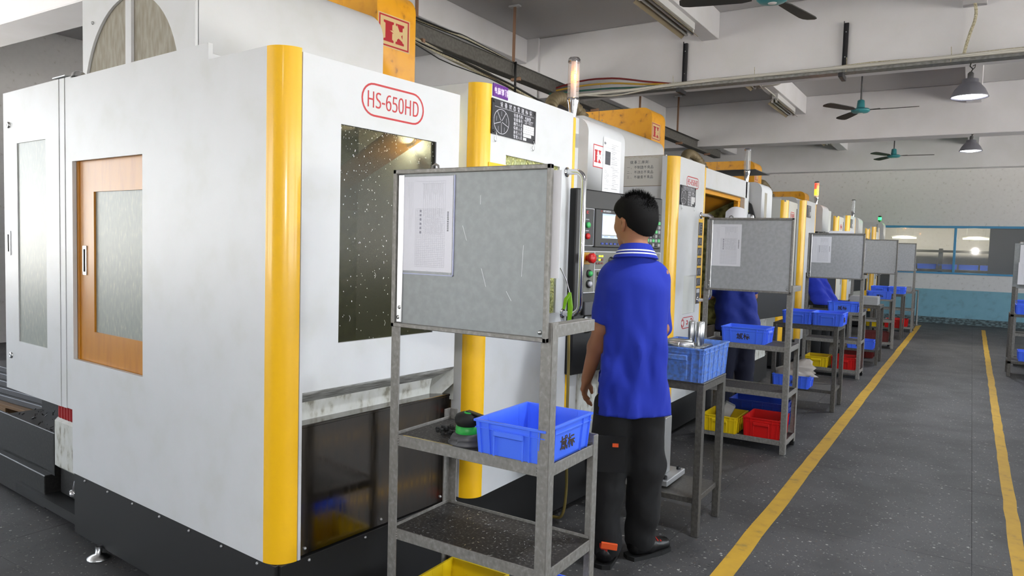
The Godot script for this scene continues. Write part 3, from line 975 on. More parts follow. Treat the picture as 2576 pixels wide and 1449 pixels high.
	# far wall: blue dado, white band, blue framed window strip, white above
	struct("wall_far", box1(Vector3(X0, 0.77, ZF - 0.2), Vector3(X1, 1.12, ZF)), M.wall_white)
	struct("wall_far", box1(Vector3(X0, 2.20, ZF - 0.2), Vector3(X1, SLAB, ZF)), M.wall_white)
	struct("wall_far", box1(Vector3(X0, 0.14, ZF - 0.2), Vector3(X1, 0.77, ZF)), M.wall_blue)
	struct("baseboard_far", box1(Vector3(X0, 0, ZF - 0.2), Vector3(X1, 0.14, ZF + 0.004)), M.wall_foot)
	struct("wall_far", box1(Vector3(X0, 1.12, ZF - 0.2), Vector3(-2.35, 2.20, ZF)), M.wall_white)
	struct("wall_far", box1(Vector3(2.9, 1.12, ZF - 0.2), Vector3(X1, 2.20, ZF)), M.wall_white)
	var wf := node_in("window_4", self)
	wf.set_meta("kind", "structure")
	var fr2 := S()
	for y in [[1.12, 1.16], [2.15, 2.20]]:
		bx(fr2, Vector3(-2.35, y[0], ZF - 0.08), Vector3(2.9, y[1], ZF + 0.02), 0.004)
	for x in [-2.35, -0.37, 1.5, 2.86]:
		bx(fr2, Vector3(x, 1.12, ZF - 0.08), Vector3(x + 0.05, 2.20, ZF + 0.015), 0.004)
	obj("window_frame", fr2, M.frame_blue, wf)
	for p in [[-2.30, -0.37, "window_glass"], [-0.32, 0.30, "window_glass"], [0.30, 1.5, "window_film"], [1.55, 2.86, "window_film"]]:
		obj("pane", box1(Vector3(p[0], 1.16, ZF - 0.05), Vector3(p[1], 2.15, ZF - 0.044)), M[p[2]], wf)

# the lit store room behind the far window
func build_far_room():
	struct("wall_store", box1(Vector3(-3.4, 0, -23.2), Vector3(3.4, 3.2, -23.0)), M.wall_white)
	struct("wall_store", box1(Vector3(-3.5, 0, -23.2), Vector3(-3.4, 3.2, ZF - 0.2)), M.wall_white)
	struct("wall_store", box1(Vector3(3.4, 0, -23.2), Vector3(3.5, 3.2, ZF - 0.2)), M.wall_white)
	struct("ceiling", box1(Vector3(-3.5, 3.2, -23.2), Vector3(3.5, 3.3, ZF - 0.2)), M.plaster_slab)
	struct("floor", box1(Vector3(-3.5, -0.1, -23.2), Vector3(3.5, 0, ZF - 0.2)), M.joint)
	for d in [[-1.55, "long lit fluorescent tube behind the left pane of the far window"], [0.05, "lit fluorescent tube behind the middle pane of the far window"]]:
		var t := thing("tube_light", d[1], "light", Vector3(d[0], 1.98, -21.9))
		var st := S()
		tube(st, [Vector3(-0.28, 0, 0), Vector3(0.28, 0, 0)], 0.018, 8)
		obj("lit_tube", st, M.tube_lit, t)
		obj("holder", box1(Vector3(-0.31, 0.02, -0.03), Vector3(0.31, 0.06, 0.03), 0.004), M.fixture_white, t)
		var rods := S()
		for x in [-0.2, 0.2]:
			tube(rods, [Vector3(x, 0.06, 0), Vector3(x, 1.22, 0)], 0.005, 6)
		obj("rod", rods, M.fixture_white, t)
		light_omni(t, Vector3(0, -0.08, 0.05), Color(1.0, 0.97, 0.86), 0.7, 0.1)
	var rk := thing("storage_rack", "dark steel storage rack standing behind the far window", "rack", Vector3(0, 0, -22.3))
	for x in [-2.9, -0.75, 0.9, 2.4]:
		obj("post", box1(Vector3(x, 0, -0.2), Vector3(x + 0.09, 1.72, 0.2), 0.004), M.iron_grey, rk)
	for y in [1.12, 1.62]:
		obj("shelf", box1(Vector3(-2.9, y, -0.25), Vector3(2.5, y + 0.06, 0.25), 0.004), M.iron_grey, rk)
	var bin := make_bin("bin_blue", 0.42, 0.30, 0.13, "parts_bin", "blue plastic bin on the rack behind the far window", "blue bins behind the far window")
	bin.position = Vector3(-2.45, 1.18, -22.25)
	for i in 7:
		var b := copy(bin)
		b.position = Vector3(-1.95 + i * 0.47, 1.18, -22.25)

func copy(o: Node3D, label := "", group := "") -> Node3D:
	var c: Node3D = o.duplicate()
	var base := String(o.name)
	var re := RegEx.create_from_string("_[0-9]{3}$")
	base = re.sub(base, "")
	c.name = numbered(base)
	add_child(c)
	if label != "":
		c.set_meta("label", label)
	if group != "":
		c.set_meta("group", group)
	return c

# ------------------------------------------------------------------ under the ceiling
func pendant(at: Vector3, hang: float, label: String, energy: float):
	var t := thing("pendant_lamp", label, "lamp", at, 0.0, "pendant lamps over the aisle")
	var st := S()
	lathe(st, Vector3.ZERO, [Vector2(0.158, 0.0), Vector2(0.163, 0.0), Vector2(0.160, 0.012), Vector2(0.13, 0.075), Vector2(0.085, 0.13), Vector2(0.07, 0.14), Vector2(0.07, 0.172), Vector2(0.045, 0.18), Vector2(0.0, 0.18)], 28)
	lathe(st, Vector3.ZERO, [Vector2(0.0, 0.165), Vector2(0.062, 0.13), Vector2(0.120, 0.075), Vector2(0.152, 0.012), Vector2(0.158, 0.0)], 28)
	obj("shade", st, M.shade_grey, t)
	st = S()
	lathe(st, Vector3.ZERO, [Vector2(0.0, -0.012), Vector2(0.06, -0.008), Vector2(0.12, 0.004), Vector2(0.148, 0.012), Vector2(0.12, 0.03), Vector2(0.0, 0.05)], 28)
	obj("glowing_lens", st, M.lamp_glow, t)
	st = S()
	lathe(st, Vector3(0, 0.18, 0), [Vector2(0.026, 0), Vector2(0.026, 0.05), Vector2(0.012, 0.065), Vector2(0.0, 0.065)], 12)
	obj("socket", st, M.iron_grey, t)
	st = S()
	tube(st, [Vector3(0, 0.24, 0), Vector3(0.015, 0.24 + hang * 0.3, 0.0), Vector3(-0.01, 0.24 + hang * 0.6, 0), Vector3(0.0, 0.24 + hang, 0)], 0.006, 6)
	tube(st, [Vector3(0, 0.25, 0), Vector3(0.03, 0.28, 0.01), Vector3(0.035, 0.31, 0.0), Vector3(0.012, 0.30, -0.01)], 0.004, 5)
	obj("cord", st, M.cable_black, t)
	light_spot(t, Vector3(0, -0.03, 0), Vector3.DOWN, Color(0.95, 0.975, 1.0), energy, 0.14, 84.0)

func ceiling_fan(at: Vector3, turn: float, label: String):
	var t := thing("ceiling_fan", label, "fan", at, 0.0, "ceiling fans over the aisle")
	var st := S()
	lathe(st, Vector3.ZERO, [Vector2(0.0, -0.030), Vector2(0.05, -0.029), Vector2(0.095, -0.02), Vector2(0.118, 0.0), Vector2(0.12, 0.014), Vector2(0.105, 0.03), Vector2(0.05, 0.036), Vector2(0.047, 0.05)], 28)
	obj("motor", st, M.fan_teal, t)
	st = S()
	lathe(st, Vector3.ZERO, [Vector2(0.0, -0.034), Vector2(0.03, -0.033), Vector2(0.034, -0.029)], 20)
	obj("badge", st, M.fixture_white, t)
	st = S()
	lathe(st, Vector3(0, 0.05, 0), [Vector2(0.052, 0), Vector2(0.044, 0.09), Vector2(0.03, 0.10), Vector2(0.0, 0.10)], 20)
	obj("collar", st, M.fan_teal, t)
	st = S()
	tube(st, [Vector3(0, 0.14, 0), Vector3(0, SLAB - at.y - 0.04, 0)], 0.011, 8)
	obj("down_rod", st, M.iron_grey, t)
	st = S()
	lathe(st, Vector3(0, SLAB - at.y - 0.07, 0), [Vector2(0.02, 0), Vector2(0.05, 0.03), Vector2(0.055, 0.07), Vector2(0, 0.07)], 16)
	obj("canopy", st, M.fan_teal, t)
	for k in 3:
		var b := node_in("blade", t, Vector3(0, 0.012, 0), turn + 120.0 * k)
		st = S()
		var prof := [[0.15, 0.030], [0.22, 0.055], [0.45, 0.066], [0.62, 0.070], [0.67, 0.060], [0.695, 0.03]]
		for i in prof.size() - 1:
			var p = prof[i]
			var q = prof[i + 1]
			var tilt := 0.16
			var A := Vector3(p[0], -tilt * p[1], p[1]); var B := Vector3(q[0], -tilt * q[1], q[1])
			var Cc := Vector3(q[0], tilt * q[1], -q[1]); var D := Vector3(p[0], tilt * p[1], -p[1])
			var u := Vector3(0, 0.004, 0)
			quad(st, A + u, D + u, Cc + u, B + u)
			quad(st, A - u, B - u, Cc - u, D - u)
			quad(st, A - u, A + u, B + u, B - u)
			quad(st, D - u, Cc - u, Cc + u, D + u)
		obj("vane", st, M.fan_blade, b)
		st = S()
		bar(st, Vector3(0.08, 0.0, 0), Vector3(0.24, 0.006, 0), 0.04, 0.008)
		obj("bracket", st, M.iron_grey, b)

func fluorescent(z0: float, z1: float, label: String):
	var c := (z0 + z1) / 2
	var L := absf(z1 - z0) / 2
	var t := thing("tube_fixture", label, "light fixture", Vector3(-2.715, 3.94, c), 0.0, "unlit tube fixtures under the joist")
	obj("body", box1(Vector3(-0.035, -0.075, -L), Vector3(0.055, 0.0, L), 0.004), M.fixture_white, t)
	var st := S()
	for s in [-1.0, 1.0]:
		var a := Vector3(s * 0.02, -0.078, -L)
		var b := Vector3(s * 0.095, -0.15, -L)
		var w := Vector3(0, 0, 2 * L)
		var n := Vector3(-s * 0.003, -0.003, 0)
		quad(st, a, b, b + w, a + w)
		quad(st, a + n, a + n + w, b + n + w, b + n)
		quad(st, b, b + n, b + n + w, b + w)
		quad(st, a, a + n, b + n, b)
		quad(st, a + w, b + w, b + n + w, a + n + w)
	obj("reflector", st, M.fixture_brown, t)
	for s in [-1.0, 1.0]:
		st = S()
		tube(st, [Vector3(s * 0.032, -0.118, -L + 0.03), Vector3(s * 0.032, -0.118, L - 0.03)], 0.014, 10)
		var tb := obj("fluorescent_tube", st, M.tube_off, t)
		for e in [-1.0, 1.0]:
			st = S()
			bx(st, Vector3(s * 0.032 - 0.016, -0.135, e * (L - 0.02) - 0.012), Vector3(s * 0.032 + 0.016, -0.075, e * (L - 0.02) + 0.012), 0.003)
			obj("lamp_holder", st, M.fixture_white, tb)

func cable(called: String, pts: Array, r: float, m: Material, label: String, group := "") -> MeshInstance3D:
	# smooth the points first
	var cv := Curve3D.new()
	for i in pts.size():
		var p: Vector3 = pts[i]
		var a: Vector3 = pts[maxi(0, i - 1)]
		var b: Vector3 = pts[mini(pts.size() - 1, i + 1)]
		cv.add_point(p, -(b - a) / 6.0, (b - a) / 6.0)
	cv.bake_interval = 0.05
	var st := S()
	tube(st, Array(cv.tessellate(4, 3)), r, 8)
	var o := obj(called, st, m)
	tag(o, label, "cable" if called.contains("cable") else ("hose" if called.contains("hose") else "pipe"), group)
	return o

func build_ceiling_things():
	pendant(Vector3(-0.11, 3.05, -8.40), 0.10, "glowing grey cone pendant lamp hanging under the cable tray", 5.0)
	pendant(Vector3(-0.115, 3.19, -13.76), 0.05, "glowing grey cone pendant lamp farther down the aisle, below the second beam", 5.0)
	pendant(Vector3(-0.11, 3.05, -3.20), 0.17, "glowing grey cone pendant lamp over the near end of the aisle", 5.0)
	pendant(Vector3(-0.11, 3.05, 2.0), 0.17, "glowing grey cone pendant lamp behind the start of the aisle", 5.0)
	ceiling_fan(Vector3(-1.40, 3.43, -5.85), 77.0, "teal ceiling fan with dark blades in the first bay before the cable tray")
	ceiling_fan(Vector3(-1.39, 3.44, -10.95), 0.0, "teal ceiling fan with dark blades in the bay behind the cable tray")
	ceiling_fan(Vector3(-1.42, 3.45, -16.25), 3.0, "teal ceiling fan with dark blades in the last bay before the far wall")
	fluorescent(-6.45, -7.78, "unlit twin tube fixture in the first bay, beside the near fan")
	fluorescent(-9.40, -10.72, "unlit twin tube fixture just behind the cable tray")
	fluorescent(-11.75, -13.05, "unlit twin tube fixture in front of the second beam")
	fluorescent(-15.5, -16.8, "unlit tube fixture in the last bay")
	var st := S()
	tube(st, [Vector3(-2.70, 3.90, -10.70), Vector3(-2.70, 3.90, -11.76)], 0.010, 6)
	var o := obj("conduit_pipe", st, M.pipe_white)
	tag(o, "short white conduit joining two unlit tube fixtures", "pipe")
	cable("conduit_pipe", [Vector3(-2.42, 4.25, -10.9), Vector3(-2.42, 4.0, -10.9), Vector3(-2.45, 3.90, -10.9), Vector3(-2.58, 3.88, -10.9), Vector3(-2.70, 3.885, -10.95)], 0.012, M.pipe_white, "white conduit curving down from the ceiling to a tube fixture")
	# cable tray along the first beam
	var tr := thing("cable_tray", "perforated zinc cable tray running along the bottom of the first beam", "tray", Vector3(0, 3.38, -8.35))
	st = S()
	bx(st, Vector3(-4.5, 0.0, -0.07), Vector3(X1, 0.005, 0.06))
	bx(st, Vector3(-4.5, 0.0, -0.075), Vector3(X1, 0.075, -0.07))
	bx(st, Vector3(-4.5, 0.0, 0.06), Vector3(X1, 0.03, 0.065))
	obj("channel", st, M.tray_zinc, tr)
	for x in [-3.0, -1.255, 0.75, 2.75]:
		st = S()
		bx(st, Vector3(x - 0.022, 0.09, -0.15), Vector3(x + 0.022, 0.555, -0.118), 0.003)
		bx(st, Vector3(x - 0.024, 0.09, -0.118), Vector3(x - 0.018, 0.57, -0.10), 0.001)
		obj("hanger", st, M.strut_black, tr)
		st = S()
		bx(st, Vector3(x - 0.025, -0.05, -0.15), Vector3(x + 0.02, -0.001, 0.085), 0.004)
		obj("support_arm", st, M.strut_black, tr)
		st = S()
		for y in [0.2, 0.46]:
			ball(st, Vector3(x, y, -0.116), 0.007, 6)
		obj("bolt", st, M.alu_matt, tr)
	for k in 9:
		var xk := -4.0 + k * 0.93
		st = S()
		tube(st, [Vector3(xk, 0.0, 0.07), Vector3(xk + 0.002, 0.09, 0.06), Vector3(xk + rng.randf_range(-0.01, 0.01), 0.15, 0.055)], 0.003, 5)
		obj("cable_tie", st, M.hose_cream, tr)
	cable("white_pipe", [Vector3(-4.55, 3.395, -8.26), Vector3(-3.6, 3.40, -8.262), Vector3(-2.6, 3.425, -8.265), Vector3(0.5, 3.425, -8.265), Vector3(4, 3.425, -8.265), Vector3(X1, 3.425, -8.265)], 0.019, M.pipe_white, "white plastic pipe lying along the front of the cable tray")
	for k in 5:
		var pts := []
		for i in 22:
			var x := -4.4 + i * 0.57
			var sag := 0.06 * exp(-pow((x + 3.75) / 0.45, 2.0))
			pts.append(Vector3(x, 3.405 + 0.018 * (k % 3) + rng.randf_range(-0.008, 0.012) - sag * (0.4 + 0.25 * k), -8.33 + 0.022 * k + rng.randf_range(-0.006, 0.006)))
		cable("tray_cable", pts, 0.008, [M.cable_grey, M.pipe_white, M.hose_cream, M.cable_grey, M.pipe_white][k], "thin pale cable lying loosely in the cable tray along the beam", "cables in the tray")
	for c in [["cable_red", 0.0, "dark red"], ["cable_yellow", -0.06, "yellow"], ["cable_green", -0.12, "dark green"]]:
		cable("sagging_cable", [Vector3(-4.62, 3.46 + c[1] * 0.4, -8.1), Vector3(-4.25, 3.56 + c[1], -8.22), Vector3(-3.85, 3.57 + c[1], -8.28), Vector3(-3.45, 3.50 + c[1] * 0.6, -8.30), Vector3(-3.1, 3.44, -8.31)], 0.011, M[c[0]], c[2] + " cable crossing from the dark trunking to the cable tray")
	# dark trunking along the row of machines
	var tk := thing("cable_trunking", "long dark grey cable trunking hanging above the machines", "trunking", Vector3(-4.607, 3.42, 0))
	st = S()
	bx(st, Vector3(-0.07, 0.0, -15.2), Vector3(0.07, 0.145, -1.0), 0.006)
	obj("trunk", st, M.trough_dark, tk)
	st = S()
	bx(st, Vector3(-0.074, 0.145, -15.2), Vector3(0.074, 0.152, -1.0), 0.002)
	obj("lid", st, M.trough_dark, tk)
	for z in [-2.0, -3.74, -5.48, -7.218, -9.3, -11.0, -12.76, -14.4]:
		st = S()
		bx(st, Vector3(-0.014, 0.15, z - 0.012), Vector3(0.014, SLAB - 3.42, z + 0.012), 0.002)
		var rod := obj("hanger_rod", st, M.rust, tk)
		obj("ceiling_plate", box1(Vector3(-0.07, SLAB - 3.42 - 0.02, z - 0.03), Vector3(0.07, SLAB - 3.42, z + 0.03), 0.003), M.fixture_white, rod)
		obj("clamp", box1(Vector3(-0.02, -0.03, z - 0.02), Vector3(0.10, 0.01, z + 0.02), 0.004), M.rust, rod)
	cable("hose_bundle", [Vector3(-4.55, 3.44, -4.6), Vector3(-4.55, 3.40, -5.4), Vector3(-4.54, 3.345, -6.1), Vector3(-4.54, 3.31, -6.9), Vector3(-4.50, 3.20, -7.6), Vector3(-4.40, 3.12, -8.2), Vector3(-4.2, 3.05, -8.7)], 0.028, M.hose_cream, "cream corrugated hose slung under the dark trunking")
	for k in 3:
		cable("slack_cable", [Vector3(-4.52, 3.42 + 0.01 * k, -4.8), Vector3(-4.50, 3.37 - 0.04 * k, -5.7), Vector3(-4.52, 3.35 - 0.03 * k, -6.6), Vector3(-4.48, 3.20, -7.5), Vector3(-4.2, 3.0 - 0.04 * k, -8.4), Vector3(-3.6, 2.85, -8.9 - 0.1 * k)], 0.006, M.cable_grey if k < 2 else M.cable_black, "thin slack cable hanging along the cream hose", "slack cables under the trunking")
	cable("black_cable", [Vector3(-4.53, 3.58, -7.15), Vector3(-4.50, 3.52, -7.1), Vector3(-4.50, 3.3, -7.1), Vector3(-4.49, 3.0, -7.1), Vector3(-4.40, 2.7, -7.1)], 0.014, M.cable_black, "thick black cable looped over the trunking and hanging straight down")
	cable("black_cable", [Vector3(-4.53, 3.40, -5.0), Vector3(-4.50, 3.36, -6.0), Vector3(-4.44, 3.28, -6.9), Vector3(-4.3, 3.12, -7.8), Vector3(-4.0, 2.95, -8.6)], 0.012, M.cable_black, "black cable running beside the cream hose above the machines")
	for k in 4:
		cable("trunking_cable", [Vector3(-4.56 + 0.02 * k, 3.585, -1.5), Vector3(-4.56 + 0.02 * k, 3.59, -5.4), Vector3(-4.54, 3.60 + 0.01 * k, -6.2), Vector3(-4.55, 3.575, -7.2), Vector3(-4.56, 3.58, -10), Vector3(-4.56 + 0.02 * k, 3.58, -15)], 0.008, [M.cable_black, M.hose_cream, M.cable_grey, M.cable_black][k], "cable lying on top of the dark trunking", "cables on the trunking")
	# conduit down the beam beside the lamp, with its box
	tag(struct("trim_4", box1(Vector3(-0.215, 3.94, -8.48), Vector3(-0.01, 4.25, -8.40), 0.004), M.plaster), "small plaster block where the joist meets the first beam", "trim")
	cable("wall_conduit", [Vector3(-0.13, 4.02, -8.38), Vector3(-0.10, 3.88, -8.39), Vector3(-0.105, 3.78, -8.40), Vector3(-0.135, 3.68, -8.42), Vector3(-0.165, 3.55, -8.42), Vector3(-0.18, 3.45, -8.40)], 0.014, M.hose_cream, "bent cream conduit running down the beam to the cable tray")
	# ribbed extraction ducts behind the machine heads
	for d in [[-6.15, 2.62, 0.38, "first"], [-9.85, 2.55, 0.44, "second"], [-13.9, 2.5, 0.4, "third"]]:
		var pts := []
		var rad := []
		for i in 85:
			var a := PI * 1.12 * i / 84.0 - 0.12
			pts.append(Vector3(-3.25 - 0.1 * sin(a), d[1] + sin(a) * 0.27, d[0] + cos(a) * d[2]))
			rad.append(0.062 if i % 4 < 2 else 0.050)
		var s2 := S()
		tube(s2, pts, rad, 12)
		var du := obj("ribbed_duct", s2, M.duct_brown)
		tag(du, "brown ribbed duct arching behind the %s orange machine head beyond the near one" % d[3], "duct", "ribbed ducts behind the machines")
	# the photographer's flash, outside the picture; its light makes the streak on the yellow columns
	var fl := thing("flash_lamp", "photo flash head with white front on a black tripod", "lamp", Vector3(0.16, 0, 0.30))
	for k in 3:
		var a := TAU * k / 3.0
		var s3 := S()
		tube(s3, [Vector3(0, 0.75, 0), Vector3(cos(a) * 0.42, 0.01, sin(a) * 0.42)], 0.011, 8)
		obj("leg", s3, M.black, fl)
	var sp := S()
	tube(sp, [Vector3(0, 0.25, 0), Vector3(0, 1.68, 0)], 0.013, 8)
	obj("pole", sp, M.black, fl)
	var hd := node_in("head", fl, Vector3(0, 1.78, 0))
	var aim := Vector3(-0.50, 0.12, -0.86).normalized()
	hd.transform.basis = Basis.looking_at(aim)
	var hs := S()
	bx(hs, Vector3(-0.075, -0.075, -0.02), Vector3(0.075, 0.075, 0.24), 0.012)
	obj("housing", hs, M.black, hd)
	hs = S()
	lathe(hs, Vector3(0, 0, -0.02), [Vector2(0.07, 0), Vector2(0.115, 0.08), Vector2(0.12, 0.08), Vector2(0.075, -0.005)], 20, Vector3(0, 0, -1))
	obj("reflector", hs, M.alu_matt, hd)
	hs = S()
	lathe(hs, Vector3(0, 0, -0.095), [Vector2(0.0, 0.004), Vector2(0.11, 0.0)], 20, Vector3(0, 0, -1))
	obj("flash_front", hs, M.flash_face, hd)
	light_spot(hd, Vector3(0, 0, -0.13), Vector3(0, 0, -1), Color(1.0, 0.985, 0.965), FLASH, 0.10, 75.0)

const FLASH := 2.2

# ------------------------------------------------------------------ machining centres
# local axes of a machine: origin at its left front corner on the floor, +x towards the aisle, -z along the row
func in_poly(im: Image, poly: Array, c: Color):
	var p := PackedVector2Array(poly)
	for y in im.get_height():
		for x in im.get_width():
			if Geometry2D.is_point_in_polygon(Vector2(x + 0.5, y + 0.5), p):
				im.set_pixel(x, y, c)

func logo_image(back: Color, red: Color, framed: bool) -> Image:
	var im := canvas(128, 112, back)
	if framed:
		for r in [[4, 4, 120, 5], [4, 103, 120, 5], [4, 4, 5, 104], [119, 4, 5, 104]]:
			im.fill_rect(Rect2i(r[0], r[1], r[2], r[3]), red)
	# slab letter with a star in its right half
	in_poly(im, [Vector2(22, 22), Vector2(62, 22), Vector2(62, 29), Vector2(56, 32), Vector2(56, 82), Vector2(62, 85), Vector2(62, 92), Vector2(22, 92), Vector2(22, 85), Vector2(29, 82), Vector2(29, 32), Vector2(22, 29)], red)
	in_poly(im, [Vector2(70, 22), Vector2(104, 22), Vector2(104, 29), Vector2(98, 32), Vector2(98, 82), Vector2(104, 85), Vector2(104, 92), Vector2(70, 92), Vector2(70, 85), Vector2(76, 82), Vector2(76, 32), Vector2(70, 29)], red)
	in_poly(im, [Vector2(56, 50), Vector2(76, 50), Vector2(76, 60), Vector2(56, 60)], red)
	var star := []
	for i in 10:
		var a := -PI / 2 - 0.15 + PI * i / 5.0
		var r := 34.0 if i % 2 == 0 else 12.5
		star.append(Vector2(80 + cos(a) * r, 58 + sin(a) * r))
	in_poly(im, star, back)
	return im

func quarter_column(st: SurfaceTool, r: float, y0: float, y1: float, o := Vector3.ZERO):
	# rounded corner between the +z side and the +x front, corner point at o
	st.set_smooth_group(3)
	var n := 10
	var c := o + Vector3(-r, 0, -r)
	for i in n:
		var a := PI / 2 * i / n
		var b := PI / 2 * (i + 1) / n
		var A := c + Vector3(sin(a) * r, 0, cos(a) * r)
		var B := c + Vector3(sin(b) * r, 0, cos(b) * r)
		quad(st, A + Vector3(0, y0, 0), A + Vector3(0, y1, 0), B + Vector3(0, y1, 0), B + Vector3(0, y0, 0))
	st.set_smooth_group(-1)
	for y in [y0, y1]:
		for i in n:
			var a := PI / 2 * i / n
			var b := PI / 2 * (i + 1) / n
			tri(st, c + Vector3(0, y, 0), c + Vector3(sin(a) * r, y, cos(a) * r), c + Vector3(sin(b) * r, y, cos(b) * r))
	quad(st, c + Vector3(0, y0, 0), c + Vector3(0, y1, 0), c + Vector3(0, y1, r), c + Vector3(0, y0, r))
	quad(st, c + Vector3(0, y0, 0), c + Vector3(r, y0, 0), c + Vector3(r, y1, 0), c + Vector3(0, y1, 0))

func text_on(parent: Node, s: String, at: Vector3, width: float, height: float, m: Material, turn := 90.0, bold := false):
	var tm := TextMesh.new()
	var f := SystemFont.new()
	f.font_names = PackedStringArray(["Droid Sans"])
	f.font_weight = 700 if bold else 400
	tm.font = f
	tm.text = s
	tm.font_size = 64
	tm.pixel_size = 0.002
	tm.depth = 0.004
	var bb := tm.get_aabb()
	var o := MeshInstance3D.new()
	o.mesh = tm
	o.material_override = m
	o.name = "lettering"
	parent.add_child(o, true)
	var b := Basis(Vector3.UP, deg_to_rad(turn))
	var sc := Vector3(width / bb.size.x, height / bb.size.y, 0.3)
	o.transform = Transform3D(b * Basis.from_scale(sc), at) * Transform3D(Basis.IDENTITY, -bb.get_center())

# a closed band in the y-z plane facing +x
func pill_outline(st: SurfaceTool, at: Vector3, w: float, h: float, t: float):
	var n := 12
	var pts := []
	var r := h / 2
	for i in n + 1:
		var a := -PI / 2 + PI * i / n
		pts.append(Vector2(w / 2 - r + cos(a) * r, sin(a) * r))
	for i in n + 1:
		var a := PI / 2 + PI * i / n
		pts.append(Vector2(-w / 2 + r + cos(a) * r, sin(a) * r))
	for i in pts.size():
		var p: Vector2 = pts[i]
		var q: Vector2 = pts[(i + 1) % pts.size()]
		var cp := Vector2(clampf(p.x, -w / 2 + r, w / 2 - r), 0)
		var cq := Vector2(clampf(q.x, -w / 2 + r, w / 2 - r), 0)
		var pi2 := cp + (p - cp) * (1.0 - t / r)
		var qi2 := cq + (q - cq) * (1.0 - t / r)
		var f := func(v: Vector2): return at + Vector3(0.0008, v.y, -v.x)
		quad(st, f.call(p), f.call(pi2), f.call(qi2), f.call(q))

func bolts(parent: Node, pts: Array, r := 0.006):
	for p in pts:
		if not mesh_cache.has(r):
			var st := S()
			ball(st, Vector3.ZERO, r, 8)
			st.generate_normals()
			mesh_cache[r] = st.commit()
		obj("bolt", mesh_cache[r], M.alu_matt, parent, p)

func tower_lamp(parent: Node, at: Vector3, lit: Array, short := false):
	var t := node_in("signal_lamp", parent, at)
	if short:
		var st := S()
		tube(st, [Vector3(0, 0, 0), Vector3(0, 0.14, 0)], 0.012, 8)
		lathe(st, Vector3(0, 0.14, 0), [Vector2(0.012, 0), Vector2(0.032, 0.03), Vector2(0.032, 0.045), Vector2(0.0, 0.045)], 12)
		obj("stem", st, M.iron_grey, t)
		st = S()
		lathe(st, Vector3(0, 0.185, 0), [Vector2(0.0, 0), Vector2(0.034, 0.0), Vector2(0.034, 0.06), Vector2(0.0, 0.06)], 12)
		obj("signal_light", st, M[lit[0]], t)
		light_omni(t, Vector3(0.06, 0.215, 0.03), Color(0.2, 1.0, 0.4), 0.04, 0.03)
		st = S()
		lathe(st, Vector3(0, 0.245, 0), [Vector2(0.034, 0), Vector2(0.03, 0.03), Vector2(0.0, 0.03)], 12)
		obj("cap", st, M.black, t)
		return
	var st := S()
	lathe(st, Vector3.ZERO, [Vector2(0.021, 0), Vector2(0.022, 0.03), Vector2(0.028, 0.075), Vector2(0.0335, 0.10), Vector2(0.034, 0.115), Vector2(0.0, 0.115)], 18)
	obj("stem", st, M.chrome, t)
	st = S()
	lathe(st, Vector3(0, 0.115, 0), [Vector2(0.032, 0), Vector2(0.032, 0.20)], 18)
	obj("clear_cover", st, M.clear_tube, t)
	st = S()
	bx(st, Vector3(-0.012, 0.115, -0.012), Vector3(0.012, 0.315, 0.012), 0.002)
	obj("core", st, M.fixture_white, t)
	st = S()
	lathe(st, Vector3(0, 0.31, 0), [Vector2(0.034, 0), Vector2(0.034, 0.016), Vector2(0.026, 0.026), Vector2(0.0, 0.028)], 18)
	obj("cap", st, M.chrome, t)
	if lit.size() == 1:
		for i in 6:
			st = S()
			for s in [-1.0, 1.0]:
				ball(st, Vector3(0.0125, 0.20 + 0.0115 * i, s * 0.0075), 0.0035, 6)
				ball(st, Vector3(s * 0.0075, 0.20 + 0.0115 * i, 0.0125), 0.0035, 6)
			obj("led_light", st, M[lit[0]], t)
		light_omni(t, Vector3(0.04, 0.23, 0.04), Color(1.0, 0.6, 0.3), 0.015, 0.02)
	elif lit.size() == 2:
		for i in 2:
			st = S()
			lathe(st, Vector3(0, 0.31 - 0.085 * (i + 1), 0), [Vector2(0.0, 0), Vector2(0.029, 0), Vector2(0.029, 0.083), Vector2(0, 0.083)], 14)
			obj("signal_light", st, M[lit[i]], t)
		light_omni(t, Vector3(0.06, 0.24, 0.04), Color(1.0, 0.5, 0.2), 0.05, 0.03)

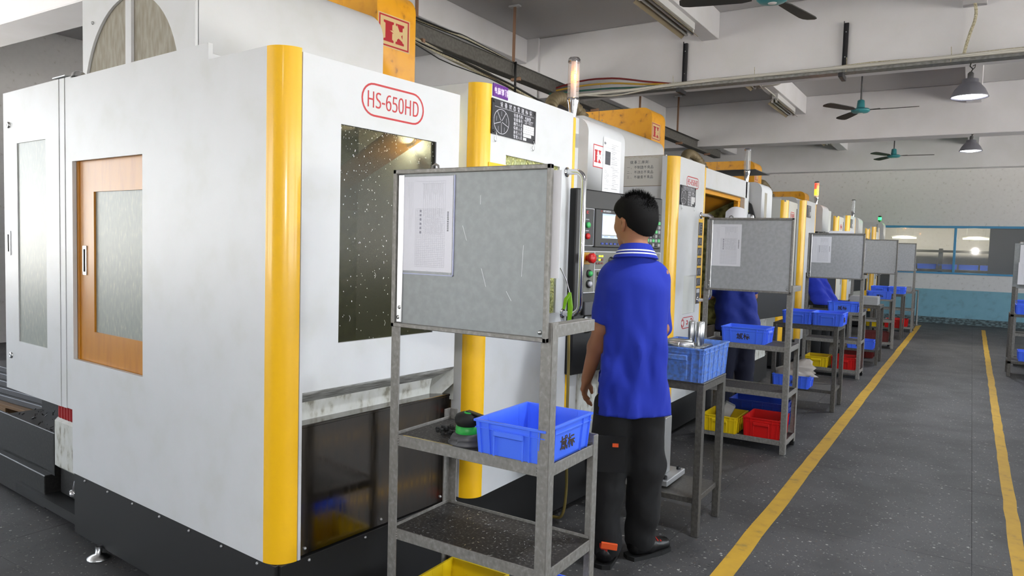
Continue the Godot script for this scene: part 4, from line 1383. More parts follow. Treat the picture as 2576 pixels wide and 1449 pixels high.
# the sliding door: corner point at the origin of its node, width w along -z
func sliding_door(parent: Node, xf: Transform3D, w: float, y1: float, hole: Array, opt: Dictionary):
	var d := Node3D.new()
	d.name = "sliding_door"
	parent.add_child(d, true)
	d.transform = xf
	var r := 0.075
	var st := S()
	quarter_column(st, r, 0.34, y1)
	obj("corner_column", st, M.yellow, d)
	st = S()
	bx(st, Vector3(-0.115 - opt.get("deep", 0.0), 0.34, -0.02), Vector3(-r, y1, 0.0), 0.002)
	obj("side_strip", st, M.white, d)
	st = S()
	var T := 0.02
	# front skin round the window hole
	var z0: float = -r
	var z1: float = -w
	var ha: float = hole[0]; var hb: float = hole[1]; var hy0: float = hole[2]; var hy1: float = hole[3]
	bx(st, Vector3(-T, 0.34, -ha), Vector3(0, y1, z0), 0.0)
	bx(st, Vector3(-T, 0.34, z1), Vector3(0, y1, -hb), 0.0)
	bx(st, Vector3(-T, 0.34, -hb), Vector3(0, hy0, -ha), 0.0)
	bx(st, Vector3(-T, hy1, -hb), Vector3(0, y1, -ha), 0.0)
	var skin := obj("skin", st, M.white, d)
	# window
	obj("window_pane", box1(Vector3(-0.018, hy0 - 0.005, -hb - 0.005), Vector3(-0.012, hy1 + 0.005, -ha + 0.005)), M.get(opt.get("pane", "door_glass")), d)
	if opt.get("pane", "") == "cracked_pane":
		# splinters of the cracked pane standing along the cut edge
		var sp := S()
		for i in 60:
			var zz := -lerpf(ha, hb, rng.randf())
			var yy := hy1 - absf(rng.randfn(0.0, 0.06))
			if rng.randf() < 0.55:
				zz = -hb + absf(rng.randfn(0.0, 0.03))
				yy = lerpf(hy0, hy1, rng.randf())
			var a := Vector3(-0.011 + rng.randf() * 0.008, yy, zz)
			var u := Vector3(0, rng.randf_range(-1, 1), rng.randf_range(-1, 1)).normalized() * rng.randf_range(0.01, 0.035)
			var v := Vector3(rng.randf_range(0.0, 0.006), rng.randf_range(-1, 1) * 0.012, rng.randf_range(-1, 1) * 0.012)
			tri(sp, a, a + u, a + v)
		obj("splinters", sp, M.cracked_pane, d).set_meta("kind", "stuff")
	# yellow trim on the free edge
	obj("edge_trim", box1(Vector3(-0.07, 0.42, z1 - 0.022), Vector3(0.006, y1 - 0.02, z1), 0.004), M.yellow, d)
	obj("back_liner", box1(Vector3(-0.115, 0.36, z1), Vector3(-0.035, y1 - 0.02, z0)), M.white, d)
	# chrome pull handle
	if opt.has("handle"):
		var hh: Array = opt.handle  # y low, y high
		var zc: float = z1 + 0.06
		var hx := 0.105
		st = S()
		var pts := [Vector3(0, hh[1], zc)]
		for i in 7:
			var a := PI / 2 * i / 6.0
			pts.append(Vector3(hx - 0.05 + sin(a) * 0.05, hh[1] - 0.05 + cos(a) * 0.05, zc))
		for i in 7:
			var a := PI / 2 * i / 6.0
			pts.append(Vector3(hx - 0.05 + cos(a) * 0.05, hh[0] + 0.05 - sin(a) * 0.05, zc))
		pts.append(Vector3(0, hh[0], zc))
		tube(st, pts, 0.0155, 12)
		var hn := obj("pull_handle", st, M.chrome, d)
		st = S()
		for y in hh:
			lathe(st, Vector3(0, y, zc), [Vector2(0.027, 0), Vector2(0.027, 0.006), Vector2(0.016, 0.009)], 14, Vector3(1, 0, 0))
		obj("rosette", st, M.chrome, hn)
	return d

func column_cover(parent: Node, x: float, depth: float, za: float, zb: float, y0: float, yf: float, r: float, arch: bool):
	# white sheet cover: profile in x-y, extruded along the row
	var p := PackedVector2Array()
	p.append(Vector2(x, y0))
	var n := 8
	for i in n + 1:
		var a := PI / 2 * i / n
		p.append(Vector2(x - r + cos(a) * r, yf + sin(a) * r))
	p.append(Vector2(x - depth, yf + r))
	p.append(Vector2(x - depth, y0))
	var st := S()
	# extrude along -z: frame u=x, v=y, w=z
	prism(st, p, absf(zb - za), Transform3D(Basis(Vector3(1, 0, 0), Vector3(0, 1, 0), Vector3(0, 0, 1)), Vector3(0, 0, -maxf(za, zb))), true)
	var cv := obj("column_cover", st, M.white, parent)
	if arch:
		# side plate with a round screened opening, split by an upright
		var pl := S()
		var zc := -minf(za, zb) + 0.004
		var cx := x - 0.55
		var cy := 2.13
		var R := 0.43
		var top := yf + r
		var m := 28
		var last := Vector2.ZERO
		for i in m:
			var a0 := PI * i / m
			var a1 := PI * (i + 1) / m
			var q0 := Vector2(cx + cos(a0) * R, cy + sin(a0) * R)
			var q1 := Vector2(cx + cos(a1) * R, cy + sin(a1) * R)
			quad(pl, Vector3(q0.x, q0.y, zc + 0.012), Vector3(q1.x, q1.y, zc + 0.012), Vector3(q1.x, top, zc + 0.012), Vector3(q0.x, top, zc + 0.012))
			quad(pl, Vector3(q0.x, q0.y, zc), Vector3(q1.x, q1.y, zc), Vector3(q1.x, q1.y, zc + 0.012), Vector3(q0.x, q0.y, zc + 0.012))
		bx(pl, Vector3(cx + R, y0, zc), Vector3(x, yf + r * 0.35, zc + 0.012))
		bx(pl, Vector3(x - depth + 0.02, y0, zc), Vector3(cx - R, top, zc + 0.012))
		bx(pl, Vector3(cx - 0.026, y0, zc - 0.002), Vector3(cx + 0.026, cy + R, zc + 0.0122))
		obj("arch_plate", pl, M.white, cv)
		obj("arch_screen", box1(Vector3(cx - R - 0.01, y0, zc - 0.006), Vector3(cx + R + 0.01, cy + R + 0.01, zc - 0.001)), M.fan_screen, cv)
		bolts(cv, [Vector3(cx - 0.34, cy + 0.36, zc + 0.014), Vector3(cx + 0.35, cy + 0.37, zc + 0.014)], 0.008)
	return cv

func spindle_head(parent: Node, x: float, za: float, zb: float, y0: float, top: float, depth: float, logo: String):
	var p := PackedVector2Array()
	var r := 0.10
	p.append(Vector2(x, y0))
	for i in 7:
		var a := PI / 2 * i / 6.0
		p.append(Vector2(x - r + cos(a) * r, top - r + sin(a) * r))
	p.append(Vector2(x - depth, top))
	p.append(Vector2(x - depth, y0))
	var st := S()
	prism(st, p, absf(zb - za), Transform3D(Basis.IDENTITY, Vector3(0, 0, -maxf(za, zb))), true)
	var hd := obj("spindle_head", st, M.orange, parent)
	var z := -minf(za, zb)
	var w := absf(zb - za)
	# seam and screws on the flank
	st = S()
	bx(st, Vector3(x - depth * 0.48, y0, z), Vector3(x - depth * 0.48 + 0.004, top - 0.002, z + 0.002))
	obj("seam", st, M.rust, hd)
	bolts(hd, [Vector3(x - depth * 0.45, top - 0.10, z + 0.002), Vector3(x - depth * 0.3, y0 + 0.3, z + 0.002)], 0.007)
	if logo != "":
		var lw := minf(0.235, w * 0.9)
		var lo := plate(Vector3(x + 0.0005, top - 0.15 - lw * 0.74, z - 0.006), Vector3(0, 0, -lw), Vector3(0, lw * 0.74, 0), 0.0012)
		obj("logo_plate", lo, M[logo], hd)
	return hd

func shell_common(t: Node, d: Dictionary):
	var W: float = d.width
	var D: float = d.depth
	# plinth on levelling feet
	var st := S()
	bx(st, Vector3(-0.03, 0.045, -W), Vector3(-0.004, 0.34, -0.02), 0.002)
	bx(st, Vector3(-1.62, 0.045, -0.03), Vector3(-0.02, 0.34, -0.004), 0.002)
	bx(st, Vector3(-D, 0.045, -W), Vector3(-0.03, 0.34, -W + 0.03))
	bx(st, Vector3(-D, 0.05, -W + 0.03), Vector3(-0.04, 0.10, -0.04))
	var pl := obj("plinth", st, M.plinth_black, t)
	var ps := []
	for k in 7:
		ps.append(Vector3(-0.12 - k * 0.23, 0.325, -0.002))
	for k in 9:
		ps.append(Vector3(-0.002, 0.325, -0.14 - k * (W - 0.25) / 8.0))
	bolts(pl, ps)
	for q in [[-1.33, 0.012], [-0.15, -0.15], [-0.15, -W + 0.2], [-D + 0.2, -W + 0.2], [-D + 0.2, -0.5]]:
		st = S()
		lathe(st, Vector3(q[0], 0, q[1]), [Vector2(0.0, 0.0), Vector2(0.05, 0.0), Vector2(0.05, 0.008), Vector2(0.03, 0.02), Vector2(0.014, 0.024), Vector2(0.014, 0.06)], 16)
		obj("levelling_foot", st, M.alu, t)
	# right side, back and roof close the enclosure
	obj("right_panel", box1(Vector3(-D, 0.34, -W), Vector3(-0.25, 2.14, -W + 0.02)), M.white, t)
	obj("back_panel", box1(Vector3(-D, 0.34, -W), Vector3(-D + 0.02, 2.14, -0.62)), M.white, t)
	obj("roof_sheet", box1(Vector3(-D, 2.10, -W), Vector3(-0.12, 2.115, -0.03)), M.white, t)
	# lining of the work space
	var a: float = d.open[0]
	var b: float = d.open[1]
	obj("liner_back", box1(Vector3(-0.95, 0.6, -b - 0.15), Vector3(-0.93, 2.09, -d.get("liner", a - 0.3))), M.olive, t)
	obj("liner_right", box1(Vector3(-0.93, 0.6, -b - 0.17), Vector3(-0.06, 2.09, -b - 0.15)), M.olive, t)
	obj("liner_floor", box1(Vector3(-0.95, 0.70, -b - 0.15), Vector3(-0.05, 0.72, -a + 0.3)), M.black_gap, t)
	st = S()
	quad(st, Vector3(-0.06, 2.06, -a + 0.3), Vector3(-0.06, 2.06, -b - 0.14), Vector3(-0.92, 1.66, -b - 0.14), Vector3(-0.92, 1.66, -a + 0.3))
	quad(st, Vector3(-0.06, 2.07, -a + 0.3), Vector3(-0.92, 1.67, -a + 0.3), Vector3(-0.92, 1.67, -b - 0.14), Vector3(-0.06, 2.07, -b - 0.14))
	obj("sloping_liner", st, M.orange_door, t)
	# frame of the opening
	obj("top_beam", box1(Vector3(-0.06, 2.035, -b - 0.06), Vector3(-0.005, d.get("beam_top", 2.205), -a), 0.004), M.white, t)
	obj("right_post", box1(Vector3(-0.12, 0.34, -b - 0.14), Vector3(-0.005, 2.205, -b), 0.006), M.white, t)
	st = S()
	bx(st, Vector3(-0.10, 2.0, -b + 0.005), Vector3(-0.05, 2.035, -a), 0.004)
	bx(st, Vector3(-0.10, 0.72, -b + 0.005), Vector3(-0.05, 2.0, -b + 0.075), 0.006)
	obj("inner_frame", st, M.orange, t)

func front_left(t: Node, d: Dictionary):
	# fixed front panel with its window, the chip sill and the steel apron below
	var r := 0.083
	var st := S()
	quarter_column(st, r, 0.34, d.y1)
	obj("corner_column", st, M.yellow, t)
	var a := r + 0.004
	var e: float = d.front_end
	var y1: float = d.y1 - 0.012
	var w: Array = d.front_window
	var T := 0.018
	st = S()
	bx(st, Vector3(-T, 0.95, -w[0]), Vector3(0, y1, -a))
	bx(st, Vector3(-T, 0.95, -e), Vector3(0, y1, -w[1]))
	bx(st, Vector3(-T, 0.95, -w[1]), Vector3(0, w[2], -w[0]))
	bx(st, Vector3(-T, w[3], -w[1]), Vector3(0, y1, -w[0]))
	obj("front_panel", st, M.white, t)
	# folded lower lip, smeared by the sliding door
	st = S()
	st.set_smooth_group(4)
	var lip := [Vector2(0, 0.95), Vector2(-0.003, 0.94), Vector2(-0.012, 0.932), Vector2(-0.075, 0.895)]
	for i in 3:
		quad(st, Vector3(lip[i].x, lip[i].y, -a - 0.012), Vector3(lip[i].x, lip[i].y, -e), Vector3(lip[i + 1].x, lip[i + 1].y, -e), Vector3(lip[i + 1].x, lip[i + 1].y, -a - 0.012))
	st.set_smooth_group(-1)
	obj("lower_lip", st, M.white_smear, t)
	st = S()
	# narrow strip beside the column down to the plinth
	bx(st, Vector3(-0.10, 0.34, -a - 0.012), Vector3(0, 0.95, -a))
	obj("edge_strip", st, M.white, t)
	obj("window_pane", box1(Vector3(-0.022, w[2] - 0.01, -w[1] - 0.01), Vector3(-0.010, w[3] + 0.01, -w[0] + 0.01)), M.door_glass, t)
	# dried coolant droplets on the pane
	var dr := S()
	for i in 420:
		var yy := lerpf(w[3], w[2], pow(rng.randf(), 1.9))
		var zz := -lerpf(w[0] + 0.006, w[1] - 0.008, rng.randf())
		var rr := rng.randf_range(0.0006, 0.0019)
		var hh := rr * rng.randf_range(1.0, 2.2)
		quad(dr, Vector3(-0.0095, yy - hh, zz), Vector3(-0.0095, yy, zz + rr), Vector3(-0.0095, yy + hh, zz), Vector3(-0.0095, yy, zz - rr))
	for i in 4:
		var yy := lerpf(w[2] + 0.03, w[2] + 0.28, rng.randf())
		var zz := -lerpf(w[0] + 0.02, w[1] - 0.02, rng.randf())
		tube(dr, [Vector3(-0.008, yy, zz), Vector3(-0.007, yy + 0.012, zz - 0.004), Vector3(-0.008, yy + 0.022, zz + 0.001)], 0.0006, 4)
	obj("dried_droplets", dr, M.white_print, t).set_meta("kind", "stuff")
	obj("window_reveal", box1(Vector3(-0.026, w[2], -w[1] + 0.0005), Vector3(-0.0005, w[3], -w[1] + 0.006)), M.iron_grey, t)
	st = S()
	bx(st, Vector3(-0.10, 0.80, -e), Vector3(-0.075, 0.90, -a - 0.012))
	obj("chip_sill", st, M.white_dirty, t)
	st = S()
	quad(st, Vector3(-0.10, 0.82, -e + 0.10), Vector3(-0.075, 0.90, -e + 0.06), Vector3(0.0, 0.95, -e), Vector3(0.0, 0.80, -e))
	quad(st, Vector3(-0.10, 0.82, -e + 0.10), Vector3(0.0, 0.80, -e), Vector3(0.0, 0.95, -e), Vector3(-0.075, 0.90, -e + 0.06))
	obj("sill_cheek", st, M.white_dirty, t)
	st = S()
	bx(st, Vector3(-0.03, 0.345, -e - 0.002), Vector3(-0.012, 0.825, -a - 0.014), 0.002)
	bx(st, Vector3(-0.09, 0.815, -e - 0.002), Vector3(-0.010, 0.828, -a - 0.014), 0.003)
	var ap := obj("apron", st, M.stainless, t)
	bolts(ap, [Vector3(-0.010, 0.37, -a - 0.04), Vector3(-0.010, 0.37, -e + 0.06), Vector3(-0.010, 0.37, -(a + e) / 2)])

func console(parent: Node, xf: Transform3D, detailed: bool):
	# operator panel: s along -z of its node, face towards +x
	var c := Node3D.new()
	c.name = "operator_panel"
	parent.add_child(c, true)
	c.transform = xf
	obj("panel_case", box1(Vector3(-0.14, 0.80, -0.86), Vector3(0, 1.815, 0.05), 0.006), M.black, c)
	obj("crt_bezel", box1(Vector3(0, 1.50, -0.83), Vector3(0.012, 1.715, -0.115), 0.006), M.black, c)
	obj("screen", plate(Vector3(0.0121, 1.552, -0.182), Vector3(0, 0, -0.40), Vector3(0, 0.137, 0), 0.001), M.screen, c)
	var st := S()
	bx(st, Vector3(0, 1.245, -0.845), Vector3(0.008, 1.48, -0.003), 0.003)
	obj("key_panel", st, M.panel_grey, c)
	if not detailed:
		return
	text_on(c, "MITSUBISHI", Vector3(0.013, 1.703, -0.225), 0.075, 0.010, M.white_print)
	st = S()
	tri(st, Vector3(0.013, 1.709, -0.172), Vector3(0.013, 1.698, -0.180), Vector3(0.013, 1.698, -0.164))
	tri(st, Vector3(0.013, 1.709, -0.172), Vector3(0.013, 1.698, -0.164), Vector3(0.013, 1.698, -0.180))
	obj("red_mark", st, M.btn_red, c)
	for i in 9:
		obj("soft_key", box1(Vector3(0.011, 1.516, -0.175 - i * 0.042 - 0.024), Vector3(0.015, 1.527, -0.175 - i * 0.042), 0.001), M.bin_navy, c)
	# keypad at the right of the screen
	for r in 7:
		for k in 5:
			obj("key", box1(Vector3(0.011, 1.513 + r * 0.027, -0.66 - k * 0.033 - 0.026), Vector3(0.017, 1.533 + r * 0.027, -0.66 - k * 0.033), 0.002), [M.key_grey, M.key_grey, M.black, M.btn_green][(r * 3 + k * 2) % 4], c)
	# power plate
	var pp := obj("power_plate", box1(Vector3(0, 1.506, -0.112), Vector3(0.005, 1.712, 0.0), 0.002), M.black, c)
	st = S()
	for e in [[1.507, 1.509, -0.110, -0.002], [1.709, 1.711, -0.110, -0.002], [1.507, 1.711, -0.004, -0.002], [1.507, 1.711, -0.110, -0.108]]:
		bx(st, Vector3(0.005, e[0], e[2]), Vector3(0.006, e[1], e[3]))
	obj("border", st, M.white_print, pp)
	obj("logo_plate", plate(Vector3(0.0052, 1.678, -0.03), Vector3(0, 0, -0.034), Vector3(0, 0.024, 0), 0.001), M.logo_dark, pp)
	for b in [[1.62, "btn_green"], [1.559, "btn_red"]]:
		st = S()
		lathe(st, Vector3(0.005, b[0], -0.052), [Vector2(0.0165, 0), Vector2(0.0165, 0.008), Vector2(0.014, 0.011), Vector2(0, 0.012)], 16, Vector3(1, 0, 0))
		obj("push_button", st, M[b[1]], pp)
		text_on(pp, "POWER", Vector3(0.006, b[0] + 0.030, -0.048), 0.03, 0.006, M.white_print)
	# emergency stop, indicators, selector, keys
	st = S()
	bx(st, Vector3(0.008, 1.405, -0.075), Vector3(0.014, 1.470, -0.012), 0.003)
	obj("stop_base", st, M.btn_yellow, c)
	st = S()
	lathe(st, Vector3(0.014, 1.440, -0.043), [Vector2(0.016, 0), Vector2(0.016, 0.018), Vector2(0.027, 0.022), Vector2(0.028, 0.042), Vector2(0.024, 0.047), Vector2(0, 0.049)], 20, Vector3(1, 0, 0))
	obj("stop_button", st, M.btn_red, c)
	st = S()
	for e in [[1.474, 1.477, -0.842, -0.006], [1.248, 1.251, -0.842, -0.006], [1.248, 1.477, -0.009, -0.006], [1.248, 1.477, -0.842, -0.839], [1.248, 1.477, -0.126, -0.123], [1.374, 1.377, -0.842, -0.126]]:
		bx(st, Vector3(0.008, e[0], e[2]), Vector3(0.009, e[1], e[3]))
	obj("panel_border", st, M.white_print, c)
	var names := ["led_green", "led_yellow_lit", "led_yellow_lit", "led_green", "led_yellow_lit", "led_red", "led_red", "led_red", "led_red"]
	for i in 9:
		obj("led_lamp", box1(Vector3(0.008, 1.446 - int(i / 3.0) * 0.020, -0.137 - (i % 3) * 0.025 - 0.018), Vector3(0.012, 1.456 - int(i / 3.0) * 0.020, -0.137 - (i % 3) * 0.025), 0.002), M[names[i]], c)
	for b in [[1.354, "btn_green"], [1.297, "btn_white"]]:
		st = S()
		lathe(st, Vector3(0.008, b[0], -0.071), [Vector2(0.022, 0), Vector2(0.022, 0.008), Vector2(0.015, 0.010)], 16, Vector3(1, 0, 0))
		var ring_o := obj("button_ring", st, M.black, c)
		st = S()
		lathe(st, Vector3(0.016, b[0], -0.071), [Vector2(0.0145, 0), Vector2(0.0145, 0.012), Vector2(0, 0.014)], 16, Vector3(1, 0, 0))
		obj("button_cap", st, M[b[1]], ring_o)
	for r in 3:
		for k in 3:
			obj("jog_key", box1(Vector3(0.008, 1.288 + r * 0.027, -0.150 - k * 0.036 - 0.025), Vector3(0.014, 1.308 + r * 0.027, -0.150 - k * 0.036), 0.002), M.btn_white if (r == 1 and k == 1) else M.black, c)
	st = S()
	lathe(st, Vector3(0.008, 1.423, -0.287), [Vector2(0.026, 0), Vector2(0.026, 0.004), Vector2(0.017, 0.006), Vector2(0.015, 0.026), Vector2(0, 0.027)], 16, Vector3(1, 0, 0))
	obj("selector_knob", st, M.black, c)
	# interface box and dial further down
	obj("interface_box", box1(Vector3(0, 1.125, -0.130), Vector3(0.02, 1.200, -0.030), 0.004), M.iron_grey, c)
	st = S()
	lathe(st, Vector3(0.0, 1.075, -0.085), [Vector2(0.052, 0), Vector2(0.052, 0.01), Vector2(0.040, 0.014), Vector2(0.040, 0.03), Vector2(0.034, 0.034), Vector2(0, 0.034)], 22, Vector3(1, 0, 0))
	ball(st, Vector3(0.04, 1.052, -0.10), 0.009, 8)
	obj("hand_dial", st, M.alu, c)

func logo_box(parent: Node, za: float, zb: float, x: float, back: float, detailed: bool):
	# white sheet box above the operator panel, rounded towards the aisle
	var p := PackedVector2Array([Vector2(x, 1.815)])
	var r := 0.085
	for i in 7:
		var a := PI / 2 * i / 6.0
		p.append(Vector2(x - r + cos(a) * r, 2.125 + sin(a) * r))
	p.append(Vector2(back, 2.21))
	p.append(Vector2(back, 1.815))
	var st := S()
	prism(st, p, absf(zb - za), Transform3D(Basis.IDENTITY, Vector3(0, 0, -zb)), true)
	var b := obj("panel_hood", st, M.white, parent)
	if detailed:
		obj("logo_plate", plate(Vector3(x + 0.0003, 1.945, -za - 0.065), Vector3(0, 0, -0.20), Vector3(0, 0.125, 0), 0.0012), M.logo_white, b)
	return b

func build_machines():
	print_mat("logo_cream", logo_image(Color(0.80, 0.70, 0.50), Color(0.66, 0.08, 0.13), true), 0.35)
	var lw := canvas(200, 125, Color(0.85, 0.86, 0.87))
	var red := Color(0.72, 0.07, 0.10)
	for q in [[0, 0, 200, 5], [0, 120, 200, 5], [0, 0, 5, 125], [195, 0, 5, 125]]:
		lw.fill_rect(Rect2i(q[0], q[1], q[2], q[3]), red)
	lw.blit_rect(logo_image(Color(0.85, 0.86, 0.87), red, false), Rect2i(16, 14, 96, 88), Vector2i(8, 20))
	write(lw, "潤", Vector2(124, 30), Vector2(62, 62), 64, 8, Color(0.10, 0.10, 0.12))
	print_mat("logo_white", lw, 0.5)
	print_mat("logo_dark", logo_image(Color(0.05, 0.05, 0.05), Color(0.72, 0.06, 0.08), false), 0.5)
	print_mat("screen", screen_image(), 0.3, 1.25)
	print_mat("status_sign", status_sign_image(), 0.4)
	print_mat("notice", notice_image(), 0.6)
	print_mat("purple_label", purple_image(), 0.4)
	print_mat("warning_strip", warning_strip_image(), 0.5)
	print_mat("sheet", sheet_image(4), 0.65)
	print_mat("form", form_image(5, 360, 520), 0.5)
	machine_one()
	machine_two()
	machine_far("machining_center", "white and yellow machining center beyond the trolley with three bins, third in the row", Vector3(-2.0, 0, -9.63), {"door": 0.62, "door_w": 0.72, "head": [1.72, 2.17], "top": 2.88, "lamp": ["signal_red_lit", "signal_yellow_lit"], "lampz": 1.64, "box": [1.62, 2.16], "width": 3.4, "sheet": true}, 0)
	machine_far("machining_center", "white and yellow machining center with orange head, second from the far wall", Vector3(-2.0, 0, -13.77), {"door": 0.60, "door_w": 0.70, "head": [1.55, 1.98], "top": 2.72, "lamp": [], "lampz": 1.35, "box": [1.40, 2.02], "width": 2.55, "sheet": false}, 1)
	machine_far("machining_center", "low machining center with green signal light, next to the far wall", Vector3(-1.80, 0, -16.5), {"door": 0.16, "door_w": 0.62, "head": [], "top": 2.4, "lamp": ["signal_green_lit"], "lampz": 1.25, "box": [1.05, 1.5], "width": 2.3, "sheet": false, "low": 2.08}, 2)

func machine_one():
	var t := thing("machining_center", "large white machining center with yellow corner columns and dark window, nearest the open hall", "machine", Vector3(-2.006, 0, -1.690), -4.5, "machining centers in a row")
	var d := {"width": 2.42, "depth": 2.45, "open": [1.02, 1.86], "liner": 0.12, "beam_top": 2.12, "y1": 2.16, "front_end": 0.918, "front_window": [0.259, 0.773, 1.116, 1.926]}
	shell_common(t, d)
	front_left(t, d)
	# left side
	var st := S()
	bx(st, Vector3(-0.448, 0.34, -0.018), Vector3(-0.083, 2.16, 0))
	bx(st, Vector3(-0.945, 0.34, -0.018), Vector3(-0.448, 2.222, 0))
	bx(st, Vector3(-1.625, 0.34, -0.018), Vector3(-0.945, 0.897, 0))
	bx(st, Vector3(-1.625, 1.835, -0.018), Vector3(-0.945, 2.222, 0))
	bx(st, Vector3(-1.625, 0.897, -0.018), Vector3(-1.607, 1.835, 0))
	obj("left_panel", st, M.white, t)
	obj("folded_edge", box1(Vector3(-0.62, 2.10, -0.10), Vector3(-0.46, 2.19, -0.02), 0.003), M.white, t)
	# orange sliding window in the side
	var sw := node_in("side_window", t)
	st = S()
	for q in [[-1.607, -1.443, 0.87, 1.86], [-0.993, -0.92, 0.87, 1.86], [-1.443, -0.993, 0.87, 1.040], [-1.443, -0.993, 1.691, 1.86]]:
		bx(st, Vector3(q[0], q[2], -0.045), Vector3(q[1], q[3], -0.024), 0.0)
	bx(st, Vector3(-1.607, 0.87, -0.024), Vector3(-1.585, 1.86, -0.019))
	obj("window_frame", st, M.orange_door, sw)
	obj("window_pane", box1(Vector3(-1.447, 1.036, -0.040), Vector3(-0.989, 1.695, -0.033)), M.pane_grey, sw)
	st = S()
	for q in [[-1.552, -1.512, 1.302, 1.318], [-1.552, -1.512, 1.424, 1.440], [-1.552, -1.542, 1.302, 1.440], [-1.522, -1.512, 1.302, 1.440]]:
		bx(st, Vector3(q[0], q[2], -0.024), Vector3(q[1], q[3], -0.019), 0.001)
	obj("flush_pull", st, M.alu, sw)
	obj("painted_recess", box1(Vector3(-1.542, 1.318, -0.026), Vector3(-1.522, 1.424, -0.0235)), M.black_gap, sw)  # flat black plate stands in for the shaded hollow of the pull
	# rear control cabinet
	var cb := node_in("control_cabinet", t)
	st = S()
	bx(st, Vector3(-1.69, 0.645, -0.55), Vector3(-1.625, 2.235, -0.004), 0.003)
	bx(st, Vector3(-2.44, 0.66, -0.55), Vector3(-1.69, 2.225, -0.03), 0.003)
	obj("cabinet_body", st, M.white, cb)
	var dr := node_in("cabinet_door", cb)
	st = S()
	var dx0 := -2.440
	var dx1 := -1.752
	bx(st, Vector3(dx0, 0.645, -0.026), Vector3(-2.262, 2.232, 0))
	bx(st, Vector3(-1.905, 0.645, -0.026), Vector3(dx1, 2.232, 0))
	bx(st, Vector3(-2.262, 0.645, -0.026), Vector3(-1.905, 0.916, 0))
	bx(st, Vector3(-2.262, 1.958, -0.026), Vector3(-1.905, 2.232, 0))
	bx(st, Vector3(dx1 + 0.006, 0.645, -0.026), Vector3(-1.694, 2.232, -0.002))
	obj("cabinet_skin", st, M.white, dr)
	obj("window_pane", box1(Vector3(-2.268, 0.91, -0.012), Vector3(-1.90, 1.964, -0.005)), M.pane_grey, dr)
	st = S()
	bx(st, Vector3(-2.405, 1.37, 0), Vector3(-2.355, 1.50, 0.004), 0.001)
	obj("flush_pull", st, M.alu, dr)
	obj("painted_recess", box1(Vector3(-2.390, 1.388, 0.0035), Vector3(-2.372, 1.482, 0.0048)), M.black_gap, dr)  # no hollow here: its shade is a thin black plate
	for y in [0.83, 2.06]:
		st = S()
		lathe(st, Vector3(-2.365, y, 0), [Vector2(0.017, 0), Vector2(0.017, 0.006), Vector2(0.012, 0.009), Vector2(0.005, 0.009), Vector2(0.004, 0.004), Vector2(0, 0.004)], 14, Vector3(0, 0, 1))
		obj("lock", st, M.alu, dr)
	st = S()
	bx(st, Vector3(-1.80, 2.236, -0.05), Vector3(-1.66, 2.242, 0.008), 0.001)
	lathe(st, Vector3(-1.60, 2.23, -0.03), [Vector2(0.032, 0), Vector2(0.028, 0.018), Vector2(0.012, 0.028), Vector2(0, 0.03)], 14)
	obj("hinge", st, M.alu, cb)
	# work lamp inside, behind the front window
	var wl := node_in("work_lamp", t, Vector3(-0.30, 2.02, -0.92))
	obj("lamp_case", box1(Vector3(-0.04, 0.0, -0.16), Vector3(0.04, 0.05, 0.16), 0.006), M.alu_matt, wl)
	obj("glowing_tube", box1(Vector3(-0.03, -0.012, -0.15), Vector3(0.03, 0.0, 0.15), 0.003), M.work_glow, wl)
	light_omni(wl, Vector3(0, -0.05, 0), Color(1.0, 1.0, 0.80), 0.9, 0.08)
	# bed, bellows below the cabinet
	obj("bed_casting", box1(Vector3(-1.92, 0.30, -0.42), Vector3(-1.60, 0.560, -0.03), 0.015), M.white_dirty, t)
	st = S()
	for i in 9:
		bx(st, Vector3(-1.88 + i * 0.032, 0.560, -0.22), Vector3(-1.88 + i * 0.032 + 0.023, 0.66, -0.035), 0.007)
	obj("red_bellows", st, M.red_bellows, t)
	# above: cover, head
	column_cover(t, -0.687, 1.02, 0.10, 1.10, 2.05, 2.523, 0.15, true)
	spindle_head(t, -0.80, 1.158, 1.445, 2.05, 2.86, 1.1, "logo_cream")
	# model name on the front
	st = S()
	pill_outline(st, Vector3(0.0, 2.0405, -0.5225), 0.338, 0.127, 0.0075)
	obj("name_outline", st, M.print_red, t)
	text_on(t, "HS-650HD", Vector3(0.0005, 2.0405, -0.5225), 0.275, 0.062, M.print_red)
	# door, placed where it stands: closed
	var inv := t.transform.affine_inverse()
	var dn: Node3D = sliding_door(t, inv * Transform3D(Basis.IDENTITY, Vector3(-1.852, 0, -2.655)), 0.862, 2.213, [0.205, 0.725, 1.148, 1.915], {"pane": "cracked_pane", "handle": [1.14, 1.895], "deep": 0.62})
	var pur := obj("purple_label", plate(Vector3(0.0003, 2.163, -0.080), Vector3(0, 0, -0.122), Vector3(0, 0.057, 0), 0.004), M.purple_label, dn)
	obj("caution_label", plate(Vector3(0.0003, 1.80, -0.062), Vector3(0, 0, -0.15), Vector3(0, 0.068, 0), 0.0015), M.label_yellow, dn)
	tower_lamp(t, inv * Vector3(-1.918, 2.205, -3.63), ["amber_lit"])
	# hood, operator panel
	var hn := node_in("panel_head", t)
	hn.transform = inv * Transform3D(Basis.IDENTITY, Vector3.ZERO)
	logo_box(hn, 3.60, 4.09, -1.80, -2.30, true)
	console(t, inv * Transform3D(Basis(Vector3.UP, deg_to_rad(-9.0)), Vector3(-1.80, 0, -3.55)), true)
	st = S()
	bx(st, Vector3(-2.0, 0.34, -4.25), Vector3(-1.84, 0.90, -3.66), 0.006)
	obj("panel_stand", st, M.white_dirty, hn)

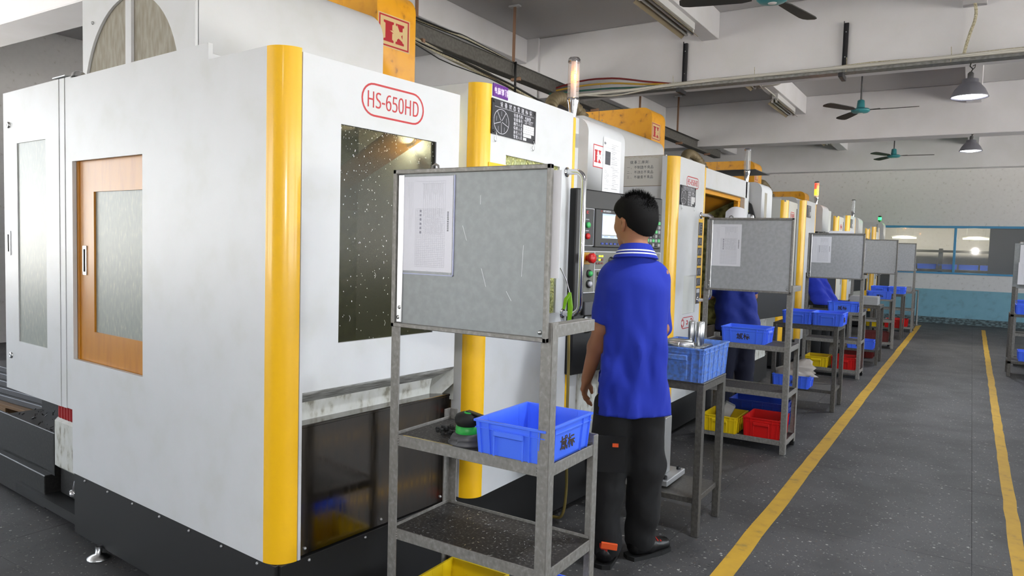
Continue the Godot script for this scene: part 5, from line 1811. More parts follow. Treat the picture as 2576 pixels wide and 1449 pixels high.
func status_sign(pos: Vector3, w: float, h: float, label: String, with_clips: bool):
	var t := thing("status_sign", label, "sign", pos, 0.0, "black status signs on the machine doors")
	obj("sign_plate", plate(Vector3(0, 0, 0), Vector3(0, 0, -w), Vector3(0, h, 0), 0.006), M.status_sign, t)
	if with_clips:
		for z in [-0.03, -w + 0.02]:
			var st := S()
			tube(st, [Vector3(0.008, 0.012, z), Vector3(0.012, -0.005, z - 0.004), Vector3(0.008, -0.028, z - 0.012), Vector3(0.008, -0.034, z + 0.002), Vector3(0.009, -0.024, z + 0.012), Vector3(0.009, -0.012, z + 0.006)], 0.0016, 6)
			obj("wire_clip", st, M.alu, t)
		for q in [[0.012, -0.012], [h - 0.012, -0.012], [h - 0.012, -w + 0.012], [0.012, -w + 0.012]]:
			var st := S()
			lathe(st, Vector3(0.006, q[0], q[1]), [Vector2(0.007, 0), Vector2(0.006, 0.003), Vector2(0, 0.004)], 10, Vector3(1, 0, 0))
			obj("rivet", st, M.black, t)

func machine_two():
	var o := Vector3(-1.955, 0, -5.25)
	var t := thing("machining_center", "white machining center with open door behind the worker, second in the row", "machine", o, 0.0, "machining centers in a row")
	var d := {"width": 3.5, "depth": 2.4, "open": [0.75, 2.22], "y1": 2.18}
	shell_common(t, d)
	obj("left_panel", box1(Vector3(-2.3, 0.34, -0.018), Vector3(-0.02, 2.205, 0)), M.white, t)
	obj("front_panel", box1(Vector3(-0.018, 0.95, -0.75), Vector3(-0.003, 2.17, -0.02)), M.white, t)
	obj("apron", box1(Vector3(-0.03, 0.345, -2.2), Vector3(-0.012, 0.825, -0.05), 0.003), M.stainless, t)
	obj("cross_sheet", box1(Vector3(-0.62, 2.33, -2.95), Vector3(0.05, 2.336, -2.35)), M.iron_grey, t)
	column_cover(t, -0.78, 0.9, 0.28, 1.95, 2.05, 2.50, 0.10, false)
	spindle_head(t, -0.895, 1.88, 2.26, 2.05, 2.95, 1.25, "logo_cream")
	var dn: Node3D = sliding_door(t, Transform3D(Basis.IDENTITY, Vector3(0.085, 0, 0.05)), 0.66, 2.19, [0.25, 0.55, 1.0, 1.30], {"pane": "white_far", "handle": [1.10, 1.78]})
	var st := S()
	pill_outline(st, Vector3(0.0, 2.022, -0.37), 0.30, 0.085, 0.007)
	obj("name_outline", st, M.print_red, dn)
	text_on(dn, "HS-850HD", Vector3(0.0005, 2.022, -0.37), 0.245, 0.045, M.print_red)
	obj("warning_strip", plate(Vector3(0.0004, 1.066, -0.555), Vector3(0, 0, -0.10), Vector3(0, 0.685, 0), 0.0012), M.warning_strip, dn)
	st = S()
	pill_outline(st, Vector3(0.0, 0.93, -0.38), 0.29, 0.09, 0.006)
	obj("script_outline", st, M.print_red, dn)
	st = S()
	for q in [[0.27, 0.03], [0.37, 0.016], [0.47, 0.028]]:
		var pts := []
		for i in 13:
			var a := TAU * 0.85 * i / 12.0 + 0.6
			pts.append(Vector3(0.001, 0.93 + sin(a) * q[1], -q[0] + cos(a) * q[1] * 0.8))
		tube(st, pts, 0.003, 5)
	obj("script_mark", st, M.print_red, dn)
	tower_lamp(t, Vector3(-0.02, 2.205, -2.29), [])
	logo_box(t, 2.40, 2.86, 0.11, -0.4, false)
	obj("hood_print", plate(Vector3(0.1103, 1.83, -2.53), Vector3(0, 0, -0.10), Vector3(0, 0.28, 0), 0.001), M.fan_screen, t)
	console(t, Transform3D(Basis(Vector3.UP, deg_to_rad(-9.0)), Vector3(0.11, 0, -2.42)), false)
	obj("panel_stand", box1(Vector3(-0.05, 0.34, -3.1), Vector3(0.06, 0.90, -2.5), 0.006), M.white_dirty, t)
	# things on it
	var ns := obj("notice_sign", plate(Vector3(-2.312, 1.974, -5.2495), Vector3(0.328, 0, 0), Vector3(0, 0.230, 0), 0.004), M.notice)
	tag(ns, "cream notice board with three numbered lines of text on white machine side", "sign")
	status_sign(Vector3(-1.868, 1.836, -5.285), 0.345, 0.148, "black status sign with wheel diagram beside the red framed model name", true)
	# and the sign on machine one
	status_sign(Vector3(-1.8515, 1.996, -2.727), 0.384, 0.157, "black status sign with wheel diagram below a small purple label", true)
	var sh := obj("paper_sheet", plate(Vector3(-1.7975, 1.812, -3.785), Vector3(0, 0, -0.243), Vector3(0, 0.313, 0), 0.001), M.sheet)
	tag(sh, "white printed sheet stuck over the red framed logo above the operator panel", "paper")
	# hand wheel unit hung on the hood of machine two
	var hw := thing("hand_wheel_unit", "black hand wheel unit with silver dial hanging on the white hood", "control", Vector3(-1.93, 1.80, -7.645), 0.0)
	hw.rotation = Vector3(0, deg_to_rad(0), deg_to_rad(18))
	st = S()
	prism(st, rounded(0.10, 0.22, 0.03), 0.04, Transform3D(Basis.IDENTITY, Vector3(-0.05, -0.02, 0)))
	obj("case", st, M.black, hw)
	st = S()
	lathe(st, Vector3(0.005, 0.045, 0.04), [Vector2(0.042, 0), Vector2(0.042, 0.012), Vector2(0.034, 0.02), Vector2(0, 0.02)], 20, Vector3(0, 0, 1))
	obj("dial", st, M.alu, hw)
	st = S()
	tube(st, [Vector3(-0.035, 0.18, 0.02), Vector3(-0.035, 0.235, 0.02), Vector3(0.03, 0.235, 0.02), Vector3(0.03, 0.18, 0.02)], 0.007, 6)
	obj("hook", st, M.black, hw)
	obj("indicator_lamp", box1(Vector3(-0.008, 0.112, 0.04), Vector3(0.008, 0.122, 0.043), 0.001), M.led_yellow_lit, hw)

func machine_far(called: String, label: String, o: Vector3, q: Dictionary, idx: int):
	var t := thing(called, label, "machine", o, 0.0, "machining centers in a row")
	var W: float = q.width
	var top: float = q.get("low", 2.20)
	var st := S()
	quarter_column(st, 0.083, 0.34, top - 0.04)
	obj("corner_column", st, M.yellow, t)
	obj("left_panel", box1(Vector3(-2.3, 0.34, -0.018), Vector3(-0.083, top - 0.02, 0)), M.white_far, t)
	obj("plinth", box1(Vector3(-2.3, 0.04, -W), Vector3(-0.01, 0.34, -0.01)), M.plinth_black, t)
	obj("front_panel", box1(Vector3(-0.02, 0.34, -q.door - 0.1), Vector3(0, top - 0.05, -0.087)), M.white_far, t)
	obj("painted_gap", box1(Vector3(-0.015, 0.95, -q.door + 0.02), Vector3(0.002, top - 0.12, -q.door + 0.05)), M.black_gap, t)  # black strip laid on the panel stands in for a shaded gap
	obj("right_front", box1(Vector3(-0.06, 0.34, -W), Vector3(-0.01, top, -q.door - q.door_w - 0.35), 0.004), M.white_far, t)
	obj("dark_opening", box1(Vector3(-0.5, 0.7, -q.door - q.door_w - 0.35), Vector3(-0.48, 2.0, -q.door)), M.olive, t)
	obj("roof_sheet", box1(Vector3(-2.3, top - 0.06, -W), Vector3(-0.02, top - 0.04, -0.01)), M.white_far, t)
	obj("right_panel", box1(Vector3(-2.3, 0.34, -W), Vector3(-0.06, top - 0.03, -W + 0.02)), M.white_far, t)
	if idx < 2:
		column_cover(t, -0.75, 0.9, 0.25, W - 1.0, top - 0.1, top + 0.22, 0.10, false)
		if q.head.size() > 0:
			spindle_head(t, -0.86, q.head[0], q.head[1], top - 0.1, q.top, 1.2, "logo_cream")
	var dn: Node3D = sliding_door(t, Transform3D(Basis.IDENTITY, Vector3(0.10, 0, -q.door)), q.door_w, top, [0.30, q.door_w - 0.12, 1.0, 1.72], {"pane": "pane_grey", "handle": [1.08, 1.72]})
	if idx < 2:
		obj("warning_strip", plate(Vector3(0.0004, 1.066, -q.door_w + 0.11), Vector3(0, 0, -0.08), Vector3(0, 0.60, 0), 0.0012), M.warning_strip, dn)
		st = S()
		pill_outline(st, Vector3(0.0, 1.98, -0.32), 0.26, 0.09, 0.008)
		obj("name_outline", st, M.print_red, t)
		text_on(t, "HS-850HD", Vector3(0.0006, 1.98, -0.32), 0.21, 0.05, M.print_red)
	tower_lamp(t, Vector3(0.05, top, -q.lampz), q.lamp, idx == 2)
	if idx == 0:
		# pale sheet tied to the door column
		obj("paper_strip", box1(Vector3(0.035, 1.28, -q.door - 0.02), Vector3(0.045, 1.72, -q.door - 0.0), 0.0), M.paper, dn)
	logo_box(t, q.box[0], q.box[1], 0.15, -0.35, false)
	console(t, Transform3D(Basis(Vector3.UP, deg_to_rad(-9.0)), Vector3(0.12, 0, -q.box[0] + 0.02)), false)
	status_sign(o + Vector3(0.1005, 1.98, -q.door - 0.10), 0.26, 0.16, ["black status sign on the door beside red and yellow signal light", "small black status sign on the door under a grey signal lamp", "small black status sign on the door of the lowest machine"][idx], false)

# ------------------------------------------------------------------ bins, trolleys, benches
func glyph_mesh(st: SurfaceTool, text: String, o: Vector3, right: Vector3, up: Vector3, size: float, step: float, w: float):
	var n := right.cross(up)
	var x := 0.0
	for ch in text:
		for s in GLYPH[ch]:
			for i in range(0, s.size() - 2, 2):
				var a: Vector3 = o + right * (x + s[i] * size / 10.0) + up * (size - s[i + 1] * size / 10.0)
				var b: Vector3 = o + right * (x + s[i + 2] * size / 10.0) + up * (size - s[i + 3] * size / 10.0)
				if a.distance_to(b) > 0.0005:
					bar(st, a - (b - a).normalized() * w * 0.4, b + (b - a).normalized() * w * 0.4, w, 0.0012, 0.0, n)
		x += step

func make_bin(m: String, L: float, W: float, h: float, called: String, label: String, group := "", lettered := false) -> Node3D:
	# long axis along x, walls leaning out a little, rim and ribs, a grip on both short ends
	var t := thing(called, label, "bin", Vector3.ZERO, 0.0, group)
	var mt: Material = M[m]
	var k := 0.94
	var th := 0.005
	var st := S()
	var lo := [Vector3(-L / 2 * k, 0, -W / 2 * k), Vector3(L / 2 * k, 0, -W / 2 * k), Vector3(L / 2 * k, 0, W / 2 * k), Vector3(-L / 2 * k, 0, W / 2 * k)]
	var hi := []
	for p in lo:
		hi.append(Vector3(p.x / k, h, p.z / k))
	for i in 4:
		var j := (i + 1) % 4
		quad(st, lo[j], hi[j], hi[i], lo[i])
		var n := Vector3(-th * signf((lo[i] + lo[j]).x) if absf((lo[i] + lo[j]).x) > 0.01 else 0.0, 0, -th * signf((lo[i] + lo[j]).z) if absf((lo[i] + lo[j]).z) > 0.01 else 0.0)
		quad(st, lo[i] + n + Vector3(0, th, 0), hi[i] + n, hi[j] + n, lo[j] + n + Vector3(0, th, 0))
	quad(st, lo[0], lo[1], lo[2], lo[3])
	quad(st, lo[3] + Vector3(0, th, 0), lo[2] + Vector3(0, th, 0), lo[1] + Vector3(0, th, 0), lo[0] + Vector3(0, th, 0))
	obj("tub", st, mt, t)
	st = S()
	for q in [[h - 0.008, 0.006, h], [h - 0.030, 0.004, h - 0.026]]:
		var e: float = q[1]
		var f: float = lerpf(k, 1.0, q[0] / h)
		var a := L / 2 * f
		var b := W / 2 * f
		bx(st, Vector3(-a - e, q[0], b - 0.004), Vector3(a + e, q[2], b + e), 0.001)
		bx(st, Vector3(-a - e, q[0], -b - e), Vector3(a + e, q[2], -b + 0.004), 0.001)
		bx(st, Vector3(a - 0.004, q[0], -b), Vector3(a + e, q[2], b), 0.001)
		bx(st, Vector3(-a - e, q[0], -b), Vector3(-a + 0.004, q[2], b), 0.001)
	obj("rim", st, mt, t)
	for s in [-1.0, 1.0]:
		for f in [-0.46, -0.30, 0.30, 0.46] if lettered else [-0.46, -0.28, -0.09, 0.09, 0.28, 0.46]:
			st = S()
			bar(st, Vector3(f * L * k, 0.002, s * W / 2 * k), Vector3(f * L, h - 0.004, s * W / 2), 0.004, 0.012, 0.0, Vector3(0, 0, 1))
			obj("rib", st, mt, t)
		for f in [-0.44, -0.30, 0.30, 0.44]:
			st = S()
			bar(st, Vector3(s * L / 2 * k, 0.002, f * W * k), Vector3(s * L / 2, h - 0.004, f * W), 0.012, 0.004, 0.0, Vector3(0, 0, 1))
			obj("rib", st, mt, t)
	for s in [-1.0, 1.0]:
		st = S()
		var x: float = s * (L / 2 * 0.985)
		bx(st, Vector3(x - 0.004, h * 0.62, -W * 0.22), Vector3(x + s * 0.012, h * 0.78, W * 0.22), 0.004)
		bx(st, Vector3(x - 0.008, h * 0.08, -W * 0.22), Vector3(x + s * 0.003, h * 0.66, -W * 0.22 + 0.006), 0.001)
		bx(st, Vector3(x - 0.008, h * 0.08, W * 0.22 - 0.006), Vector3(x + s * 0.003, h * 0.66, W * 0.22), 0.001)
		obj("grip", st, mt, t)
	if lettered:
		st = S()
		var f := (k + 1.0) / 2
		var sz := h * 0.36
		glyph_mesh(st, "域标", Vector3(-sz * 1.15, h * 0.26, W / 2 * f + 0.0015), Vector3(1, 0, 0), Vector3(0, 1, 0), sz, sz * 1.2, sz * 0.11)
		obj("lettering", st, M.print_brown, t)
	return t

func place(o: Node3D, p: Vector3, turn := 0.0) -> Node3D:
	o.position = p
	o.rotation.y = deg_to_rad(turn)
	return o

func trolley(at: Vector3, turn: float, label: String, worn: bool) -> Node3D:
	# origin: middle of its base; posts 0.62 x 0.36 apart
	var t := thing("steel_trolley", label, "trolley", at, turn, "steel trolleys with sheet metal boards")
	var w := 0.31
	var dp := 0.18
	var p := 0.019
	for q in [[-1, 1, 1.26], [1, 1, 1.26], [-1, -1, 0.835], [1, -1, 0.835]]:
		var st := S()
		# angle iron: two flanges
		bx(st, Vector3(q[0] * w - p, 0.035 if q[1] < 0 else 0.0, q[1] * dp - 0.003), Vector3(q[0] * w + p, q[2], q[1] * dp + 0.003), 0.001)
		bx(st, Vector3(q[0] * (w + p) - 0.003, 0.035 if q[1] < 0 else 0.0, q[1] * dp - q[1] * 0.036), Vector3(q[0] * (w + p) + 0.003, q[2], q[1] * dp), 0.001)
		var leg := obj("post", st, M.steel, t)
		if q[1] < 0:
			obj("rubber_foot", box1(Vector3(q[0] * w - 0.018, 0, q[1] * dp - 0.016), Vector3(q[0] * w + 0.018, 0.07, q[1] * dp + 0.016), 0.004), M.rubber, leg)
	for y in [0.80, 0.455, 0.10]:
		var sh := node_in("shelf", t)
		var st := S()
		bx(st, Vector3(-w, y - 0.036, dp - 0.006), Vector3(w, y + 0.004, dp - 0.001), 0.001)
		bx(st, Vector3(-w, y - 0.036, -dp + 0.001), Vector3(w, y + 0.004, -dp + 0.006), 0.001)
		bx(st, Vector3(-w - p, y - 0.036, -dp), Vector3(-w - p + 0.005, y + 0.004, dp), 0.001)
		bx(st, Vector3(w + p - 0.005, y - 0.036, -dp), Vector3(w + p, y + 0.004, dp), 0.001)
		obj("shelf_rail", st, M.steel, sh)
		obj("shelf_sheet", box1(Vector3(-w - p + 0.006, y - 0.012, -dp + 0.007), Vector3(w + p - 0.006, y - 0.006, dp - 0.007)), M.shelf_black, sh)
		# weld beads at the corners
		st = S()
		for c in [[-1, 1], [1, 1], [-1, -1], [1, -1]]:
			for k in 4:
				ball(st, Vector3(c[0] * (w - p - 0.001), y - 0.032 + k * 0.009, c[1] * (dp - 0.0005)), 0.0045, 6)
		obj("weld_bead", st, M.steel, sh)
	# board on the two front posts
	var b := node_in("board", t, Vector3(0, 0, dp + 0.004))
	obj("sheet", box1(Vector3(-0.305, 1.212, 0.0), Vector3(0.312, 1.742, 0.004)), M.galvanised if worn else M.galvanised_bright, b)  # the brighter sheet carries mirrored windows in its colour
	var fr := S()
	bx(fr, Vector3(-0.318, 1.198, 0.0), Vector3(-0.303, 1.752, 0.018), 0.002)
	bx(fr, Vector3(0.305, 1.198, 0.0), Vector3(0.320, 1.752, 0.018), 0.002)
	bx(fr, Vector3(-0.318, 1.198, 0.0), Vector3(0.320, 1.213, 0.018), 0.002)
	bx(fr, Vector3(-0.318, 1.737, 0.0), Vector3(0.320, 1.752, 0.018), 0.002)
	obj("board_frame", fr, M.steel, b)
	obj("edge_strip", box1(Vector3(-0.300, 1.214, 0.004), Vector3(-0.276, 1.735, 0.009), 0.002), M.alu, b)
	for q in [[-0.286, 1.268], [-0.292, 1.232], [0.290, 1.228]]:
		var st := S()
		lathe(st, Vector3(q[0], q[1], 0.004), [Vector2(0.008, 0), Vector2(0.007, 0.005), Vector2(0, 0.007)], 10, Vector3(0, 0, 1))
		obj("rivet", st, M.alu, b)
	var lug := S()
	tube(lug, [Vector3(-0.155, 1.748, 0.004), Vector3(-0.152, 1.762, 0.004), Vector3(-0.140, 1.768, 0.004), Vector3(-0.128, 1.762, 0.004), Vector3(-0.125, 1.748, 0.004)], 0.004, 8)
	obj("lug", lug, M.steel, b)
	# arm running back from the right post
	var st2 := S()
	bx(st2, Vector3(w + p - 0.004, 1.212, -0.12), Vector3(w + p + 0.002, 1.250, dp), 0.001)
	bx(st2, Vector3(w - 0.03, 1.246, -0.12), Vector3(w + p, 1.251, dp), 0.001)
	obj("side_arm", st2, M.steel, t)
	if worn:
		var sc := S()
		for q in [[-0.10, 1.48, 0.03, -0.085], [-0.02, 1.56, 0.018, -0.05], [0.06, 1.42, 0.02, -0.06], [0.22, 1.50, -0.004, -0.10], [0.16, 1.35, 0.02, -0.03], [0.05, 1.66, 0.0, -0.03]]:
			bar(sc, Vector3(q[0], q[1], 0.0042), Vector3(q[0] + q[2], q[1] + q[3], 0.0042), 0.0012, 0.0004, 0.0, Vector3(0, 0, 1))
		obj("scratches", sc, M.white_print, b)
	return t

func bench(x0: float, x1: float, z0: float, z1: float, top: float, label: String, low := 0.20) -> Node3D:
	var t := thing("steel_bench", label, "bench", Vector3((x0 + x1) / 2, 0, (z0 + z1) / 2), 0.0, "dark steel benches along the aisle")
	var w := (x1 - x0) / 2
	var d := absf(z1 - z0) / 2
	obj("bench_top", box1(Vector3(-w - 0.02, top - 0.008, -d - 0.02), Vector3(w + 0.02, top, d + 0.02), 0.002), M.steel_dark, t)
	var st := S()
	for s in [-1.0, 1.0]:
		bx(st, Vector3(-w, top - 0.045, s * d - 0.017), Vector3(w, top - 0.008, s * d + 0.017), 0.002)
		bx(st, Vector3(s * w - 0.017, top - 0.045, -d), Vector3(s * w + 0.017, top - 0.008, d), 0.002)
	obj("top_rail", st, M.steel_dark, t)
	for q in [[-1, -1], [1, -1], [-1, 1], [1, 1]]:
		obj("leg", box1(Vector3(q[0] * w - 0.019, 0, q[1] * d - 0.019), Vector3(q[0] * w + 0.019, top - 0.008, q[1] * d + 0.019), 0.003), M.steel_dark, t)
	obj("low_shelf", box1(Vector3(-w, low - 0.03, -d), Vector3(w, low, d), 0.003), M.steel_dark, t)
	return t

func form_paper(pos: Vector3, w: float, h: float, label: String, sleeve: bool):
	var t := thing("paper_form", label, "paper", pos, 0.0)
	obj("form_sheet", plate(Vector3.ZERO, Vector3(w, 0, 0), Vector3(0, h, 0), 0.0008), M.form, t)
	if sleeve:
		var st := S()
		bx(st, Vector3(-0.006, -0.012, -0.0005), Vector3(w + 0.008, -0.009, 0.003))
		bx(st, Vector3(w + 0.005, -0.012, -0.0005), Vector3(w + 0.008, h + 0.002, 0.003))
		bx(st, Vector3(-0.006, -0.012, -0.0005), Vector3(-0.003, h + 0.002, 0.003))
		obj("sleeve_edge", st, M.sleeve_edge, t)
		obj("clear_sleeve", box1(Vector3(-0.005, -0.010, 0.0015), Vector3(w + 0.006, h + 0.002, 0.0022)), M.sleeve, t)

func build_trolleys_and_benches():
	# ---- near trolley
	trolley(Vector3(-1.425, 0, -2.165), 0.0, "steel trolley with a scratched sheet metal board and orbital sander on its shelf", true)
	form_paper(Vector3(-1.717, 1.400, -1.9765), 0.230, 0.327, "form in a clear sleeve on the scratched board", true)
	var bk := obj("paper_sheet", box1(Vector3(-1.22, 1.40, -1.992), Vector3(-1.082, 1.735, -1.9905)), M.paper)
	tag(bk, "white paper sheets sticking out behind the scratched board", "paper")
	var blue := make_bin("bin_blue", 0.335, 0.265, 0.122, "parts_bin", "open empty blue bin beside the orbital sander", "blue parts bins on trolleys and benches", true)
	place(blue, Vector3(-1.243, 0.795, -2.150), 90.0)
	# orbital sander
	var sd := thing("orbital_sander", "black and green orbital sander lying next to a blue bin", "sander", Vector3(-1.475, 0.795, -2.075))
	var st := S()
	lathe(st, Vector3.ZERO, [Vector2(0.0, 0.0), Vector2(0.066, 0.0), Vector2(0.068, 0.008), Vector2(0.055, 0.016), Vector2(0.060, 0.020), Vector2(0.052, 0.034), Vector2(0.040, 0.040)], 24)
	obj("skirt", st, M.iron_grey, sd)
	st = S()
	lathe(st, Vector3(0, 0.038, 0), [Vector2(0.040, 0), Vector2(0.042, 0.004), Vector2(0.040, 0.026), Vector2(0.036, 0.028)], 24)
	obj("green_band", st, M.green_plastic, sd)
	st = S()
	lathe(st, Vector3(0, 0.064, 0), [Vector2(0.036, 0), Vector2(0.044, 0.012), Vector2(0.046, 0.026), Vector2(0.040, 0.040), Vector2(0.024, 0.047), Vector2(0.0, 0.048)], 24)
	obj("grip", st, M.rubber, sd)
	st = S()
	lathe(st, Vector3(0.008, 0.111, 0.0), [Vector2(0.02, 0), Vector2(0.018, 0.003), Vector2(0, 0.004)], 16)
	obj("top_button", st, M.green_plastic, sd)
	st = S()
	bx(st, Vector3(-0.02, 0.112, -0.012), Vector3(0.05, 0.117, 0.012), 0.002, Transform3D(Basis(Vector3(0, 0, 1), -0.15), Vector3.ZERO))
	obj("lever", st, M.black, sd)
	st = S()
	for i in 40:
		var a := rng.randf() * TAU
		var r := rng.randf_range(0.0, 0.035)
		var c := Vector3(cos(a) * r * 1.5, rng.randf_range(0.0, 0.02), sin(a) * r)
		bx(st, c - Vector3.ONE * 0.006, c + Vector3.ONE * 0.006, 0.002, Transform3D(Basis(Vector3.UP, rng.randf() * TAU), Vector3.ZERO))
	var rag := obj("black_rag", st, M.rubber, self, Vector3(-1.595, 0.803, -2.13))
	tag(rag, "crumpled black rag lying left of the orbital sander", "rag")
	var bs := obj("brass_strip", box1(Vector3(-0.11, 0, -0.006), Vector3(0.11, 0.003, 0.006)), M.hose_amber, self, Vector3(-1.60, 0.797, -2.005))
	tag(bs, "thin brass coloured strip along the front edge of the upper shelf", "strip")
	var yb := make_bin("bin_yellow", 0.33, 0.265, 0.13, "parts_bin", "yellow bin at the bottom of the trolley with the sander", "yellow bins on the bottom shelves")
	place(yb, Vector3(-1.585, 0.098, -2.17), 90.0)
	place(copy(blue, "blue bin at the bottom of the trolley with the sander"), Vector3(-1.24, 0.098, -2.30), 90.0)
	# loose chips on the middle shelf
	st = S()
	for i in 150:
		var c := Vector3(rng.randf_range(-0.29, 0.29), 0.0, rng.randf_range(-0.16, 0.16))
		var s := rng.randf_range(0.002, 0.006)
		bx(st, -Vector3(s, 0.0006, 0.0008), Vector3(s, 0.0006, 0.0008), 0.0, Transform3D(Basis(Vector3.UP, rng.randf() * TAU), c))
	var ch := obj("metal_chips", st, M.alu, self, Vector3(-1.425, 0.4505, -2.165))
	tag(ch, "tiny bright metal chips scattered on the middle shelf of the near trolley", "chips")
	ch.set_meta("kind", "stuff")
	# ---- air gun and hose beside the near trolley
	var ag := thing("air_gun", "lime green air blow gun hanging beside the chrome door handle", "air gun", Vector3(-1.735, 1.10, -3.32))
	st = S()
	tube(st, [Vector3(0, 0.02, 0), Vector3(0.004, 0.09, 0.0), Vector3(0.0, 0.165, 0.006)], [0.011, 0.014, 0.009], 10)
	tube(st, [Vector3(0.0, 0.155, 0.006), Vector3(-0.005, 0.13, 0.035), Vector3(-0.01, 0.08, 0.045)], [0.008, 0.010, 0.007], 8)
	obj("grip", st, M.lime, ag)
	st = S()
	tube(st, [Vector3(0.0, 0.165, 0.006), Vector3(-0.01, 0.23, 0.03), Vector3(-0.02, 0.29, 0.075)], 0.003, 6)
	obj("nozzle", st, M.alu, ag)
	st = S()
	tube(st, [Vector3(0, 0.02, 0), Vector3(0, -0.035, 0)], [0.012, 0.008], 8)
	obj("coupling", st, M.chrome, ag)
	cable("air_hose", [Vector3(-1.735, 1.065, -3.32), Vector3(-1.735, 0.80, -3.33), Vector3(-1.735, 0.50, -3.33), Vector3(-1.74, 0.25, -3.36), Vector3(-1.79, 0.06, -3.42), Vector3(-1.88, 0.014, -3.46), Vector3(-2.02, 0.012, -3.42)], 0.008, M.hose_amber, "clear amber air hose hanging from the lime green gun to the floor")
	# ---- bench with the worn bin of rods
	bench(-1.62, -1.150, -3.70, -4.06, 0.815, "dark steel bench carrying a worn blue bin of metal rods")
	var worn := make_bin("bin_blue_worn", 0.45, 0.30, 0.178, "parts_bin", "dusty worn blue bin filled with shiny metal rods", "", false)
	place(worn, Vector3(-1.285, 0.815, -3.89), 90.0)
	var rod_st := S()
	lathe(rod_st, Vector3.ZERO, [Vector2(0.0, 0), Vector2(0.0165, 0.0), Vector2(0.018, 0.002), Vector2(0.018, 0.128), Vector2(0.0165, 0.13), Vector2(0.010, 0.13), Vector2(0.010, 0.10), Vector2(0.0, 0.10)], 18)
	rod_st.generate_normals()
	var rod_mesh := rod_st.commit()
	var spots := [[-1.290, 0.975, -3.93], [-1.245, 0.975, -3.93], [-1.30, 0.975, -3.975], [-1.25, 0.975, -3.975]]
	for i in 4:
		var r := obj("metal_rod", rod_mesh, M.alu, self, Vector3(spots[i][0], spots[i][1], spots[i][2]))
		tag(r, "short shiny metal rod standing upright on the rods in the worn bin", "rod", "upright rods in the worn bin")
	for i in 15:
		var r := obj("metal_rod", rod_mesh, M.alu, self, Vector3(-1.345, 0.955, -3.705 - i * 0.0262))
		r.rotation.z = deg_to_rad(-90)
		tag(r, "metal rod lying in the top layer of the worn blue bin", "rod", "rods lying in the worn bin")
	for q in [[-1.36, 0.992, -3.775, 14.0], [-1.42, 0.990, -3.83, -22.0], [-1.40, 0.992, -3.88, 8.0]]:
		var r := obj("metal_rod", rod_mesh, M.alu, self, Vector3(q[0], q[1], q[2]))
		r.rotation = Vector3(0, deg_to_rad(q[3]), deg_to_rad(-90))
		tag(r, "metal rod lying loose on top of the rods in the worn bin", "rod", "loose rods on the worn bin")
	var fx := thing("aluminium_fixture", "upright aluminium block bolted to a base plate under the bench", "fixture", Vector3(-1.43, 0.20, -3.90))
	obj("base_plate", box1(Vector3(-0.09, 0.012, -0.14), Vector3(0.10, 0.045, 0.15), 0.004), M.alu_matt, fx)
	obj("upright_block", box1(Vector3(-0.05, 0.045, -0.04), Vector3(0.045, 0.365, 0.06), 0.003), M.alu_matt, fx)
	obj("spacer", box1(Vector3(-0.07, 0.0, -0.11), Vector3(0.08, 0.012, 0.11)), M.black, fx)
	for z in [-0.10, 0.12]:
		st = S()
		lathe(st, Vector3(0.075, 0.045, z), [Vector2(0.013, 0), Vector2(0.013, 0.018), Vector2(0.007, 0.018), Vector2(0.006, 0.008), Vector2(0, 0.008)], 12)
		obj("cap_screw", st, M.black, fx)
	# ---- second trolley
	trolley(Vector3(-1.425, 0, -5.775), 0.0, "steel trolley with yellow and red bins, blue bin and form on board", false)
	form_paper(Vector3(-1.703, 1.385, -5.586), 0.222, 0.318, "white form on the board of the trolley with yellow and red bins", false)
	place(copy(blue, "blue bin with two dark characters on the trolley of yellow and red bins"), Vector3(-1.455, 0.795, -5.80), 0.0)
	place(copy(yb, "yellow bin next to red bin under a grey metal offcut"), Vector3(-1.585, 0.098, -5.75), 90.0)
	var rb := make_bin("bin_red", 0.33, 0.265, 0.15, "parts_bin", "red bin next to yellow bin with a grey metal offcut", "red bins on the bottom shelves")
	place(rb, Vector3(-1.275, 0.098, -5.765), 90.0)
	var nb := make_bin("bin_navy", 0.44, 0.24, 0.20, "parts_bin", "dark blue bin behind the yellow and red bins")
	place(nb, Vector3(-1.40, 0.098, -6.10))
	var oc := obj("metal_offcut", box1(Vector3(-0.04, 0, -0.05), Vector3(0.04, 0.20, 0.02), 0.004), M.alu_matt, self, Vector3(-1.63, 0.11, -5.75))
	oc.rotation = Vector3(0.0, 0.3, -0.42)
	tag(oc, "grey metal offcut leaning out of a yellow bin", "offcut")
	var cp := S()
	cp.set_smooth_group(5)
	for i in 8:
		for j in 4:
			var f := func(a: int, b: int): return Vector3(-0.075 + 0.15 * a / 8.0, -0.02 + 0.14 * b / 4.0 * (0.55 + 0.45 * sin(0.4 + 2.0 * a / 8.0)), 0.04 * sin(PI * a / 8.0) - 0.02 * b / 4.0)
			quad(cp, f.call(i, j), f.call(i, j + 1), f.call(i + 1, j + 1), f.call(i + 1, j))
	var cpo := obj("curled_paper", cp, M.paper, self, Vector3(-1.56, 1.72, -5.66))
	tag(cpo, "curled white paper standing up behind the board of the second trolley", "paper")
	# ---- second bench
	bench(-1.60, -1.047, -7.435, -7.86, 0.815, "dark steel bench with two blue bins beyond the second trolley")
	place(copy(blue, "blue bin on the bench beyond the second trolley, away from the aisle", "blue parts bins on trolleys and benches"), Vector3(-1.41, 0.815, -7.62), 90.0)
	place(copy(blue, "blue bin on the bench beyond the second trolley, at its aisle end", "blue parts bins on trolleys and benches"), Vector3(-1.135, 0.815, -7.62), 90.0)
	place(copy(blue, "blue bin holding a clear plastic bag, on the low shelf of a bench"), Vector3(-1.42, 0.20, -7.48), 0.0)
	var pb := S()
	pb.set_smooth_group(6)
	var prev := []
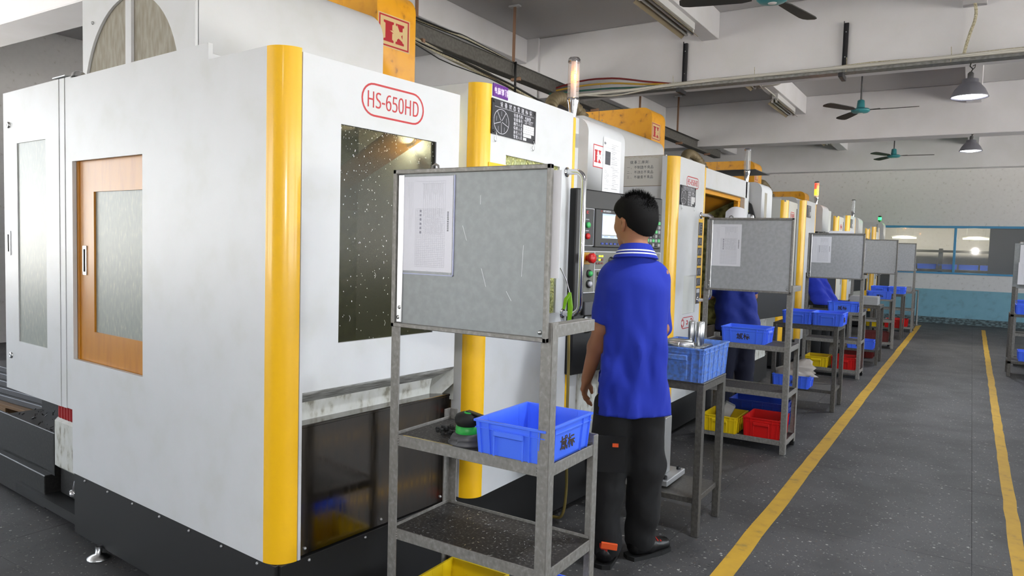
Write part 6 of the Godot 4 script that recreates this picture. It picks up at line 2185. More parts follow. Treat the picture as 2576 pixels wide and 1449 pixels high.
	for i in 7:
		var ringp := []
		var f := i / 6.0
		for k in 14:
			var a := TAU * k / 14.0
			var r := lerpf(0.15, 0.02, f * f) * (1.0 + 0.35 * rng.randf_range(-1, 1))
			ringp.append(Vector3(cos(a) * r * 1.2 + 0.10 * f * f, 0.02 + f * 0.17, sin(a) * r * 0.75))
		if i > 0:
			for k in 14:
				var k2 := (k + 1) % 14
				quad(pb, prev[k], ringp[k], ringp[k2], prev[k2])
		prev = ringp
	var pbo := obj("plastic_bag", pb, M.plastic_bag, self, Vector3(-1.40, 0.29, -7.48))
	tag(pbo, "crumpled clear plastic bag poking out of a blue bin under the bench", "bag")
	# ---- third trolley, third bench
	trolley(Vector3(-1.405, 0, -9.78), 0.0, "steel trolley with square yellow and red bins, between the two benches farther on", false)
	form_paper(Vector3(-1.68, 1.39, -9.59), 0.222, 0.318, "white form on the board of the trolley farther down the aisle", false)
	place(copy(blue, "blue bin on the upper shelf of the trolley between the farther benches"), Vector3(-1.30, 0.795, -9.75), 0.0)
	place(copy(yb, "yellow bin at the bottom of the trolley between the farther benches"), Vector3(-1.57, 0.098, -9.78), 90.0)
	place(copy(rb, "red bin at the bottom of the trolley between the farther benches"), Vector3(-1.26, 0.098, -9.78), 90.0)
	var ps := thing("paper_sheet", "white sheet lying on top of a board farther down the aisle", "paper", Vector3(-1.36, 1.752, -9.61))
	obj("sheet", box1(Vector3(-0.14, 0, -0.03), Vector3(0.14, 0.028, -0.02)), M.paper, ps)
	bench(-1.56, -1.035, -11.03, -11.48, 0.815, "steel bench stacked with grey metal plates farther down the aisle")
	for i in 6:
		var pl := obj("metal_plate", box1(Vector3(-0.20 + 0.01 * (i % 3), 0, -0.15), Vector3(0.17, 0.018, 0.15), 0.002), M.alu_matt, self, Vector3(-1.23, 0.815 + i * 0.0185, -11.24))
		tag(pl, "grey metal plate in the stack on a bench", "plate", "metal plates stacked on the bench")
	var pk := obj("machined_part", box1(Vector3(-0.10, 0, -0.06), Vector3(0.06, 0.045, 0.06), 0.006), M.chrome, self, Vector3(-1.50, 0.815, -11.15))
	tag(pk, "shiny machined part beside the stack of metal plates", "part")
	place(copy(blue, "blue bin on the low shelf under the stacked metal plates"), Vector3(-1.25, 0.20, -11.2), 0.0)
	var mb := make_bin("bin_maroon", 0.42, 0.28, 0.16, "parts_bin", "dark red bin on the floor behind the bench of metal plates")
	place(mb, Vector3(-1.35, 0.0, -11.85), 0.0)
	# ---- farther ones
	trolley(Vector3(-1.36, 0, -13.25), 12.0, "steel trolley turned slightly, beyond the bench of metal plates", false)
	form_paper(Vector3(-1.66, 1.39, -13.0), 0.20, 0.30, "white form on the slightly turned board", false)
	place(copy(blue, "blue bin on the slightly turned trolley"), Vector3(-1.25, 0.795, -13.2), 12.0)
	place(copy(mb, "dark red bin at the bottom of the slightly turned trolley"), Vector3(-1.30, 0.098, -13.25), 12.0)
	bench(-1.50, -1.015, -14.70, -15.15, 0.815, "steel bench with two blue bins in front of the last trolley")
	place(copy(blue, "blue bin on the last bench, away from the aisle"), Vector3(-1.40, 0.815, -14.92), 90.0)
	place(copy(blue, "blue bin on the last bench, at its aisle end"), Vector3(-1.12, 0.815, -14.92), 90.0)
	place(copy(rb, "red bin on the low shelf of the last bench"), Vector3(-1.15, 0.20, -14.92), 90.0)
	place(copy(yb, "yellow bin on the low shelf of the last bench"), Vector3(-1.45, 0.20, -14.92), 90.0)
	trolley(Vector3(-1.25, 0, -16.45), 0.0, "last steel trolley before the far wall, with grey trays on its shelf", false)
	for i in 3:
		var gt := obj("grey_tray", box1(Vector3(-0.12, 0, -0.10), Vector3(0.12, 0.035, 0.10), 0.006), M.alu_matt, self, Vector3(-1.10, 0.80 + i * 0.036, -16.4))
		tag(gt, "grey metal tray stacked on the last trolley", "tray", "trays on the last trolley")
	place(copy(rb, "red bin at the bottom of the last trolley before the far wall"), Vector3(-1.15, 0.098, -16.45), 90.0)
	var rf := thing("rail_frame", "grey pipe rail frame standing before the far wall", "frame", Vector3(-1.05, 0, -18.3))
	st = S()
	tube(st, [Vector3(0.10, 0, 0.25), Vector3(0.10, 0.76, 0.25), Vector3(-0.4, 0.76, 0.25)], 0.02, 8)
	tube(st, [Vector3(-0.4, 0.76, 0.25), Vector3(-0.4, 0, 0.25)], 0.02, 8)
	obj("pipe", st, M.steel, rf)
	obj("foot_plate", box1(Vector3(-0.45, 0, 0.12), Vector3(0.14, 0.012, 0.38), 0.002), M.steel, rf)
	# ---- the other side of the aisle
	var rt := thing("steel_trolley", "steel trolley across the aisle, its board hung with papers", "trolley", Vector3(0.78, 0, -11.45), 0.0, "steel trolleys with sheet metal boards")
	for q in [[-1, 1], [1, 1], [-1, -1], [1, -1]]:
		obj("post", box1(Vector3(q[0] * 0.31 - 0.02, 0, q[1] * 0.22 - 0.02), Vector3(q[0] * 0.31 + 0.02, 0.80 if q[1] < 0 else 1.15, q[1] * 0.22 + 0.02), 0.003), M.steel_dark, rt)
	for y in [0.80, 0.20]:
		obj("shelf", box1(Vector3(-0.33, y - 0.035, -0.24), Vector3(0.33, y, 0.24), 0.003), M.steel_dark, rt)
	place(copy(blue, "blue bin on the trolley across the aisle"), Vector3(0.64, 0.80, -11.40), 90.0)
	place(copy(blue, "blue bin on the low shelf of the trolley across the aisle"), Vector3(0.70, 0.20, -11.45), 90.0)
	var rt2 := trolley(Vector3(0.86, 0, -12.6), 0.0, "second steel trolley across the aisle, behind the one with papers", false)
	place(copy(blue, "blue bin on the rear trolley across the aisle"), Vector3(0.70, 0.80, -12.55), 0.0)
	for k in 2:
		var pp := obj("paper_sheet", plate(Vector3(0.50 + k * 0.01, 1.18 + k * 0.22, -11.2 - k * 0.05), Vector3(0.21, 0, 0), Vector3(0, 0.28, 0), 0.001), M.form)
		tag(pp, ["white paper clipped to the trolley across the aisle, the lower one", "white paper clipped to the trolley across the aisle, the upper one"][k], "paper")
	var pb2 := obj("paper_board", box1(Vector3(0.45, 1.13, -11.27), Vector3(1.08, 1.70, -11.255), 0.002), M.galvanised)
	tag(pb2, "grey sheet metal board carrying papers across the aisle", "board")

func build_left_corner():
	# coolant and chip tank behind the near machine
	var tk := thing("chip_tank", "black oily coolant tank behind the near machine", "tank", Vector3(-4.12, 0, -1.92), -4.5)
	var st := S()
	bx(st, Vector3(-1.6, 0.02, -0.75), Vector3(0.0, 0.20, 0.0), 0.004)
	obj("lower_tank", st, M.tank_black, tk)
	st = S()
	var h := 0.43
	bx(st, Vector3(-1.6, 0.20, -0.05), Vector3(0.04, h, -0.035), 0.003)
	bx(st, Vector3(-1.6, 0.20, -0.60), Vector3(0.04, h + 0.04, -0.585), 0.003)
	bx(st, Vector3(0.025, 0.20, -0.60), Vector3(0.04, h, -0.035), 0.003)
	bx(st, Vector3(-1.6, 0.20, -0.60), Vector3(0.04, 0.215, -0.035), 0.0)
	obj("upper_trough", st, M.tank_black, tk)
	st = S()
	bx(st, Vector3(0.04, 0.10, -0.45), Vector3(0.46, 0.27, -0.06), 0.01)
	obj("outlet_box", st, M.tank_black, tk)
	st = S()
	for i in 220:
		var c := Vector3(rng.randf_range(-1.5, 0.0), rng.randf_range(0.215, 0.25), rng.randf_range(-0.57, -0.06))
		var s := rng.randf_range(0.004, 0.012)
		bx(st, -Vector3(s, 0.002, 0.003), Vector3(s, 0.002, 0.003), 0.0, Transform3D(Basis(Vector3(rng.randf(), 1, rng.randf()).normalized(), rng.randf() * TAU), c))
	var ch := obj("oily_chips", st, M.tank_black, tk)
	ch.set_meta("kind", "stuff")
	var pg := thing("pipe_fitting", "small chrome pipe fitting beside the black tank", "fitting", Vector3(-3.70, 0.24, -1.86))
	st = S()
	tube(st, [Vector3(0, -0.03, 0), Vector3(0.02, 0.03, 0), Vector3(0.05, 0.08, -0.02)], 0.012, 8)
	lathe(st, Vector3(0, -0.03, 0), [Vector2(0.02, -0.01), Vector2(0.022, 0.015), Vector2(0.012, 0.02)], 10)
	obj("elbow", st, M.chrome, pg)
	# pallet with steel plates, green cupboard, bins at the far left
	var pa := thing("wood_pallet", "wooden pallet under grey steel plates", "pallet", Vector3(-6.6, 0, -3.2))
	for i in 5:
		obj("deck_board", box1(Vector3(-0.6, 0.10, -0.5 + i * 0.22), Vector3(0.9, 0.125, -0.38 + i * 0.22), 0.003), M.wood, pa)
	for x in [-0.55, 0.1, 0.75]:
		obj("block", box1(Vector3(x, 0, -0.5), Vector3(x + 0.1, 0.10, 0.5), 0.003), M.wood, pa)
	for i in 5:
		var pl := obj("steel_plate", box1(Vector3(-0.6 + 0.1 * (i % 2), 0, -0.35), Vector3(0.75 - 0.09 * i, 0.045, 0.45 - 0.03 * i), 0.004), M.iron_grey, self, Vector3(-6.6, 0.126 + i * 0.046, -3.2))
		tag(pl, "grey steel plate stacked on the wooden pallet", "plate", "steel plates on the pallet")
	var cb := thing("green_cupboard", "tall green cupboard with notices behind the near machine", "cupboard", Vector3(-8.6, 0, -4.9))
	obj("carcass", box1(Vector3(-0.5, 0.45, -0.3), Vector3(1.2, 1.92, 0.3), 0.01), M.cabinet_green, cb)
	obj("stand", box1(Vector3(-0.5, 0, -0.3), Vector3(1.2, 0.45, 0.3), 0.01), M.black, cb)
	obj("red_ledge", box1(Vector3(-0.52, 1.92, -0.32), Vector3(1.22, 1.95, 0.32), 0.004), M.bin_maroon, cb)
	for q in [[-0.45, 1.46], [-0.45, 1.15], [0.3, 1.46]]:
		var o := obj("notice_paper", plate(Vector3(-8.6 + q[0], q[1], -4.598), Vector3(0.6, 0, 0), Vector3(0, 0.26, 0), 0.001), M.paper)
		tag(o, "white notice paper on the tall green cupboard", "paper", "notices on the green cupboard")
	var bt := thing("low_table", "low dark table with blue bins in front of the green cupboard", "table", Vector3(-7.6, 0, -4.22))
	obj("table_top", box1(Vector3(-1.2, 0.42, -0.3), Vector3(0.7, 0.46, 0.3), 0.004), M.black, bt)
	for q in [[-1.1, -0.25], [0.6, -0.25], [-1.1, 0.25], [0.6, 0.25]]:
		obj("leg", box1(Vector3(q[0] - 0.02, 0, q[1] - 0.02), Vector3(q[0] + 0.02, 0.42, q[1] + 0.02)), M.black, bt)
	var b1 := make_bin("bin_navy", 0.5, 0.35, 0.16, "parts_bin", "dark blue bin on the low table in front of the green cupboard", "bins on the low table")
	place(b1, Vector3(-7.55, 0.46, -4.2))
	place(copy(b1), Vector3(-8.15, 0.46, -4.2))
	place(copy(b1), Vector3(-7.0, 0.46, -4.2))

# ------------------------------------------------------------------ people: smooth skins over tapered bones
# bone: [a, b, radius a, radius b]
func pack(B: Array) -> PackedFloat32Array:
	var o := PackedFloat32Array()
	for b in B:
		var p: Vector3 = b[0]
		var d: Vector3 = b[1] - p
		o.append_array([p.x, p.y, p.z, d.x, d.y, d.z, 1.0 / maxf(d.length_squared(), 1e-9), b[2], b[3] - b[2]])
	return o

func field(p: Vector3, o: PackedFloat32Array, k: float) -> float:
	var f := 1e9
	var i := 0
	var n := o.size()
	while i < n:
		var q := Vector3(p.x - o[i], p.y - o[i + 1], p.z - o[i + 2])
		var ab := Vector3(o[i + 3], o[i + 4], o[i + 5])
		var t := clampf(q.dot(ab) * o[i + 6], 0.0, 1.0)
		var d := (q - ab * t).length() - o[i + 7] - o[i + 8] * t
		var e := f - d
		if e > k:
			f = d
		elif e > -k:
			var h := 0.5 + 0.5 * e / k
			f += (d - f) * h - k * h * (1.0 - h)
		i += 9
	return f

func skin_mesh(acc: Array, B: Array, cell: float, k: float, mod = null):
	var lo := Vector3(1e9, 1e9, 1e9)
	var hi := -lo
	for b in B:
		var r: float = maxf(b[2], b[3]) * 1.6 + cell * 3
		for e in [b[0], b[1]]:
			lo = lo.min((e as Vector3) - Vector3.ONE * r)
			hi = hi.max((e as Vector3) + Vector3.ONE * r)
	var n := Vector3i(((hi - lo) / cell).ceil()) + Vector3i.ONE
	var bs := 4
	n = Vector3i(ceili(float(n.x) / bs) * bs + 1, ceili(float(n.y) / bs) * bs + 1, ceili(float(n.z) / bs) * bs + 1)
	var val := PackedFloat32Array()
	val.resize(n.x * n.y * n.z)
	val.fill(1e3)
	var live := []
	var rad := bs * cell * 0.87 + cell * 0.6
	var has_mod: bool = mod != null
	for bz in range(0, n.z - 1, bs):
		for by in range(0, n.y - 1, bs):
			for bx_ in range(0, n.x - 1, bs):
				var c := lo + Vector3(bx_ + bs * 0.5, by + bs * 0.5, bz + bs * 0.5) * cell
				# only bones that can matter here
				var near := []
				for b in B:
					var ab: Vector3 = b[1] - b[0]
					var t := clampf((c - b[0]).dot(ab) / maxf(ab.length_squared(), 1e-9), 0.0, 1.0)
					if (c - b[0] - ab * t).length() < maxf(b[2], b[3]) * 1.7 + rad + k * 2.0:
						near.append(b)
				if near.is_empty():
					continue
				var pk := pack(near)
				var f0 := field(c, pk, k)
				if has_mod:
					f0 = mod.call(c, f0)
				if absf(f0) > rad + (0.016 if has_mod else 0.003):
					if f0 < 0:
						for z in range(bz, bz + bs + 1):
							for y in range(by, by + bs + 1):
								for x in range(bx_, bx_ + bs + 1):
									var id := (z * n.y + y) * n.x + x
									if val[id] > 999.0:
										val[id] = -1.0
					continue
				live.append(Vector3i(bx_, by, bz))
				for z in range(bz, bz + bs + 1):
					for y in range(by, by + bs + 1):
						for x in range(bx_, bx_ + bs + 1):
							var id := (z * n.y + y) * n.x + x
							var p := lo + Vector3(x, y, z) * cell
							var f := field(p, pk, k)
							if has_mod:
								f = mod.call(p, f)
							val[id] = f
	var vid := {}
	var pts := PackedVector3Array()
	var corner := []
	for i in 8:
		corner.append(Vector3i(i & 1, (i >> 1) & 1, (i >> 2) & 1))
	var sx := 1
	var sy := n.x
	var sz := n.x * n.y
	for L in live:
		for z in range(L.z, L.z + bs):
			for y in range(L.y, L.y + bs):
				for x in range(L.x, L.x + bs):
					var id := (z * n.y + y) * n.x + x
					var m := 0
					for i in 8:
						if val[id + corner[i].x * sx + corner[i].y * sy + corner[i].z * sz] < 0:
							m |= 1 << i
					if m == 0 or m == 255:
						continue
					var s := Vector3.ZERO
					var c := 0
					for i in 8:
						for ax in [1, 2, 4]:
							if i & ax:
								continue
							var j: int = i | ax
							if ((m >> i) & 1) != ((m >> j) & 1):
								var va := val[id + corner[i].x * sx + corner[i].y * sy + corner[i].z * sz]
								var vb := val[id + corner[j].x * sx + corner[j].y * sy + corner[j].z * sz]
								var t := clampf(va / (va - vb), 0.0, 1.0)
								s += Vector3(corner[i]).lerp(Vector3(corner[j]), t)
								c += 1
					vid[id] = pts.size()
					pts.append(lo + (Vector3(x, y, z) + s / c) * cell)
	var base: int = acc[0].size()
	acc[0].append_array(pts)
	var idx := PackedInt32Array()
	for L in live:
		for z in range(L.z, L.z + bs):
			for y in range(L.y, L.y + bs):
				for x in range(L.x, L.x + bs):
					var id := (z * n.y + y) * n.x + x
					var v0 := val[id]
					for ax in 3:
						var step: int = [sx, sy, sz][ax]
						var v1 := val[id + step]
						if (v0 < 0) == (v1 < 0):
							continue
						var u: int = [sy, sz, sx][ax]
						var w: int = [sz, sx, sy][ax]
						if not (vid.has(id) and vid.has(id - u) and vid.has(id - w) and vid.has(id - u - w)):
							continue
						var a: int = vid[id] + base; var b: int = vid[id - u] + base
						var c: int = vid[id - u - w] + base; var d: int = vid[id - w] + base
						if v0 < 0:
							idx.append_array([a, d, c, a, c, b])
						else:
							idx.append_array([a, b, c, a, c, d])
	acc[1].append_array(idx)

func new_skin() -> Array:
	return [PackedVector3Array(), PackedInt32Array()]

func skin_done(acc: Array) -> ArrayMesh:
	var p: PackedVector3Array = acc[0]
	var ix: PackedInt32Array = acc[1]
	var nr := PackedVector3Array()
	nr.resize(p.size())
	for i in range(0, ix.size(), 3):
		var f := (p[ix[i + 2]] - p[ix[i]]).cross(p[ix[i + 1]] - p[ix[i]])
		nr[ix[i]] += f
		nr[ix[i + 1]] += f
		nr[ix[i + 2]] += f
	for i in nr.size():
		nr[i] = nr[i].normalized()
	var ar := []
	ar.resize(Mesh.ARRAY_MAX)
	ar[Mesh.ARRAY_VERTEX] = p
	ar[Mesh.ARRAY_NORMAL] = nr
	ar[Mesh.ARRAY_INDEX] = ix
	var m := ArrayMesh.new()
	m.add_surface_from_arrays(Mesh.PRIMITIVE_TRIANGLES, ar)
	return m

func skin_part(called: String, B: Array, cell: float, k: float, m: Material, parent: Node, mod = null) -> MeshInstance3D:
	var acc := new_skin()
	skin_mesh(acc, B, cell, k, mod)
	return obj(called, skin_done(acc), m, parent)

# finger chains of a hand: wrist at w, direction d towards the fingertips, palm normal n, thumb side s; curl in degrees
func hand_bones(w: Vector3, d: Vector3, n: Vector3, s: Vector3, curl: float) -> Array:
	var B := []
	var palm := w + d * 0.045
	B.append([w - d * 0.03, w + d * 0.012, 0.026, 0.025])
	for i in 4:
		var off := s * (0.027 - 0.018 * i)
		B.append([w + d * 0.010 + off * 0.6, palm + off + d * (0.028 - 0.004 * absf(i - 1.2)), 0.015, 0.0115])
	var lens := [0.040, 0.045, 0.042, 0.032]
	for i in 4:
		var p := palm + s * (0.027 - 0.018 * i) + d * (0.030 - 0.004 * absf(i - 1.2))
		var dir := d
		for k in 3:
			var ang := deg_to_rad(curl * [0.55, 1.0, 0.75][k] * (1.0 + 0.12 * i))
			dir = (dir * cos(ang) + n * sin(ang)).normalized()
			# keep n perpendicular while curling
			var L: float = lens[i] * [1.0, 0.66, 0.50][k]
			var q := p + dir * L
			B.append([p, q, 0.0092 - 0.0008 * k, 0.0086 - 0.0010 * k])
			p = q
	var tb := w + d * 0.022 + s * 0.026 + n * 0.006
	var t1 := tb + (d * 0.65 + s * 0.55 + n * 0.45).normalized() * 0.040
	var t2 := t1 + (d * 0.92 + s * 0.10 + n * 0.42).normalized() * 0.032
	B.append([w + d * 0.012 + s * 0.014, tb, 0.017, 0.0135])
	B.append([tb, t1, 0.0125, 0.0105])
	B.append([t1, t2, 0.0105, 0.0085])
	return B

func build_people():
	worker_one()
	worker_two()
	worker_three()

func head_bones(c: Vector3, yaw: float, nod := 0.0) -> Array:
	# c: middle of the skull; facing -z turned by yaw
	var R := Basis(Vector3.UP, deg_to_rad(yaw)) * Basis(Vector3.RIGHT, deg_to_rad(nod))
	var f := func(x: float, y: float, z: float): return c + R * Vector3(x, y, z)
	return [
		[f.call(0, 0.022, 0.020), f.call(0, 0.018, -0.020), 0.082, 0.080],
		[f.call(0, -0.005, 0.030), f.call(0, -0.02, -0.03), 0.072, 0.070],
		[f.call(0.0, -0.03, -0.045), f.call(0.0, -0.085, -0.062), 0.052, 0.030],
		[f.call(0.028, -0.06, -0.02), f.call(0.012, -0.088, -0.058), 0.036, 0.025],
		[f.call(-0.028, -0.06, -0.02), f.call(-0.012, -0.088, -0.058), 0.036, 0.025],
		[f.call(0.036, -0.026, -0.068), f.call(0.030, -0.040, -0.064), 0.022, 0.020],
		[f.call(-0.036, -0.026, -0.068), f.call(-0.030, -0.040, -0.064), 0.022, 0.020],
		[f.call(0, 0.0, -0.096), f.call(0, -0.036, -0.112), 0.008, 0.013],
		[f.call(0, -0.040, -0.098), f.call(0, -0.040, -0.104), 0.017, 0.014],
		[f.call(0.012, -0.064, -0.096), f.call(-0.012, -0.064, -0.096), 0.011, 0.011],
		[f.call(0, -0.096, -0.082), f.call(0, -0.094, -0.084), 0.018, 0.018],
	]

func ears(c: Vector3, yaw: float) -> Array:
	var R := Basis(Vector3.UP, deg_to_rad(yaw))
	var B := []
	for s in [-1.0, 1.0]:
		var f := func(x: float, y: float, z: float): return c + R * Vector3(s * x, y, z)
		var pts := [f.call(0.079, -0.010, -0.002), f.call(0.089, 0.012, 0.010), f.call(0.088, 0.004, 0.024), f.call(0.083, -0.020, 0.016), f.call(0.078, -0.040, 0.004)]
		for i in 4:
			B.append([pts[i], pts[i + 1], 0.0075, 0.0075])
		B.append([f.call(0.076, -0.006, 0.006), f.call(0.078, -0.022, 0.004), 0.007, 0.007])
	return B

func worker_one():
	# stands with his back to the camera at the operator panel, head turned left, left arm hanging
	var t := thing("person", "man in blue polo shirt and black cargo trousers facing the operator panel", "person", Vector3(-1.335, 0, -3.20), 27.0)
	var hc := Vector3(-0.005, 1.622, -0.035)
	var yaw := 38.0
	# joints (x right, y up, z towards the camera)
	var lsh := Vector3(-0.114, 1.358, 0.0); var lel := Vector3(-0.145, 1.115, 0.0); var lwr := Vector3(-0.205, 0.862, -0.085)
	var rsh := Vector3(0.112, 1.356, -0.02); var rel := Vector3(0.138, 1.12, -0.09); var rwr := Vector3(0.06, 1.17, -0.32)
	var B := []
	B.append_array(head_bones(hc, yaw))
	B.append([Vector3(0.0, 1.57, -0.01), Vector3(0.0, 1.44, 0.012), 0.054, 0.060])
	B.append([Vector3(0.0, 1.47, 0.010), Vector3(0.0, 1.41, 0.010), 0.060, 0.064])
	# trunk under the shirt, a little smaller than the cloth
	B.append([Vector3(-0.11, 1.375, 0.01), Vector3(0.11, 1.375, 0.0), 0.050, 0.050])
	B.append([Vector3(0, 1.32, 0.0), Vector3(0, 1.0, 0.0), 0.06, 0.06])
	B.append([lsh, lel, 0.046, 0.040]); B.append([lel, lel.lerp(lwr, 0.35), 0.040, 0.041]); B.append([lel.lerp(lwr, 0.35), lwr, 0.041, 0.027])
	B.append([rsh, rel, 0.046, 0.040]); B.append([rel, rwr, 0.041, 0.027])
	var st := S()
	var skin := new_skin()
	skin_mesh(skin, B, 0.0085, 0.02)
	# hands and ears get a finer grid
	var hd := (lwr - lel).normalized()
	skin_mesh(skin, hand_bones(lwr, Vector3(-0.16, -0.93, -0.33).normalized(), Vector3(0.72, -0.25, -0.30).normalized(), Vector3(0.25, -0.28, -0.90).normalized(), 34.0), 0.0034, 0.008)
	skin_mesh(skin, hand_bones(rwr, (rwr - rel).normalized(), Vector3(0, -1, 0), Vector3(-0.9, 0, -0.3).normalized(), 38.0), 0.0045, 0.008)
	skin_mesh(skin, ears(hc, yaw), 0.0032, 0.006)
	obj("body", skin_done(skin), M.skin, t)
	# face: eyes, brows
	var R := Basis(Vector3.UP, deg_to_rad(yaw))
	for s in [-1.0, 1.0]:
		st = S()
		ball(st, hc + R * Vector3(s * 0.033, -0.004, -0.083), 0.012, 10)
		var e := obj("eye", st, M.eye_white, t)
		st = S()
		ball(st, hc + R * Vector3(s * 0.033, -0.004, -0.0905), 0.006, 8)
		obj("iris", st, M.hair, e)
		st = S()
		tube(st, [hc + R * Vector3(s * 0.018, 0.018, -0.092), hc + R * Vector3(s * 0.034, 0.024, -0.090), hc + R * Vector3(s * 0.052, 0.018, -0.078)], 0.0035, 6)
		obj("eyebrow", st, M.hair, t)
	# hair: cap plus short bristles
	var Hb := [[hc + R * Vector3(0, 0.040, 0.018), hc + R * Vector3(0, 0.040, -0.022), 0.088, 0.083], [hc + R * Vector3(-0.03, 0.062, 0.03), hc + R * Vector3(-0.03, 0.060, -0.03), 0.062, 0.058], [hc + R * Vector3(0.03, 0.062, 0.03), hc + R * Vector3(0.03, 0.060, -0.03), 0.062, 0.058], [hc + R * Vector3(0, 0.010, 0.036), hc + R * Vector3(0, 0.02, 0.01), 0.084, 0.084], [hc + R * Vector3(0, -0.035, 0.045), hc + R * Vector3(0, -0.01, 0.036), 0.060, 0.075]]
	var Ri := R.inverse()
	var hair_mod := func(p: Vector3, f: float) -> float:
		var q: Vector3 = Ri * (p - hc)
		# hairline: forehead, temples, nape, and free around the ears
		var front := -q.z - 0.066 + maxf(0.0, 0.055 - q.y) * 1.3
		var low := -0.075 - q.y + maxf(0.0, 0.02 - q.z) * 1.2
		var g := maxf(f, maxf(front, low))
		var ear := Vector2(q.y + 0.012, q.z - 0.004).length() - 0.030
		if absf(q.x) > 0.06:
			g = maxf(g, -ear)
		return g
	var hs := new_skin()
	skin_mesh(hs, Hb, 0.005, 0.02, hair_mod)
	for i in 5200:
		var u := Vector3(rng.randfn(), rng.randfn() * 0.8 + 0.5, rng.randfn()).normalized()
		var root := hc + R * (Vector3(0, 0.034, 0.008) + u * Vector3(0.086, 0.091, 0.100))
		var q := Ri * (root - hc)
		if -q.z - 0.066 + maxf(0.0, 0.055 - q.y) * 1.3 > 0 or q.y < -0.02 + maxf(0.0, 0.02 - q.z):
			continue
		var d := (R * (u * Vector3(0.8, 1.1, 0.8) + Vector3(rng.randf_range(-0.3, 0.3), 0.30, rng.randf_range(-0.3, 0.3)))).normalized()
		var tip := root + d * rng.randf_range(0.012, 0.032) * clampf(0.30 + maxf(u.y, 0.0) * 1.1, 0.3, 1.4)
		var sd := d.cross(Vector3(rng.randf() + 0.1, rng.randf(), 0.5)).normalized() * 0.0014
		var sd2 := d.cross(sd).normalized() * 0.0014
		var bi: int = hs[0].size()
		hs[0].append_array([root + sd - d * 0.004, tip, root - sd - d * 0.004, root + sd2 - d * 0.004, root - sd2 - d * 0.004])
		hs[1].append_array([bi, bi + 1, bi + 2, bi + 3, bi + 1, bi + 4])
	obj("hair", skin_done(hs), M.hair, t)
	# polo shirt
	var Sb := []
	Sb.append([Vector3(-0.085, 1.385, 0.012), Vector3(0.085, 1.385, 0.0), 0.062, 0.062])
	Sb.append([Vector3(-0.065, 1.30, 0.02), Vector3(-0.068, 1.05, 0.0), 0.098, 0.096])
	Sb.append([Vector3(0.065, 1.30, 0.01), Vector3(0.068, 1.05, -0.005), 0.098, 0.096])
	Sb.append([Vector3(-0.070, 1.05, 0.0), Vector3(-0.066, 0.66, 0.0), 0.098, 0.128])
	Sb.append([Vector3(0.070, 1.05, -0.005), Vector3(0.066, 0.66, -0.005), 0.098, 0.128])
	Sb.append([Vector3(0, 1.475, 0.010), Vector3(0, 1.36, 0.012), 0.070, 0.105])
	Sb.append([Vector3(0, 1.33, 0.015), Vector3(0, 0.66, 0.0), 0.108, 0.130])
	Sb.append([lsh, lel + Vector3(-0.006, -0.08, 0.0), 0.054, 0.060])
	Sb.append([rsh, rel + Vector3(0.0, 0.0, -0.02), 0.056, 0.060])
	var nz := FastNoiseLite.new()
	nz.seed = 5
	nz.frequency = 1.0
	nz.fractal_octaves = 2
	var cuff_d := (lel - lsh).normalized()
	var shirt_mod := func(p: Vector3, f: float) -> float:
		# soft vertical folds running down from the shoulders, hem and cuffs cut clean
		var low := clampf((1.40 - p.y) / 0.5, 0.0, 1.0)
		var fold := sin(p.x * 46.0 + p.y * 5.0 + 2.5 * nz.get_noise_3d(p.x * 4, p.y * 2.2, p.z * 4)) * 0.0075 * low
		fold += nz.get_noise_3d(p.x * 9, p.y * 3.5, p.z * 9) * 0.017 * low
		fold += sin(p.y * 55.0 + p.x * 28.0) * 0.003 * clampf(1.0 - absf(p.y - 1.12) * 4.0, 0.0, 1.0) * (1.0 if p.x < -0.11 else 0.0)
		var g := f + fold
		g = maxf(g, 0.722 + p.x * 0.02 - p.y)
		g = maxf(g, p.y - 1.492)
		var nk := Vector2(p.x, p.z - 0.008).length() - 0.056
		if p.y > 1.46:
			g = maxf(g, -nk)
		if p.x < -0.10 and p.y < 1.30:
			g = maxf(g, 1.145 + (p.x + 0.16) * -0.28 - p.y) if p.x < -0.128 - maxf(0.0, 1.14 - p.y) * 0.1 and p.y < 1.16 else g
		return g
	skin_part("polo_shirt", Sb, 0.0095, 0.035, M.shirt, t, shirt_mod)
	# collar with two white stripes
	var col := S()
	var stripes := S()
	var m := 34
	for i in m:
		var a0 := lerpf(-2.75, 2.75, i / float(m)) + PI / 2
		var a1 := lerpf(-2.75, 2.75, (i + 1) / float(m)) + PI / 2
		var f := func(a: float, r: float, y: float): return Vector3(cos(a) * r * 1.02, y + 0.012 * sin(a), 0.010 + sin(a) * r)
		# stands up at the neck and folds outward
		quad(col, f.call(a0, 0.062, 1.475), f.call(a0, 0.060, 1.510), f.call(a1, 0.060, 1.510), f.call(a1, 0.062, 1.475))
		quad(col, f.call(a0, 0.060, 1.510), f.call(a0, 0.070, 1.514), f.call(a1, 0.070, 1.514), f.call(a1, 0.060, 1.510))
		quad(col, f.call(a0, 0.070, 1.514), f.call(a0, 0.104, 1.452), f.call(a1, 0.104, 1.452), f.call(a1, 0.070, 1.514))
		quad(col, f.call(a0, 0.104, 1.452), f.call(a0, 0.090, 1.448), f.call(a1, 0.090, 1.448), f.call(a1, 0.104, 1.452))
		for s in [[0.22, 0.32], [0.44, 0.54]]:
			var ya := lerpf(1.452, 1.514, s[0]); var yb := lerpf(1.452, 1.514, s[1])
			var ra := lerpf(0.104, 0.070, s[0]) + 0.0015; var rb := lerpf(0.104, 0.070, s[1]) + 0.0015
			quad(stripes, f.call(a0, rb, yb), f.call(a0, ra, ya), f.call(a1, ra, ya), f.call(a1, rb, yb))
	var co := obj("collar", col, M.shirt, t)
	obj("collar_stripes", stripes, M.stripe_white, co)
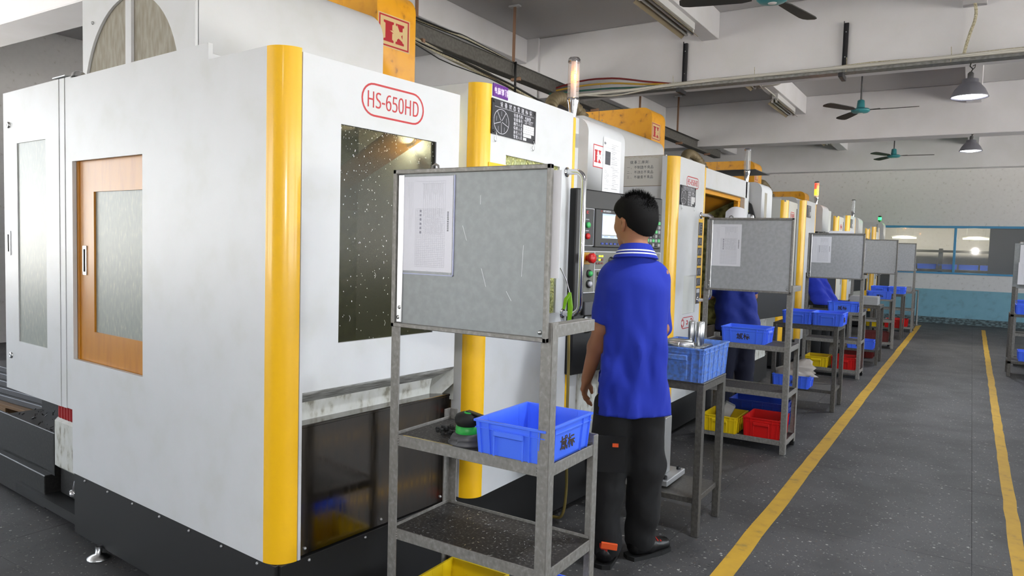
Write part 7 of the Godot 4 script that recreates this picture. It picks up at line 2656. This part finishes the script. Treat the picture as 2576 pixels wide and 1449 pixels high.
	# cargo trousers
	var lhip := Vector3(-0.072, 0.76, 0.0); var lkn := Vector3(-0.100, 0.47, 0.0); var lank := Vector3(-0.088, 0.09, 0.03)
	var rhip := Vector3(0.072, 0.76, 0.0); var rkn := Vector3(0.088, 0.47, -0.04); var rank := Vector3(0.085, 0.09, -0.07)
	var Tb := []
	Tb.append([Vector3(-0.055, 0.80, 0.0), lhip, 0.07, 0.084])
	Tb.append([Vector3(0.055, 0.80, 0.0), rhip, 0.07, 0.084])
	Tb.append([lhip, lkn, 0.092, 0.092]); Tb.append([lkn, lank, 0.090, 0.074])
	Tb.append([rhip, rkn, 0.092, 0.092]); Tb.append([rkn, rank, 0.090, 0.074])
	Tb.append([Vector3(-0.165, 0.56, 0.0), Vector3(-0.165, 0.44, 0.0), 0.028, 0.030])
	var tr_mod := func(p: Vector3, f: float) -> float:
		var low := clampf((0.85 - p.y) / 0.5, 0.0, 1.0)
		var g := f + nz.get_noise_3d(p.x * 7, p.y * 6, p.z * 7) * 0.014 * low + sin(p.y * 38.0 + p.x * 20.0) * 0.004 * clampf(1.0 - absf(p.y - 0.16) * 6.0, 0.0, 1.0)
		return maxf(maxf(g, p.y - 0.80), 0.045 - p.y)
	var tro := skin_part("trousers", Tb, 0.012, 0.03, M.trousers_black, t, tr_mod)
	st = S()
	bx(st, Vector3(-0.222, 0.575, -0.02), Vector3(-0.212, 0.625, 0.09), 0.003)
	prism(st, PackedVector2Array([Vector2(-0.19, 0.46), Vector2(-0.02, 0.46), Vector2(-0.02, 0.63), Vector2(-0.19, 0.63)]), 0.012, Transform3D(Basis.IDENTITY, Vector3(0, 0, 0.092)))
	obj("pocket", st, M.trousers_black, tro)
	st = S()
	bx(st, Vector3(-0.185, 0.588, 0.088), Vector3(-0.165, 0.606, 0.106), 0.001)
	bx(st, Vector3(-0.080, 0.580, 0.1035), Vector3(-0.052, 0.598, 0.1065), 0.001)
	obj("orange_tab", st, M.orange_tab, tro)
	st = S()
	bx(st, Vector3(-0.128, 0.098, 0.098), Vector3(-0.052, 0.128, 0.112), 0.002, Transform3D(Basis(Vector3(0, 0, 1), -0.10), Vector3(0, -0.01, 0)))
	obj("orange_patch", st, M.orange_tab, tro)
	# shoes
	for s in [[lank, -14.0], [rank, -52.0]]:
		var o: Vector3 = s[0]
		var sh := node_in("shoe", t, Vector3(o.x, 0, o.z), s[1])
		skin_part("upper", [[Vector3(0, 0.060, 0.035), Vector3(0, 0.055, -0.03), 0.042, 0.044], [Vector3(0, 0.045, -0.04), Vector3(0, 0.034, -0.150), 0.044, 0.034], [Vector3(0, 0.10, 0.02), Vector3(0, 0.06, 0.02), 0.045, 0.045]], 0.009, 0.02, M.shoe, sh, func(p: Vector3, f: float): return maxf(f, 0.012 - p.y))
		st = S()
		prism(st, PackedVector2Array([Vector2(-0.040, 0.075), Vector2(-0.044, 0.0), Vector2(-0.048, -0.10), Vector2(-0.030, -0.175), Vector2(0.0, -0.188), Vector2(0.034, -0.172), Vector2(0.048, -0.10), Vector2(0.044, 0.0), Vector2(0.038, 0.075), Vector2(0.0, 0.088)]), 0.02, Transform3D(Basis(Vector3(1, 0, 0), Vector3(0, 0, 1), Vector3(0, 1, 0)), Vector3.ZERO))
		obj("sole", st, M.rubber, sh)
		st = S()
		for i in 4:
			tube(st, [Vector3(-0.030, 0.082 - i * 0.006, -0.045 - i * 0.02), Vector3(0.0, 0.094 - i * 0.007, -0.05 - i * 0.02), Vector3(0.030, 0.082 - i * 0.006, -0.045 - i * 0.02)], 0.004, 5)
		obj("lace", st, M.lace_red, sh)
		obj("heel_tab", box1(Vector3(-0.02, 0.075, 0.062), Vector3(0.02, 0.12, 0.070), 0.003), M.lace_red, sh)

func simple_person(at: Vector3, turn: float, label: String, lean: float, shirt: Material, legs: Material) -> Node3D:
	var t := thing("person", label, "person", at, turn)
	var ax := Basis(Vector3.RIGHT, deg_to_rad(-lean))
	var hip := Vector3(0, 0.92, 0.0)
	var f := func(x: float, y: float, z: float): return hip + ax * (Vector3(x, y, z) - hip)
	var hc: Vector3 = f.call(0.0, 1.63, -0.02)
	var B := []
	B.append_array(head_bones(hc, 0.0, -lean * 0.6))
	B.append([f.call(0, 1.57, 0), f.call(0, 1.42, 0.01), 0.054, 0.07])
	B.append([f.call(0, 1.36, 0.0), f.call(0, 1.0, 0.0), 0.06, 0.06])
	var sh := []
	for s in [-1.0, 1.0]:
		var a: Vector3 = f.call(s * 0.16, 1.39, 0)
		var e: Vector3 = f.call(s * 0.20, 1.13, -0.08)
		var w: Vector3 = e + Vector3(s * -0.02, -0.04, -0.25)
		B.append([a, e, 0.045, 0.040]); B.append([e, w, 0.041, 0.027])
		B.append_array(hand_bones(w, (w - e).normalized(), Vector3(0, -1, 0), Vector3(-s, 0, 0), 35.0))
		sh.append([a, a.lerp(e, 0.80), 0.066, 0.068])
	var st := new_skin()
	skin_mesh(st, B, 0.011, 0.012)
	obj("body", skin_done(st), M.skin, t)
	var q := ax
	var hair_mod := func(p: Vector3, g: float) -> float:
		var v: Vector3 = q.inverse() * (p - hc)
		return maxf(g, maxf(-v.z - 0.05 + maxf(0.0, 0.05 - v.y) * 1.2, -0.06 - v.y))
	skin_part("hair", [[hc + ax * Vector3(0, 0.035, 0.02), hc + ax * Vector3(0, 0.03, -0.02), 0.088, 0.084], [hc + ax * Vector3(0, 0.0, 0.036), hc + ax * Vector3(0, 0.02, 0.01), 0.084, 0.084]], 0.010, 0.02, M.hair, t, hair_mod)
	sh.append([f.call(-0.12, 1.38, 0.0), f.call(0.12, 1.38, 0.0), 0.066, 0.066])
	for s in [-1.0, 1.0]:
		sh.append([f.call(s * 0.07, 1.33, 0.01), f.call(s * 0.07, 1.05, 0.0), 0.108, 0.104])
		sh.append([f.call(s * 0.07, 1.05, 0.0), f.call(s * 0.072, 0.80, 0.0), 0.104, 0.126])
	var nz := FastNoiseLite.new()
	nz.seed = 8
	var md := func(p: Vector3, g: float) -> float:
		var h := g + nz.get_noise_3d(p.x * 500, p.y * 420, p.z * 500) * 0.016 + sin(p.y * 42.0 + p.x * 22.0 + 2.0 * sin(p.x * 14.0)) * 0.0055
		return maxf(h, 0.80 - p.y)
	skin_part("shirt", sh, 0.012, 0.035, shirt, t, md)
	var T := []
	for s in [-1.0, 1.0]:
		T.append([Vector3(s * 0.06, 0.88, 0), Vector3(s * 0.08, 0.80, 0), 0.10, 0.108])
		T.append([Vector3(s * 0.08, 0.80, 0), Vector3(s * 0.095, 0.47, -0.01), 0.105, 0.085])
		T.append([Vector3(s * 0.095, 0.47, -0.01), Vector3(s * 0.095, 0.09, 0.01), 0.085, 0.072])
	var tm := func(p: Vector3, g: float) -> float:
		return maxf(g + nz.get_noise_3d(p.x * 500, p.y * 420, p.z * 500) * 0.012, 0.04 - p.y)
	skin_part("trousers", T, 0.015, 0.03, legs, t, tm)
	for s in [-1.0, 1.0]:
		skin_part("shoe", [[Vector3(s * 0.095, 0.05, 0.04), Vector3(s * 0.10, 0.045, -0.14), 0.046, 0.036]], 0.012, 0.02, M.shoe, t, func(p: Vector3, g: float): return maxf(g, 0.002 - p.y))
	return t

func worker_two():
	simple_person(Vector3(-1.745, 0, -6.55), 38.0, "worker in blue shirt and navy trousers bending behind the second trolley", 16.0, M.shirt_dark, M.trousers_navy)

func worker_three():
	simple_person(Vector3(-1.74, 0, -10.85), 62.0, "worker in blue shirt and black trousers leaning in beside the third machine", 30.0, M.shirt, M.trousers_black)
